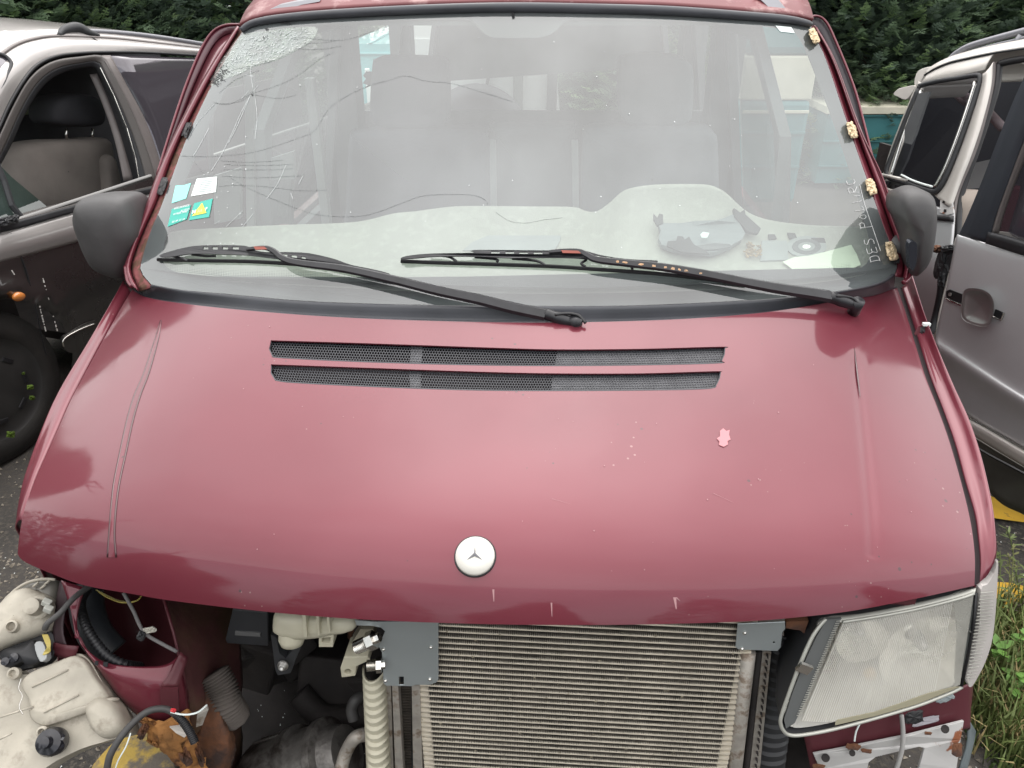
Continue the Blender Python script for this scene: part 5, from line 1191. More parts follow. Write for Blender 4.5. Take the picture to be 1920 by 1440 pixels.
ypuff('headrest', [(698,125),(704,110),(730,106),(790,107),(828,112),(838,130),(840,210),(832,232),(800,240),(730,240),(700,232),(694,200)], 1.98, M_SEAT, .09, .03, label='headrest of the left seat')
ypuff('headrest', [(1160,125),(1168,108),(1200,102),(1262,104),(1290,115),(1300,135),(1298,210),(1285,232),(1240,238),(1190,236),(1165,222),(1158,180)], 1.95, M_SEATL, .09, .03, label='headrest of the driver seat')
# jagged head of a torn trim behind the left seat
mb = MB(); P = [YP(x, y, 2.15) for x, y in ((700,110),(702,135),(686,134),(681,142),(686,148),(680,156),(690,160),(679,168),(697,160),(703,170),(712,150))]; mb.plate(P, (0, .01, 0)); mb.build('torn_trim', M_IN, van)
for x0, x1, m_ in ((918, 926, M_INL), (1072, 1080, M_INL)):
    mb = MB(); P = [YP(x0, 262, 1.9), YP(x1+4, 262, 1.9), YP(x1+6, 392, 1.9), YP(x0+2, 392, 1.9)]; mb.plate(P, (0, .004, 0)); mb.build('seat_belt', m_, van)
# load area wall behind the seats, side walls with window openings, pillars, headlining, tailgate
mb = MB(); P = [YP(x, y, 2.25) for x, y in ((655,208),(1350,208),(1360,520),(640,520))]; mb.plate(P, (0, .02, 0)); mb.build('bulkhead_board', M_IN, van)
ry = 4.35
Lx = -.80; Rx = .80
def xwall(name, x, outer, holes, m, **kw):
    tx = lambda b: x-math.copysign(.19*max(0, b-1.0), x)
    P = [Vector((tx(b), a, b)) for a, b in outer]; mb = MB(); mb.plate(P, (.03 if x < 0 else -.03, 0, 0), [[Vector((tx(b), a, b)) for a, b in h] for h in holes]); return mb.build(name, m, van, **kw)
def yz(px, py, x): p = VF.X(px, py, x); return (p.y, p.z)
xwall('side_wall', Lx, [(1.25, .15), (4.5, .15), (4.5, 1.70), (1.6, 1.68), (1.25, 1.40)], [[(1.32, 1.0), (1.32, 1.40), (1.60, 1.61), (1.98, 1.61), (2.02, 1.0)], [(2.16, 1.0), (2.16, 1.6), (3.1, 1.6), (3.1, 1.0)], [(3.28, 1.0), (3.28, 1.6), (4.2, 1.6), (4.25, 1.0)]], M_IN, label='left side wall with window openings')
xwall('side_wall', Rx, [(1.25, .15), (4.5, .15), (4.5, 1.70), (1.6, 1.68), (1.25, 1.40)], [[(1.32, 1.0), (1.32, 1.40), (1.60, 1.61), (1.98, 1.61), (2.02, 1.0)], [(2.20, .95), (2.20, 1.6), (2.75, 1.6), (2.75, .95)], [(3.2, 1.0), (3.2, 1.6), (4.2, 1.6), (4.25, 1.0)]], M_IN, label='right side wall with window openings')
for x, dd, nm in ((Lx, .12, 'dusty left front side glass'), (Rx, .45, 'dusty right front side glass')):
    tx = lambda b: x*1.0-math.copysign(.19*max(0, b-1.0), x)+math.copysign(.004, x)
    P = [Vector((tx(b), a, b)) for a, b in ((1.32, 1.0), (1.32, 1.40), (1.60, 1.61), (1.98, 1.61), (2.02, 1.0))]
    mb = MB(); mb.add(P, [(0, 1, 2, 3, 4)]); mb.build('side_window', glassmat('side_window_dust_%d' % int(dd*100), (.9, .95, .93), dust=dd, dustcol=(.55, .60, .58), dustvar=.08, boost=1), van, label=nm)
for x in (Lx-.05, Rx+.05):   # outer skins below the windows
    mb = MB(); mb.box((x, 2.9, .62), (.03, 3.3, .75)); mb.build('outer_side_panel', M_RED, van)
    mb = MB(); mb.box((x, 1.15, .62), (.03, .3, .75)); mb.build('front_door_skin', M_RED, van)
mb = MB(); mb.plate([Vector((x, ry, z)) for x, z in ((-.8, .2), (.8, .2), (.8, 1.0), (.68, 1.74), (-.68, 1.74), (-.8, 1.0))], (0, .03, 0), [[VF.Y(x, y, ry) for x, y in ((837,152),(1075,136),(1190,128),(1190,222),(838,222))]]); mb.build('tailgate', M_IN, van)
mb = MB(); mb.box((.0, 3.0, 1.70), (1.30, 2.9, .02)); mb.build('headlining', M_HEADL, van)
mb = MB(); mb.grid([[GG(x, 40, .03)+Vector((0, 0, -.0)) for x in range(480, 1500, 40)], [GG(x, 40, .03)+Vector((0, .3, .02)) for x in range(480, 1500, 40)]]); solid(mb.build('headlining', M_HEADL, van), .01)
mb = MB(); mb.box((0, 2.6, .25), (1.6, 3.4, .04)); mb.build('cab_floor', M_DARK, van)
for x, y, w_ in ((-.74, 2.09, .12), (.74, 2.11, .13), (-.74, 3.19, .12), (.74, 2.98, .22)):
    mb = MB(); mb.box((x*.93, y, 1.2), (.10, w_, .9)); mb.build('inner_pillar', M_IN, van)
# steering wheel stub and belts at the left B pillar
mb = MB(); mb.box(VF.Y(598, 290, 1.8), (.03, .03, .5)); mb.build('belt_strap', M_INL, van)
mb = MB(); mb.box(VF.Y(470, 300, 1.5), (.025, .02, .5), Matrix.Rotation(.15, 3, 'Y')); mb.build('belt_strap', M_INL, van)
mb = MB(); P = [VF.Y(x, y, 1.35) for x, y in ((400,330),(450,315),(450,410),(402,420))]; mb.plate(P, (0, .02, 0)); mb.build('door_card', M_INL, van)
mb = MB(); P = [VF.Y(x, y, 1.5) for x, y in ((492,302),(550,284),(552,335),(500,338))]; mb.plate(P, (0, .02, 0)); mb.build('loose_pocket', M_INL, van)
mb = MB(); P = [VF.Y(x, y, 1.62) for x, y in ((498,345),(545,322),(548,420),(500,420))]; mb.plate(P, (0, .02, 0)); mb.build('loose_panel', M_IN, van)
# ============================================================ SURROUNDINGS
WF = Frame()
def GZ(px, py, z=0.0): return WF.Z(px, py, z)
# ground
def asphalt():
    m = mat('wet_gritty_asphalt', (.045, .04, .036), .85, var=.45, vscale=2.5, bump=.9, bscale=180, col2=(.075, .065, .052), c2lo=.5, c2hi=.6, c2scale=60); return m
M_ASPH = asphalt()
mb = MB(); n = 60; g = []
for j in range(n+1):
    row = []
    for i in range(n+1):
        x = (i/n-.5)*2; y = (j/n-.5)*2; X_ = 60*x*abs(x); Y_ = 3+60*y*abs(y); row.append(Vector((X_, Y_, .006*noise.noise(Vector((X_*1.3, Y_*1.3, 0))))))
    g.append(row)
mb.grid(g); gr = mb.build('ground', M_ASPH, None, True); gr['kind'] = 'structure'
if sum(p.normal.z for p in gr.data.polygons) < 0: gr.data.flip_normals()
# grit, broken glass and pebbles
def grit(name, m, zones, cnt, smin, smax, seed):
    rr = random.Random(seed); mb = MB()
    for _ in range(cnt):
        x0, x1, y0_, y1_ = zones[rr.randrange(len(zones))]; x, y = rr.uniform(x0, x1), rr.uniform(y0_, y1_); s_ = rr.uniform(smin, smax)
        a_ = rr.uniform(0, 6.28); V = [Vector((x+s_*math.cos(a_+k*2.09)*rr.uniform(.6, 1.2), y+s_*math.sin(a_+k*2.09)*rr.uniform(.6, 1.2), .001)) for k in range(3)]; V.append(Vector((x, y, s_*rr.uniform(.5, 1.1))))
        mb.add(V, [(0, 1, 3), (1, 2, 3), (2, 0, 3)])
    o = mb.build(name, m); o['kind'] = 'stuff'; return o
grit('gravel', mat('gravel_grey', (.24, .21, .17), .8, var=.5, vscale=30), [(-2.6, -.8, -.4, 2.2), (-2.2, -.6, -.2, 1.2), (.9, 2.4, -.2, 2.2), (-.8, .8, -.3, .8)], 9000, .003, .011, 1)
grit('broken_glass', mat('glass_crumbs', (.85, .88, .86), .15, var=.1), [(-2.0, -.9, -.3, 1.2), (-.6, .2, 0, .9), (.9, 1.9, -.2, 1.4)], 1500, .002, .005, 2)
M_YLINE = mat('worn_yellow_paint', (.58, .34, .02), .75, col2=(.06, .05, .04), c2lo=.60, c2hi=.66, c2scale=14, var=.15)
def painted(pts):
    P = [GZ(*p, .0) for p in pts]; P = [Vector((p.x, p.y, .012)) for p in P]; tr = tessellate_polygon([[Vector((p.x, p.y, 0)) for p in P]]); mb = MB(); mb.add(P, [tuple(t) for t in tr]); o = mb.build('painted_line', M_YLINE); o['kind'] = 'structure'; return o
painted([(1835,925),(1868,940),(1925,975),(1925,985),(1867,977),(1840,970)])
painted([(1848,1095),(1895,1098),(1925,1106),(1925,1152),(1880,1148),(1845,1140)])
# yellow concrete wheel stop under the left corner
YF = Frame(tuple(WF.Z(235, 1420, .12)), R(-20))
ys = MB(); a = [WF.Z(x, y, .16) for x, y in ((172,1450),(205,1395),(235,1368),(268,1362),(300,1372),(330,1450))]; c_ = centre(a)
puff(ys, [p for p in cr(a, 3, True)], c_, (0, 0, 1), [(1.12, -.16), (1.08, -.06), (1, -.01), (.93, .0), (.01, .006)])
o = ys.build('wheel_stop', mat('yellow_painted_concrete', (.42, .29, .06), .85, col2=(.13, .11, .09), c2lo=.46, c2hi=.56, c2scale=12, var=.3, bump=.5), None, False); bevel(o, .004)
tag(o, 'chipped yellow painted concrete stop under the rusted corner', 'wheel stop')

# ---------------------------------------------------------------- trees
M_LEAF = [mat('conifer_leaf_%s' % n_, c_, .7, var=.35, vscale=1.6) for n_, c_ in (('dark', (.13, .18, .135)), ('mid', (.19, .27, .165)), ('light', (.28, .40, .19)))]  # leaf colours lifted in place of a veil of hazy light
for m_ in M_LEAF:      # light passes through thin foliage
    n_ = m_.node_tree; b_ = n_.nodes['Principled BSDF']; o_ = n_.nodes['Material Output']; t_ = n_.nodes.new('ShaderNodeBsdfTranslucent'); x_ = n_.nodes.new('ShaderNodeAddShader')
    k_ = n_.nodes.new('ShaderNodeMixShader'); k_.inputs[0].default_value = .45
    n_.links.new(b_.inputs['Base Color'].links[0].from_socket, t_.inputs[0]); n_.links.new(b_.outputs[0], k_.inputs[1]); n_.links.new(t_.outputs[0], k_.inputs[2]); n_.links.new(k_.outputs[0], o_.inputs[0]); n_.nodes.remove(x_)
M_BARK = mat('bark_brown', (.10, .07, .05), .9, var=.3, bump=.5)
def crown_mesh(seed, H_=6.5, R0=1.9, n_sp=2600, z_base=.02):
    rr = random.Random(seed); V = []; Fc = []; MI = []
    lobes = [(rr.uniform(0, 6.28), rr.uniform(.1, .95), rr.uniform(.7, 1.25)) for _ in range(26)]
    for _ in range(n_sp):
        h = rr.random()**1.5; a_ = rr.uniform(0, 6.283)
        prof = (1-h**1.7)*.95+.08
        lob = 1
        for (la, lh, ls) in lobes:
            d2 = ((math.cos(a_-la)-1)**2+math.sin(a_-la)**2)*2.2+((h-lh)*7)**2
            lob += (ls-1)*math.exp(-d2)*1.6
        dp = rr.random()**2.2; r = R0*prof*lob*(1-.55*dp)
        c_ = Vector((math.cos(a_)*r, math.sin(a_)*r, z_base+h*(H_-z_base)))
        out = Vector((math.cos(a_), math.sin(a_), rr.uniform(-.15, .9))).normalized()
        sd_ = out.cross(Vector((0, 0, 1))).normalized(); sd_ = (sd_*math.cos(rr.uniform(-1, 1))+Vector((0, 0, 1))*rr.uniform(-.6, .6)).normalized(); up_ = sd_.cross(out)
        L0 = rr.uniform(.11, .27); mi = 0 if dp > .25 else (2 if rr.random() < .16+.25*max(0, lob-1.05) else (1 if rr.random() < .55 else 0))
        # a feathery spray: a stem with fingers either side
        nf = rr.randint(4, 6)
        for k in range(nf):
            s_ = (k+.5)/nf; b = c_+out*(s_*L0)
            for sg in (-1, 1):
                dr = (out*.75+sd_*sg*.8+up_*rr.uniform(-.25, .25)).normalized(); ll = L0*.42*(1.1-s_)*rr.uniform(.7, 1.3); w_ = out.cross(dr).cross(dr).normalized()*L0*.065
                i0 = len(V); V += [b-w_*.6, b+dr*ll*.55-w_*1.3, b+dr*ll, b+dr*ll*.5+w_*1.3]; Fc.append((i0, i0+1, i0+2, i0+3)); MI.append(mi)
        i0 = len(V); w_ = sd_*L0*.05; V += [c_-w_, c_+out*L0*1.15, c_+w_]; Fc.append((i0, i0+1, i0+2)); MI.append(mi)
    me = bpy.data.meshes.new('crown'); me.from_pydata(V, [], Fc); me.update()
    for m_ in M_LEAF: me.materials.append(m_)
    me.polygons.foreach_set('material_index', MI)
    return me
def trunk_mesh(seed, H_=6.2):
    rr = random.Random(seed); mb = MB(); P = [Vector((rr.uniform(-.06, .06)*k, rr.uniform(-.06, .06)*k, H_*k/8)) for k in range(9)]
    mb.tube(P, [.16*(1-k/8.6)+.01 for k in range(9)], 8)
    for k in range(16):
        h = rr.uniform(.6, H_*.85); a_ = rr.uniform(0, 6.28); b = P[min(8, int(h/H_*8))]; b = Vector((b.x, b.y, h)); L0 = rr.uniform(.6, 1.4)*(1-h/H_*.6)
        mb.tube([b, b+Vector((math.cos(a_)*L0*.5, math.sin(a_)*L0*.5, .15)), b+Vector((math.cos(a_)*L0, math.sin(a_)*L0, .45))], [.03, .02, .006], 5)
    me = bpy.data.meshes.new('trunk'); me.from_pydata(mb.V, [], mb.F); me.update(); me.materials.append(M_BARK)
    for p in me.polygons: p.use_smooth = True
    return me
CM = [crown_mesh(s_, 5.0, 1.9, 24000) for s_ in (11, 12)]; CM2 = [crown_mesh(13, 5.0, 1.8, 7000)]; TM = [trunk_mesh(s_) for s_ in (21, 22)]
def tree(x, y, sc_, rz, k, lab, sparse=False):
    t = bpy.data.objects.new('conifer_tree', None); COL.objects.link(t); t.location = (x, y, 0); t.rotation_euler = (0, 0, rz); t.scale = (sc_*1.0, sc_*1.0, sc_)
    t['label'] = lab; t['category'] = 'tree'; t['group'] = 'conifers around the yard'
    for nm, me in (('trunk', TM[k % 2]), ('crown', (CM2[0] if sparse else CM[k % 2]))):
        o = bpy.data.objects.new(nm, me); COL.objects.link(o); o.parent = t
    return t
tree(-6.6, 8.4, 1.0, .3, 0, 'conifer at the far left edge, light green tips low over the grey car roof')
tree(-4.6, 9.4, 1.1, 1.9, 1, 'bushy conifer second from the left, above the roof rail of the left car')
tree(-3.1, 9.0, .95, 4.0, 0, 'thin conifer just left of the van roof, pale light showing through it', True)
tree(-.9, 10.2, .95, 5.2, 1, 'thin topped conifer behind the left end of the van roof', True)
tree(1.0, 11.0, 1.1, 2.7, 0, 'conifer directly behind the van')
tree(2.9, 9.2, 1.15, .9, 1, 'dark green conifer just right of the van roof')
tree(4.7, 8.6, 1.1, 3.4, 0, 'conifer above the silver car roof rails, bright yellow-green sprays')
tree(6.6, 9.0, 1.15, 5.6, 1, 'conifer at the far right edge behind the silver car')
tree(8.6, 9.6, 1.1, 4.4, 0, 'outermost conifer beyond the right edge')
tree(3.8, 7.9, .9, 1.1, 0, 'shorter conifer filling the gap behind the teal container')
tree(5.8, 7.6, .9, 2.2, 1, 'shorter conifer just over the roof rails of the silver car')
tree(-5.6, 7.6, .9, 3.1, 1, 'shorter conifer over the roof of the left car')
tree(-4.6, 7.8, .85, .4, 0, 'shorter conifer over the roof rail of the left car')
tree(-7.8, 7.4, .9, .9, 0, 'shorter conifer at the far left')
tree(-8.8, 9.4, 1.15, 2.4, 1, 'outermost conifer beyond the left edge')
# the yard goes on behind and beside the photographer: trees that mirror in paint and glass
for k, (x, y, s_) in enumerate(((-7.5, 3.5, 1.0), (-8.0, -.5, 1.15), (-7.2, -4.5, 1.0), (-4.0, -8.0, 1.0), (0, -9.5, .9), (4.2, -9.0, 1.0), (8.0, -6.0, .9))):
    tree(x, y, s_, k*1.7, k, ('conifer beyond the left car', 'tall conifer left of the camera', 'conifer behind the camera to the left', 'conifer behind the camera, left of centre', 'conifer straight behind the camera', 'conifer behind the camera, right of centre', 'conifer far right behind the camera')[k], k % 2 == 1)

fb = thing('sky_gap_backdrop', 'far pale box standing in for sky between the conifers at the top left', 'backdrop', Frame((-11, 34, 0), 0))  # pale box added to stand for bright sky between the trees
mb = MB(); mb.box((0, 0, 3), (9, 4, 6)); mb.build('wall', mat('sky_stand_in_pale', (.78, .80, .80), .8), fb)
for k in range(4):
    mb = MB(); mb.box((-3+k*2, -2.02, 3.6), (1.0, .05, 1.2)); mb.build('window', mat('backdrop_pane_blue', (.10, .13, .16), .2), fb)
# ---------------------------------------------------------------- teal yard wall and vehicles beyond
M_TEAL_W = mat('teal_painted_steel', (.035, .15, .16), .5, var=.12, vscale=3); M_CREAM = mat('cream_painted_band', (.55, .52, .42), .6, var=.08)
def wbox(mb, x0, x1, y0_, y1_, z0_, z1_): mb.box(((x0+x1)/2, (y0_+y1_)/2, (z0_+z1_)/2), (x1-x0, y1_-y0_, z1_-z0_)); return mb
skF = Frame((3.2, 6.2, 0), 0)
sk = thing('teal_skip', 'teal steel container with a cream top edge behind the silver car', 'container', skF)
def lpart(name, box, m, parent, bev=.006): mb = MB(); wbox(mb, *box); o = mb.build(name, m, parent); bevel(o, bev); return o
zt = WF.Y(1660, 199, 6.2).z; zc = WF.Y(1660, 214, 6.2).z
lpart('side_panel', (-.42, 1.6, 0, 1.2, .05, zc), M_TEAL_W, sk); lpart('top_rim', (-.44, 1.62, -.03, 1.2, zc+.003, zt), M_CREAM, sk)
for k in range(3): lpart('seam', (-.42, 1.6, -.02, 0.0-.001, .2+k*.22, .215+k*.22), M_TEAL_W, sk, .003)
# teal and cream lorry seen through the right side window
lfr = Frame((2.9, 4.6, 0), 0)
lo_ = thing('teal_van', 'teal van with a cream side band seen through the right side window', 'van', lfr)
lpart('body', (-1.35, -.87, 0, .9, .30, 1.0), M_TEAL_W, lo_, .03); lpart('cream_band', (-1.35, -.87, .01, .9, 1.003, 1.28), M_CREAM, lo_, .01); lpart('roof', (-1.35, -.87, 0, .9, 1.283, 1.50), M_TEAL_W, lo_, .05)
for z in (.55, .78, .92): lpart('panel_rib', (-1.33, -.88, -.015, -.001, z, z+.02), M_CREAM if z > .9 else M_TEAL_W, lo_, .003)
# pale turquoise van beyond the left window
M_TURQ = mat('turquoise_paint', (.20, .50, .52), .4, coat=.6, var=.05)
tvF = Frame((-1.0, 6.8, 0), R(0)); tv = thing('turquoise_car', 'pale turquoise vehicle behind the maroon van, seen through its left side windows', 'car', tvF)
mb = MB(); sec = [(-.66, .3), (-.68, .7), (-.62, 1.08), (-.54, 1.18), (.54, 1.18), (.62, 1.08), (.68, .7), (.66, .3)]
mb.grid([[Vector((x, y_, z)) for x, z in sec] for y_ in (0, .04, 1.5, 3)]); mb.add([Vector((x, 0, z)) for x, z in sec], [tuple(range(8))]); o = mb.build('body', M_TURQ, tv); bevel(o, .03, 3)
lpart('roof_gutter', (-.60, .60, -.02, 2.9, 1.09, 1.105), M_TURQ, tv, .004)
for x in (-.3, .3): lpart('roof_rib', (x-.015, x+.015, -.015, 2.5, 1.183, 1.195), M_TURQ, tv, .004)
lpart('rear_window', (-.1, .5, -.012, -.002, .6, .95), mat('dark_window', (.02, .022, .025), .05), tv, .002)
lpart('white_pole', (-.32, -.28, -.3, -.26, .3, 1.0), M_STW, tv); 
# white off-roader with a spare wheel behind
wf_ = Frame((-.25, 4.95, 0), R(0)); wo = thing('white_offroader', 'white off-roader with a covered spare wheel, behind the rear window of the van', 'off-roader', wf_)
M_WHT = mat('white_car_paint', (.74, .75, .73), .35, coat=.5); M_WIN = mat('dark_window', (.02, .022, .025), .05)
mb = MB(); sec = [(-.58, .35), (-.60, .85), (-.52, 1.50), (-.45, 1.58), (.45, 1.58), (.52, 1.50), (.60, .85), (.58, .35)]
mb.grid([[Vector((x, y_, z)) for x, z in sec] for y_ in (0, .03, .9, 1.7)]); mb.add([Vector((x, 0, z)) for x, z in sec], [tuple(range(8))]); o = mb.build('body', M_WHT, wo); bevel(o, .03, 3)
M_PALEW = mat('rear_glass_painted_sky', (.72, .75, .74), .15, .1)  # pale base colour stands for bright sky reflected in the pane
lpart('rear_window', (-.50, .26, -.012, -.002, .82, 1.36), M_PALEW, wo, .002)
lpart('window_frame', (.262, .33, -.02, -.002, .75, 1.42), mat('grey_window_frame', (.2, .22, .21), .5), wo)
lpart('rear_pillar', (.50, .57, -.03, -.002, .7, 1.44), M_BLKP, wo, .003)
mb = MB(); c_ = Vector((.0, -.13, .70)); mb.lathe(c_, (0, -1, 0), [(.30, -.12), (.37, -.10), (.385, 0), (.36, .06), (.30, .085), (.1, .09), (0, .09)], 40); sw = mb.build('spare_wheel_cover', mat('grey_wheel_cover', (.04, .042, .05), .6), wo, True)
mb = MB(); P = [c_+Vector((dx, -.094, dz)) for dx, dz in ((0, .05), (.045, 0), (0, -.05), (-.045, 0))]; P = [p+Vector((.0, 0, .16)) for p in P]; mb.plate(P, (0, -.004, 0)); mb.build('pink_diamond', mat('faded_pink_emblem', (.72, .55, .58), .5), sw)
mb = MB(); mb.tube([Vector((.06, -.03, 1.0)), Vector((.12, -.03, 1.3))], .012, 6); mb.build('wiper', M_BLKP, wo)

# ---------------------------------------------------------------- grass and weeds on the right
def grass(name, m, zones, cnt, hmin, hmax, seed, w_=.0035, bend=.5):
    rr = random.Random(seed); mb = MB()
    for _ in range(cnt):
        cx_, cy_, rx_, ry_ = zones[rr.randrange(len(zones))]; a_ = rr.uniform(0, 6.28); q = rr.random()**.6
        b = Vector((cx_+rx_*q*math.cos(a_), cy_+ry_*q*math.sin(a_), 0)); h = rr.uniform(hmin, hmax)*(1.1-.4*q); d_ = rr.uniform(0, 6.28); bd = rr.uniform(.1, bend)*h
        dv = Vector((math.cos(d_), math.sin(d_), 0)); sv = Vector((-dv.y, dv.x, 0))*w_*rr.uniform(.6, 1.3)
        m1 = b+dv*bd*.35+Vector((0, 0, h*.6)); t_ = b+dv*bd+Vector((0, 0, h*rr.uniform(.75, 1)))
        mb.add([b-sv, b+sv, m1+sv*.8, m1-sv*.8, t_], [(0, 1, 2, 3), (3, 2, 4)])
    o = mb.build(name, m); o['kind'] = 'stuff'; return o
gz = [(GZ(x, y).x, GZ(x, y).y, r_, r_) for x, y, r_ in ((1880,1230,.16),(1905,1310,.2),(1870,1290,.14),(1915,1180,.12),(1935,1260,.2),(1925,1370,.2),(1895,1385,.12),(1960,1330,.2))]
M_GR = mat('grass_green', (.13, .17, .05), .6, var=.4, vscale=6); M_GD = mat('grass_dry', (.33, .26, .12), .8, var=.3)
grass('grass', M_GR, gz, 1500, .05, .22, 3); grass('dry_grass', M_GD, gz, 700, .04, .16, 4, .003, .9)
grass('moss', mat('moss_green', (.05, .08, .02), .9, var=.4), gz, 2500, .01, .04, 6, .006)
def weed(x, y, H_, seed, leaves, m, lab, tall=False):
    q = GZ(x, y); rr = random.Random(seed); fr = Frame((q.x, q.y, 0)); t = thing('weed', lab, 'weed', fr, 'weeds at the right edge')
    for s_ in range(leaves[0]):
        a_ = rr.uniform(0, 6.28); tip = Vector((math.cos(a_)*H_*.4, math.sin(a_)*H_*.4, H_*rr.uniform(.7, 1))); P = cr([Vector((0, 0, 0)), tip*.4+Vector((0, 0, .05*H_)), tip*.8+Vector((0, 0, .06*H_)), tip], 4)
        mb = MB(); mb.tube(P, [.0022*(1-.6*i/len(P)) for i in range(len(P))], 5)
        mb.build('stem', m, t, True)
        lf = MB()
        for k in range(leaves[1]):
            c_ = P[int((len(P)-1)*rr.uniform(.15, 1))]; d_ = rr.uniform(0, 6.28); l = rr.uniform(.5, 1)*leaves[2]; dv = Vector((math.cos(d_), math.sin(d_), rr.uniform(-.1, .7))).normalized(); sv = dv.cross(Vector((0, 0, 1))).normalized()*l*leaves[3]
            lf.add([c_, c_+dv*l*.35+sv, c_+dv*l*.75+sv*.7, c_+dv*l, c_+dv*l*.75-sv*.7, c_+dv*l*.35-sv], [(0, 1, 2, 3, 4, 5)])
        o = lf.build('leaves', m, t); o['kind'] = 'stuff'
    return t
M_WEED = mat('weed_leaf_green', (.13, .27, .05), .55, var=.25)
weed(1893, 1290, .16, 1, (4, 9, .055, .28), M_WEED, 'broad leaved bright green weed beside the corner lamp')
weed(1905, 1350, .12, 2, (3, 9, .05, .3), M_WEED, 'low broad leaved weed at the bottom right')
weed(1860, 1235, .34, 3, (3, 26, .03, .12), M_GR, 'tall seeding grass stem leaning against the corner lamp')
weed(1885, 1195, .30, 4, (4, 26, .028, .12), mat('seed_head_olive', (.20, .21, .08), .8), 'tall seeding grass in front of the yellow paint')
weed(1912, 1130, .30, 5, (3, 20, .035, .12), M_GR, 'feathery grass stems at the right frame edge')
weed(1868, 1170, .22, 6, (5, 40, .012, .5), mat('dry_seed_grey', (.12, .10, .07), .9), 'dry dark seed heads beside the corner lamp')
# ============================================================ DARK MPV ON THE LEFT
LF = Frame((-1.95, 1.9, 0), R(-17))
lc = thing('parked_car', 'dark metallic people carrier with tinted glass and roof rails, left of the maroon van', 'car', LF)
def sL(z):
    if z > .93: return -.04-.30*(z-.93)-.55*max(0, z-1.38)**1.5*2.2
    return .0-.04*((z-.55)/.38)**2*(1 if z > .55 else 1.6)+.0
def SL(px, py, off=0.0): return LF.fn(px, py, lambda p: p.x-off-sL(p.z), .8, 9.0, 120)
M_CAR = mat('body_paint_shaded', (.07, .067, .064), .28, .6, var=.05, coat=.9, rvar=.03)  # same body paint, darkened to carry the flank's dark reflections
M_SILT = mat('body_paint_sky_lit', (.31, .29, .28), .4, .3, var=.04, coat=.8)  # same body paint, made paler to carry the sky's reflection
M_BPIL = mat('brown_grey_pillar', (.16, .14, .135), .45, var=.1)
M_TINT = mat('tinted_glass', (.05, .045, .055), .05, .0, coat=1)
M_PRIV = mat('privacy_glass', (.10, .09, .105), .06, .35, coat=1)
M_GLC = glassmat('side_glass', (.55, .6, .6), dust=.05, dustcol=(.4, .4, .4), dustvar=.03, dscale=4, boost=1.0)
def lstrip(name, curves, m, nu=40, nv=3, th=.004, hit=SL, parent=None, **kw):
    C = []
    for pts, off in curves: C.append([hit(p.x, p.y, off) for p in resamp(cr(pts, 5), nu)])
    mb = MB(); mb.grid(loft(C, nu, nv)); o = mb.build(name, m, parent or lc, True, **kw); 
    if th: solid(o, th, 0)
    return o
# body side below the window line, as a sheet in the car's own axes with a wheel arch cut in
wc = SL(6, 742); wy, wz, wr = wc.y, .315, .315
def side_sheet(name, y0_, y1_, z0_, z1_, prof, m, parent, arch=None, ny=120, nz=34, **kw):
    V = {}; mb = MB(); rows = []
    for j in range(nz+1):
        row = []
        for i in range(ny+1):
            y = y0_+(y1_-y0_)*i/ny; z = z0_+(z1_-z0_)*j/nz
            if arch:
                d = math.hypot(y-arch[0], z-arch[1]); st = max((y1_-y0_)/ny, (z1_-z0_)/nz)
                if arch[2]-st*.8 < d < arch[2]+st*.8 and d > 1e-4: y = arch[0]+(y-arch[0])*arch[2]/d; z = arch[1]+(z-arch[1])*arch[2]/d
            row.append(Vector((prof(z, y), y, z)))
        rows.append(row)
    nu = ny+1; V = [p for r in rows for p in r]; Fc = []
    for j in range(nz):
        for i in range(ny):
            ids = (j*nu+i, j*nu+i+1, (j+1)*nu+i+1, (j+1)*nu+i); c_ = centre([V[k] for k in ids])
            if arch and math.hypot(c_.y-arch[0], c_.z-arch[1]) < arch[2]-.004: continue
            Fc.append(ids)
    mb.add(V, Fc); o = mb.build(name, m, parent, True, **kw); solid(o, .004, 0); return o
arch = (wy, wz+.02, .352)
def pfL(z, y):
    d = math.hypot(y-arch[0], z-arch[1]); return sL(z)+.018*math.exp(-((d-.385)/.03)**2)+.006*math.exp(-((z-.80)/.02)**2)-.10*max(0, (wy-.2)-y)**2
body = side_sheet('body_side', wy-.75, wy+4.0, .22, .93, pfL, M_CAR, lc, arch)
# door seam
mb = MB(); mb.tube([SL(p.x, p.y, .006) for p in cr([(20,437),(45,495),(58,540),(70,590),(80,640),(87,665)], 5)], .0028, 5); mb.build('door_gap', M_BLACK, lc)
# scratches
mb = MB(); rr = random.Random(2)
for (x0, y0_, x1, y1_) in ((80,520,106,615),(67,545,85,618)):
    for k in range(14):
        v = k/13+rr.uniform(-.02, .02); x, y = x0+(x1-x0)*v, y0_+(y1_-y0_)*v; l = rr.uniform(1, 5); mb.tube([SL(x, y, .006), SL(x+l*.27, y+l, .006)], rr.uniform(.0012, .003), 4)
for (x0, y0_, x1, y1_) in ((22,507,27,515),(0,540,6,541),(50,561,56,564)): mb.tube([SL(x0, y0_, .006), SL(x1, y1_, .006)], .002, 4)
o = mb.build('scratch', mat('bare_scratch', (.7, .68, .64), .6), lc); o['kind'] = 'stuff'
# repeater lamp
q = SL(35, 556); mb = MB(); rows = []
for j in range(7):
    th = j/6*math.pi/2
    rows.append([SL(35+13.5*math.cos(th)*math.cos(a), 556+9.5*math.cos(th)*math.sin(a)+2*math.cos(th)*math.cos(a)*-.3, .004+.022*math.sin(th)) for a in [k*math.pi/10 for k in range(20)]])
mb.grid(rows, True); mb.build('repeater_lamp', mat('amber_repeater', (.75, .26, .06), .2, coat=1), lc, True)
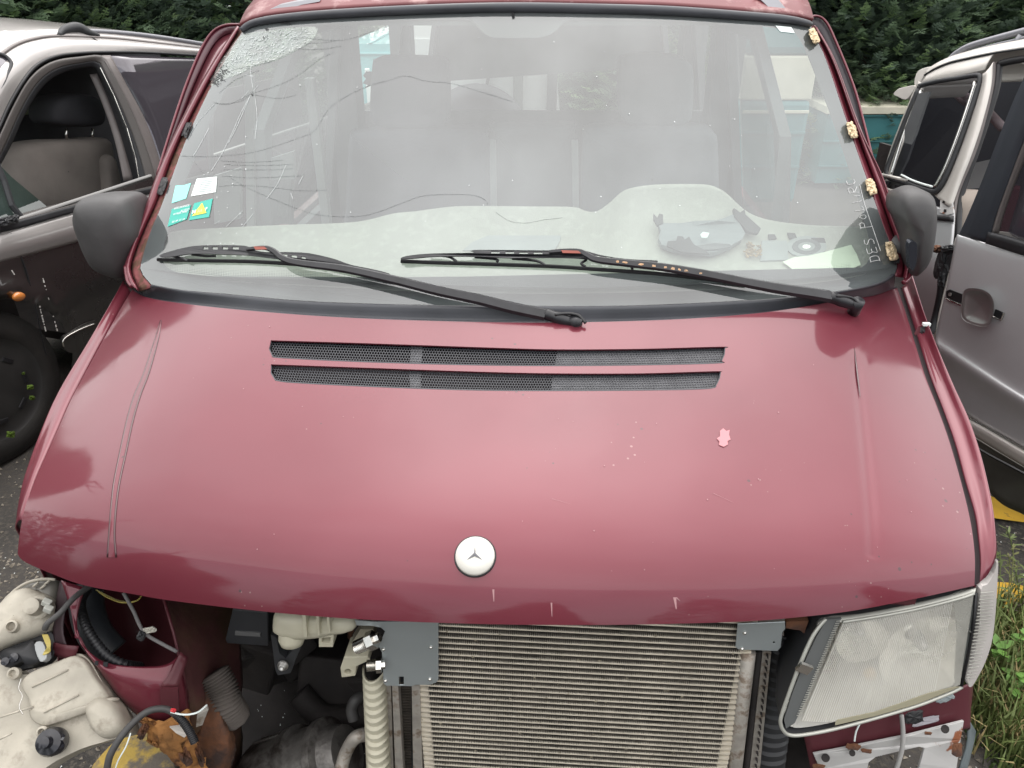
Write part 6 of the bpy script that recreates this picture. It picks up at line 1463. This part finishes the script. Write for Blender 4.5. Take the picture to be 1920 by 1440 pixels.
# wheel, arch liner
ax_ = Vector((1, 0, 0)); wcx = sL(.4)-.05
mb = MB(); mb.lathe(Vector((wcx-.1, wy, wz)), ax_, [(.0, -.1), (wr*.97, -.1), (wr, -.04), (wr, .07), (wr*.97, .10), (wr*.80, .115), (wr*.66, .11), (wr*.64, .08)], 48); whl = mb.build('wheel', mat('dusty_tyre', (.022, .02, .018), .8, var=.35, vscale=9, bump=.3), lc, True)
mb = MB(); mb.lathe(Vector((wcx-.02, wy, wz)), ax_, [(wr*.66, .03), (wr*.6, .015), (wr*.4, .035), (wr*.2, .04), (0, .04)], 40); mb.build('wheel_cover', mat('dirty_shaded_wheel_cover', (.03, .029, .028), .6, .1, var=.35, vscale=5), whl, True)  # cover and tyre colours darkened to hold deep shade in the arch
for k in range(7):
    a = k*.9; mb = MB(); mb.box(Vector((wcx+.016, wy+math.cos(a)*wr*.4, wz+math.sin(a)*wr*.4)), (.008, .02, .05), Matrix.Rotation(a, 3, 'X')); b_ = mb.build('spoke_slot', M_BLACK, whl); bevel(b_, .004)
mb = MB(); mb.box((-.45, wy, .5), (.02, 1.0, .9)); mb.box((-.25, wy, .78), (.42, 1.0, .02)); mb.build('wheel_arch_liner', M_DARK, lc)
for x, y, r_ in ((57,726,9),(60,746,8),(20,815,12),(44,700,5)):
    lump('moss_tuft', x, y, r_*1.3, r_, 0, mat('moss_bright', (.09, .15, .015), .9, var=.4), lambda X_, Y_, o: LF.X(X_, Y_, wcx+.09-o), lc, thick=.03, seed=x)
# rubbing strip
strip_o = cr([(180,600),(150,611),(126,626),(118,634),(117,648),(124,657),(140,661),(190,640)], 4)
mb = MB(); mb.plate([SL(p.x, p.y, .012) for p in strip_o], (-.012, 0, 0)); b_ = mb.build('rubbing_strip', M_CAR, lc); bevel(b_, .003)
mb = MB(); mb.tube([SL(p.x, p.y, .016) for p in cr([(178,607),(150,618),(126,631),(118,640),(119,650)], 5)], .004, 6); mb.build('chrome_edge', M_STEEL, lc, True)
# window line mouldings
SILLT = [(-12,413),(0,410),(35,402),(140,374),(200,357),(290,338),(400,312)]; SILLM = [(-12,425),(0,421),(35,413),(140,385),(200,370),(290,350),(400,324)]; SILLB = [(-12,441),(0,436),(35,428),(140,398),(200,382),(290,361),(400,335)]
lstrip('window_ledge', [(SILLT, -.03), (SILLM, .006)], mat('grey_brown_ledge', (.10, .09, .085), .5)); lstrip('belt_moulding', [(SILLM, .010), (SILLB, .008)], M_BLKP)
SH = [(-12,470),(0,466),(100,440),(200,412),(290,385),(400,355)]
lstrip('shoulder', [([(p[0], p[1]-1) for p in SILLB], .0), (SH, .020), ([(p[0], p[1]+26) for p in SH], .004)], M_SILT)
# roof side rail panel and gutter, pillar
DL = [(-14,262),(0,235),(18,195),(45,150),(70,122),(105,106),(150,100),(200,98),(280,99),(400,106)]
DLi = [(-14,275),(4,240),(22,200),(48,156),(73,128),(106,112),(150,106),(200,103),(280,104),(400,111)]
GT = [(-40,190),(-14,120),(8,98),(30,84),(60,74),(105,68),(200,71),(280,79),(400,93)]
lstrip('roof_side', [(GT, -.02), ([((a[0]+b[0])/2, (a[1]+b[1])/2-2) for a, b in zip([GT[0], GT[1], GT[2], GT[3], GT[4], GT[5], GT[6], GT[7], GT[8]], [DL[0], DL[1], DL[2], DL[3], DL[4], DL[6], DL[7], DL[8], DL[9]])], .012), (DL, 0)], M_SILT, 60, 4, label='roof side above the doors, sky brightness put into its colour')
mb = MB(); mb.tube([SL(p.x, p.y, .004) for p in resamp(cr(DL, 5), 60)], .007, 6); mb.build('door_top_seal', M_BLACK, lc, True)
mb = MB(); mb.tube([SL(p.x, p.y, -.012) for p in resamp(cr(GT, 5), 60)], .006, 6); mb.build('roof_gutter', M_BPIL, lc, True)
# roof skin: rises a little and runs across
g3 = [SL(p.x, p.y, -.02) for p in resamp(cr(GT, 5), 60)]
mb = MB(); mb.grid(loft([g3, [p+Vector((-.10, 0, .035)) for p in g3], [p+Vector((-.6, 0, .07)) for p in g3], [p+Vector((-1.2, 0, .01)) for p in g3]], 60, 4)); solid(mb.build('roof', M_SILT, lc, True), .01, 0)
# rail
mb = MB(); ft = [SL(x, y, -.01) for x, y in ((111,66),(120,56),(138,52),(152,54),(166,61),(186,67))]; mb.tube(cr(ft, 4), [.008+.016*math.sin(math.pi*i/20) for i in range(21)], 8); mb.build('rail_foot', M_BLKP, lc, True)
mb = MB(); mb.tube([SL(p.x, p.y, -.02)+Vector((0, 0, .0)) for p in cr([(150,58),(200,60),(260,65),(320,73),(400,86)], 5)], .011, 10); mb.build('roof_rail', mat('roof_rail_grey', (.22, .22, .24), .4, .3), lc, True)
mb = MB(); mb.tube([SL(p.x, p.y, .003) for p in cr([(172,70),(185,78),(196,90),(202,98)], 5)], .0025, 5); mb.build('roof_seam', M_BLACK, lc)
# front door frame, window opening, glass
FO_ = [(-14,290),(6,246),(25,205),(50,160),(76,132),(108,116),(150,110),(192,107),(206,128),(232,180),(258,238),(280,300),(292,342)]
FI_ = [(-14,320),(14,262),(34,216),(58,172),(82,143),(112,126),(150,118),(184,115),(198,140),(222,190),(246,246),(264,300),(276,345)]
lstrip('door_window_frame', [([(p[0]-1, p[1]-3) for p in FO_], .004), (FO_, .006), (FI_, -.015)], mat('grey_brown_ledge', (.10, .09, .085), .5), 50)
FI2 = [(-14,335),(20,272),(40,226),(66,180),(90,152),(118,136),(150,128),(178,126),(190,146),(212,194),(234,248),(250,302),(262,348)]
lstrip('window_channel', [(FI_, -.015), (FI2, -.045)], M_BLKP, 50)
mb = MB(); mb.tube([SL(x, y, -.01) for x, y in ((188,127),(214,180),(238,240),(254,296),(262,345))], .0022, 5); mb.build('bright_strip', M_STEEL, lc)
for a, b, c_, d_ in (((170,130),(183,128),(250,345),(232,345)),): pass
lstrip('belt_column', [([(168,140),(190,190),(214,260),(232,340)], -.10), ([(182,138),(204,190),(228,260),(250,338)], -.08)], M_BPIL, 20)
lstrip('centre_pillar', [([(190,104),(216,150),(250,215),(278,290),(296,350)], .004), ([(207,104),(240,165),(272,225),(296,290),(312,345)], .006)], M_BPIL, 30)
lstrip('rear_window', [([(206,104),(240,165),(272,225),(296,290),(312,345)], .003), ([(400,110),(400,160),(400,220),(400,280),(400,320)], .003)], M_PRIV, 30, 6)
# open window: only a low corner of glass is left, the cabin shows through
P = [SL(x, y, -.03) for x, y in ((-10,300),(22,332),(95,393),(30,408),(-10,418))]; tr = tessellate_polygon([[Vector((p.y, p.z, 0)) for p in P]]); mb = MB(); mb.add(P, [tuple(t) for t in tr]); mb.build('side_glass', glassmat('green_side_glass', (.35, .5, .47), dust=.06, dustcol=(.2, .3, .28), boost=1.5), lc)
mb = MB(); mb.tube([SL(x, y, -.01) for x, y in ((-14,290),(8,340),(22,385),(40,408))], .012, 6); mb.build('quarter_post', M_BLKP, lc)
lumpL = lambda x, y, w_, h_, a_, s_: lump('wiring_lump', x, y, w_, h_, a_, M_BLKP, lambda X_, Y_, o: SL(X_, Y_, .03-o), lc, thick=.03, seed=s_)
lumpL(10, 415, 30, 16, -.3, 5); lumpL(30, 410, 12, 14, .3, 6)
mb = MB(); P = [SL(p.x, p.y, .0) for p in cr([(-30,180),(-10,100),(6,106),(16,113),(18,124),(8,150),(-6,175)], 3, True)]; mb.plate(P, (-.01, 0, 0)); mb.build('windscreen', M_PRIV, lc)
mb = MB(); mb.tube([SL(p.x, p.y, .006) for p in cr([(-10,99),(8,104),(19,114),(20,126),(9,152),(-5,178)], 4)], .008, 6); mb.build('windscreen_seal', M_BLKP, lc, True)
# seat
def LX(px, py, x): return LF.X(px, py, x)
def lseat(name, pts, x, m, dep=.12, r=.05): 
    P = [LX(p.x, p.y, x) for p in cr(pts, 4, True)]; mb = MB(); puff(mb, P, centre(P), (1, 0, 0), [(.9, -dep), (1, -.8*dep), (1, 0), (.95, r*.5), (.85, r*.85), (.5, r), (.01, r)]); return mb.build(name, m, lc, True)
M_BSEAT = mat('worn_beige_seat', (.17, .15, .135), .9, var=.2, vscale=5, bump=.3, bscale=60); M_DSEAT = mat('dark_headrest', (.035, .035, .04), .8, var=.2)
lseat('front_seat', [(22,310),(26,290),(45,272),(90,264),(150,262),(200,260),(210,290),(216,330),(222,400),(60,420),(24,400),(20,350)], -.42, M_BSEAT)
lseat('seat_headrest', [(90,195),(110,180),(150,176),(180,184),(190,210),(188,232),(160,238),(110,236),(88,225)], -.45, M_DSEAT)
lseat('seat_bolster', [(190,300),(204,290),(212,310),(220,350),(222,380),(196,385),(192,340)], -.36, M_BSEAT, .1, .04)
for x in (124, 173): mb = MB(); mb.tube([LX(x, 240, -.44), LX(x+1, 262, -.44)], .006, 8); mb.build('headrest_post', M_STEEL, lc, True)
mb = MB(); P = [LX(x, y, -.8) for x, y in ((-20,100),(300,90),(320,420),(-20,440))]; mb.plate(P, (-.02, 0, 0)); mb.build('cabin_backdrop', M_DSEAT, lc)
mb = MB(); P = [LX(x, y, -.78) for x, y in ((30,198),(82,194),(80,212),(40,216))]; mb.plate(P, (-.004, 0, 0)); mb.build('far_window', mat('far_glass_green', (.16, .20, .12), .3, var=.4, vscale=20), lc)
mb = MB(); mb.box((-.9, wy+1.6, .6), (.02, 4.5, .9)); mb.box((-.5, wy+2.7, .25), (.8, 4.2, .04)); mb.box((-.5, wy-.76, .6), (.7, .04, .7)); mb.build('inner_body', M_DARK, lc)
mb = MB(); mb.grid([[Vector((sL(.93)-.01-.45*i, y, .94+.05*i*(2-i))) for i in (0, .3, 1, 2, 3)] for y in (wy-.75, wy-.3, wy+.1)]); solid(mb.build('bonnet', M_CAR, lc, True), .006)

# ============================================================ SILVER CAR ON THE RIGHT
RF = Frame((1.45, 1.2, 0), R(15))
rc = thing('parked_car', 'silver estate being stripped, roof rails on and rear bumper gone, right of the maroon van', 'car', RF)
def sR(z): return (.02+.30*(z-1.0)) if z > 1.0 else .02-.02*math.cos((z-.55)*3)
def SR(px, py, off=0.0): return RF.fn(px, py, lambda p: -(p.x+off-sR(p.z)), .6, 9.0, 120)
M_SIL = mat('silver_paint', (.44, .44, .45), .34, .55, var=.05, coat=.8, rvar=.04)
M_SIL2 = mat('silver_paint_pale', (.60, .57, .53), .45, .3, var=.08, coat=.3)  # paler, warmer silver with a weaker coat
def rstrip(name, curves, m, nu=40, nv=3, th=.004, parent=None, **kw): return lstrip(name, curves, m, nu, nv, th, SR, parent or rc, **kw)
# rear quarter: outer silhouette, roof edge, window
OUT = [(1640,420),(1648,350),(1662,295),(1682,240),(1703,190),(1722,150),(1740,134),(1765,120),(1800,112),(1860,103),(1935,94)]
ROOFL = [(1735,140),(1752,128),(1778,117),(1806,110),(1864,98),(1935,87)]
ROOFT = [(1735,138),(1748,126),(1772,113),(1800,103),(1860,88),(1935,74)]
rstrip('roof_edge', [(ROOFT, -.03), (ROOFL, -.0)], M_SIL2, 40, label='cream tinted roof edge')
r3 = [SR(p.x, p.y, -.03) for p in resamp(cr(ROOFT, 5), 40)]; mb = MB(); mb.grid([r3, [p+Vector((.4, 0, .03)) for p in r3], [p+Vector((1.1, 0, .0)) for p in r3]]); solid(mb.build('roof', M_SIL2, rc, True), .01, 0)
WT = [(1728,166),(1760,157),(1800,149),(1832,143)]
rstrip('quarter_upper', [([(1735,141),(1752,129),(1778,118),(1806,111),(1864,99)], .0), ([(1732,150),(1755,143),(1785,135),(1820,128),(1852,118)], .008), ([(1722,160),(1755,152),(1790,144),(1835,134),(1847,131)], .004)], M_SIL2, 30, 4, label='silver panel above the quarter window')
mb = MB(); mb.tube([SR(p.x, p.y, .006) for p in cr([(1733,141),(1752,129.5),(1778,118.5),(1806,111.5),(1864,99.5),(1935,89)], 5)], .0035, 5); mb.build('roof_gutter', M_BLACK, rc)
# tail post
rstrip('tail_post', [([(1722,152),(1706,190),(1686,238),(1667,290),(1653,342),(1648,360)], -.03), ([(1728,156),(1716,192),(1696,240),(1678,290),(1664,335),(1656,362)], .004), ([(1734,160),(1722,196),(1704,242),(1686,290),(1670,335),(1662,362)], -.004)], M_SIL2, 30, 3)
WO = cr([(1723,166),(1728,160),(1760,152),(1800,146),(1832,141),(1838,147),(1832,172),(1812,232),(1790,292),(1770,338),(1756,358),(1744,359),(1720,352),(1690,340),(1662,328),(1674,288),(1692,240),(1708,200)], 3, True)
mb = MB(); mb.tube([SR(p.x, p.y, .006) for p in list(WO)+[WO[0]]], .009, 6); mb.build('quarter_window_seal', M_BLKP, rc, True)
mb = MB(); mb.tube([SR(p.x, p.y, .004) for p in cr([(1829,152),(1812,205),(1792,262),(1770,318),(1752,352)], 4)], .006, 6); mb.tube([SR(p.x, p.y, .004) for p in cr([(1728,168),(1706,218),(1690,262),(1675,310),(1670,325)], 4)], .006, 6); mb.build('window_edge_trim', M_STEEL, rc, True)
P = [SR(p.x, p.y, -.004) for p in WO]; tr = tessellate_polygon([[Vector((p.y, p.z, 0)) for p in P]]); mb = MB(); mb.add(P, [tuple(t) for t in tr]); mb.build('quarter_glass', glassmat('quarter_glass', (.5, .5, .53), dust=.01, dustvar=.01, dustcol=(.3, .3, .3), boost=.3), rc)
# pillar between quarter window and rear door opening
rstrip('rear_pillar', [([(1840,140),(1836,170),(1816,235),(1794,295),(1772,345),(1752,366)], -.004), ([(1850,134),(1846,168),(1828,232),(1808,295),(1790,345),(1775,385)], .014), ([(1862,116),(1858,165),(1842,230),(1822,290),(1800,345),(1786,385)], .004)], M_SIL2, 40, 4, label='silver pillar behind the rear door')
rstrip('door_jamb', [([(1862,116),(1858,165),(1842,230),(1822,290),(1800,345),(1790,380),(1784,440)], .002), ([(1876,120),(1872,160),(1854,226),(1834,290),(1810,350),(1802,380),(1796,450)], -.03)], M_BPIL, 40)
mb = MB(); mb.tube([SR(p.x, p.y, -.02) for p in cr([(1935,108),(1880,118),(1873,128),(1868,165),(1848,230),(1826,295),(1806,350),(1798,390),(1796,450)], 4)], .011, 8); mb.build('door_seal', M_BLACK, rc, True)
# lower quarter with bits missing
rstrip('quarter_lower', [([(1655,362),(1700,372),(1745,385),(1790,392)], .0), ([(1672,400),(1710,415),(1750,430),(1788,440)], .012), ([(1690,470),(1715,490),(1750,520),(1775,560)], .02), ([(1700,600),(1720,610),(1750,620),(1770,640)], .0)], M_SIL, 24, 5, label='dull silver quarter panel')
rstrip('light_recess', [([(1648,328),(1690,342),(1744,362)], .004), ([(1652,350),(1690,372),(1735,395)], -.03), ([(1660,385),(1692,412),(1725,430)], -.01)], mat('grimy_grey_recess', (.14, .14, .14), .7, var=.3, vscale=20), 20, 4)
for a, b in (((1652,352),(1745,378)), ((1658,366),(1740,402)), ((1650,327),(1700,338))):
    mb = MB(); mb.tube([SR(a[0], a[1], .012), SR(b[0], b[1], .012)], .006, 6); mb.build('seam_ridge', M_SIL2, rc, True)
for x, y in ((1664,345),(1683,352),(1668,372)): mb = MB(); mb.box(SR(x, y, .01), (.01, .02, .018)); mb.build('trim_clip', M_BLACK, rc)
mb = MB(); mb.tube([SR(p.x, p.y, .02) for p in cr([(1690,328),(1710,338),(1730,345),(1748,350)], 4)], .004, 6); mb.build('torn_trim_strip', M_STW, rc, True)
mb = MB(); mb.plate([SR(x, y, .01) for x, y in ((1763,376),(1785,374),(1788,400),(1775,403),(1762,398))], (.003, 0, 0)); o = mb.build('lock_plate', M_WHITEP, rc)
for x, y in ((1770,379),(1772,395)): mb = MB(); mb.box(SR(x, y, .013), (.003, .008, .008)); mb.build('square_hole', M_BLACK, o)
mb = MB(); mb.plate([SR(x, y, .014) for x, y in ((1737,492),(1748,494),(1757,505),(1757,525),(1747,524),(1742,512))], (.002, 0, 0)); mb.build('white_label', M_STW, rc)
rstrip('gap_shadow', [([(1745,402),(1788,404)], .02), ([(1745,412),(1788,416)], .02)], M_BLACK, 6, 2)
# dark cabin behind both openings, slanting seat frames
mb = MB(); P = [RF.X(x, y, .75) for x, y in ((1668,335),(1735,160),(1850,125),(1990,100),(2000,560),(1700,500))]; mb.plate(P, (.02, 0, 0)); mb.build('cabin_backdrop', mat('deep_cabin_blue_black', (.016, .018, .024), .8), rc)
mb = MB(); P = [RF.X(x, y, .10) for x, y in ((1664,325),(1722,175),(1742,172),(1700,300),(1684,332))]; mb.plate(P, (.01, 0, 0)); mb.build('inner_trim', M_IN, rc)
for a, b in (((1790,165),(1815,185)), ((1848,205),(1880,240)), ((1790,172),(1812,192))):
    mb = MB(); mb.tube([RF.X(a[0], a[1], .5), RF.X(b[0], b[1], .5)], .016, 6); mb.build('seat_rail', mat('dull_pink_metal', (.22, .17, .18), .5), rc, True)
mb = MB(); P = [RF.X(x, y, .45) for x, y in ((1815,308),(1870,296),(1880,330),(1850,352),(1800,355),(1808,320))]; mb.plate(P, (.02, 0, 0)); mb.build('parcel_shelf', M_INL, rc)
P = [RF.X(p.x, p.y, .10) for p in cr([(1796,358),(1808,355),(1814,362),(1818,380),(1812,410),(1802,440),(1794,440),(1796,400)], 3, True)]; mb = MB(); puff(mb, P, centre(P), (-1, 0, 0), [(.9, -.06), (1, 0), (.9, .02), (.5, .03), (.01, .03)]); mb.build('rear_headrest', mat('beige_rear_headrest', (.34, .29, .25), .8), rc, True)
# spoiler, raised tailgate lamp
P = [SR(p.x, p.y, -.06) for p in cr([(1714,158),(1717,140),(1724,131),(1738,126),(1756,124),(1742,132),(1730,145),(1722,160)], 3, True)]; mb = MB(); mb.plate(P, (.9, .0, 0)); bevel(mb.build('roof_spoiler', M_SIL2, rc), .01, 3)
P = [SR(p.x, p.y, -.05) for p in cr([(1675,176),(1682,168),(1692,164),(1715,160),(1712,170),(1700,186),(1690,185),(1680,180)], 3, True)]; mb = MB(); mb.plate(P, (.25, .0, 0)); bevel(mb.build('tailgate_lip', M_SIL2, rc), .006, 2)
# roof rail
mb = MB(); mb.tube([SR(p.x, p.y, -.07) for p in cr([(1776,119),(1788,105),(1802,95),(1820,86),(1860,74),(1935,54)], 5)], .011, 8); mb.tube([SR(p.x, p.y, -.07) for p in cr([(1812,103),(1818,98),(1840,91),(1870,83),(1905,75),(1935,66)], 5)], .006, 8); mb.tube([SR(1902,84,-.07), SR(1915,66,-.07)], .010, 8); mb.build('roof_rail', mat('roof_rail_grey', (.22, .22, .24), .4, .3), rc, True)
mb = MB(); mb.plate([SR(x, y, -.08) for x, y in ((1776,119),(1790,108),(1812,100),(1800,112))], (.03, 0, 0)); mb.build('rail_foot', M_BLKP, rc)
# the door: stands slightly open
door = mat('silver_door_paint', (.54, .54, .55), .36, .35, var=.04, coat=.8)
def DR(px, py, off=0.0): return RF.P(px, py, (-.12-off, 0, .9), (1, .06, .10))
def dstrip(name, curves, m, nu=30, nv=3, th=.004, **kw): return lstrip(name, curves, m, nu, nv, th, DR, rc, **kw)
dstrip('door_skin', [([(1796,441),(1846,456),(1900,473),(2000,503)], .002), ([(1792,452),(1845,470),(1900,490),(2000,520)], .012), ([(1775,540),(1840,575),(1900,605),(2000,650)], .02), ([(1757,620),(1830,670),(1900,715),(2000,775)], .016), ([(1757,650),(1830,697),(1900,742),(2000,800)], .028), ([(1770,690),(1840,740),(1900,778),(2000,840)], .008), ([(1790,760),(1840,795),(1900,828),(2000,885)], .0)], door, 40, 6, label='silver rear door with its handle missing')
dstrip('lower_trim', [([(1806,782),(1850,805),(1920,846),(2000,890)], .006), ([(1808,786),(1850,810),(1920,852),(2000,897)], .018), ([(1812,808),(1850,832),(1920,874),(2000,920)], .012)], M_SIL2, 30, 3, label='pale rubbing strip along the bottom of the door')
dstrip('sill', [([(1812,810),(1850,834),(1920,876),(2000,922)], -.01), ([(1825,845),(1860,870),(1920,900),(2000,945)], -.04), ([(1850,915),(1880,945),(1925,966),(2000,1000)], -.06)], mat('grimy_sill', (.12, .12, .105), .6, .3, var=.2), 30, 3)
mb = MB(); mb.tube([DR(1818,832,-.0), DR(1860,856,0), DR(1930,893,0)], .004, 5); mb.build('sill_gap', M_BLACK, rc)
dstrip('door_window_frame', [([(1935,118),(1905,180),(1872,262),(1842,340),(1815,405),(1798,442)], .0), ([(1950,200),(1920,260),(1890,340),(1868,400),(1856,440),(1852,455)], .012)], mat('matt_black_frame', (.028, .033, .042), .55, var=.1), 30, label='broad black window frame of the silver door')
dstrip('door_window_frame_inner', [([(1960,200),(1925,255),(1893,335),(1872,395),(1860,437)], .008), ([(1975,215),(1940,260),(1905,338),(1884,395),(1872,437)], -.02)], M_BPIL, 30)
dstrip('door_glass', [([(1975,215),(1940,260),(1905,338),(1884,395),(1868,440)], -.025), ([(2010,215),(2000,260),(2000,338),(2000,440),(2000,475)], -.025)], M_TINT, 20)
dstrip('window_seal', [([(1852,436),(1880,441),(1930,456),(2000,478)], .012), ([(1852,440),(1880,447),(1930,462),(2000,484)], .022), ([(1848,456),(1880,466),(1930,482),(2000,503)], .014)], M_BLKP, 20)
dstrip('door_edge', [([(1797,441),(1788,480),(1768,560),(1755,625),(1757,660)], .004), ([(1793,446),(1783,482),(1763,562),(1751,625),(1752,665)], -.04)], M_SIL2, 24)
cup = cr([(1812,548),(1822,541),(1845,543),(1862,553),(1868,570),(1866,590),(1861,605),(1850,611),(1830,607),(1812,598),(1808,582),(1810,562)], 3, True)
P = [DR(p.x, p.y, .033) for p in cup]; mb = MB(); cc = centre(P); puff(mb, P, cc, (1, 0, 0), [(1.03, -.004), (1.0, -.002), (.94, -.004), (.85, .0), (.6, .008), (.01, .010)])
mb.V = [v+Vector((-.006, 0, 0)) for v in mb.V]; mb.build('handle_cup', mat('handle_cup_silver', (.36, .35, .345), .34, .7, coat=.8), rc, True)
for pts in (((1774,546),(1780,543),(1816,557),(1812,575),(1800,571),(1774,560)), ((1866,580),(1882,587),(1877,600),(1862,594))):
    mb = MB(); mb.plate([DR(x, y, .026) for x, y in pts], (.004, 0, 0)); o = mb.build('handle_slot', M_BLACK, rc)
    mb = MB(); mb.tube([DR(x, y, .027) for x, y in pts[-1:]+pts[-2:-1]+pts[-3:-2]], .0025, 5); mb.build('slot_rim', M_STEEL, o)
mb = MB(); mb.lathe(DR(1782, 552, .028), (-1, 0, 0), [(.005, 0), (.005, .003), (.002, .003), (.002, 0)], 12); mb.build('slot_screw', M_ALU, rc)
# harness hanging out between door and body
def hz(pts, r, m, nm, ribs=False):
    P = cr([DR(p[0], p[1], p[2]) for p in pts], 8); P = resamp(P, 60); mb = MB(); mb.tube(P, [(r*(1+(.12 if ribs and i % 2 else 0)))*(1) for i in range(60)], 8); return mb.build(nm, m, rc, True)
lumpR = lambda nm, x, y, w_, h_, a_, m, off, s_: lump(nm, x, y, w_, h_, a_, m, lambda X_, Y_, o: DR(X_, Y_, off-o), rc, thick=.03, seed=s_)
lumpR('harness_gaiter', 1770, 495, 32, 60, .2, M_BLKP, -.01, 71); lumpR('harness_gaiter', 1765, 525, 14, 30, .1, M_BLKP, .0, 72); lumpR('lock_lump', 1757, 467, 20, 14, 0, M_RUST, -.01, 73); lumpR('lock_lump', 1776, 466, 26, 12, -.2, M_BLKP, .0, 74)
hz([(1765,500,0),(1764,545,.0),(1755,590,.0),(1745,625,.02)], .010, M_BLACK, 'harness', True)
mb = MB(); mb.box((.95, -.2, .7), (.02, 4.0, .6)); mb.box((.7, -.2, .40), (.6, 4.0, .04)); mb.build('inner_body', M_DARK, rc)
for o in bpy.data.objects:
    if '_off' in o: del o['_off']
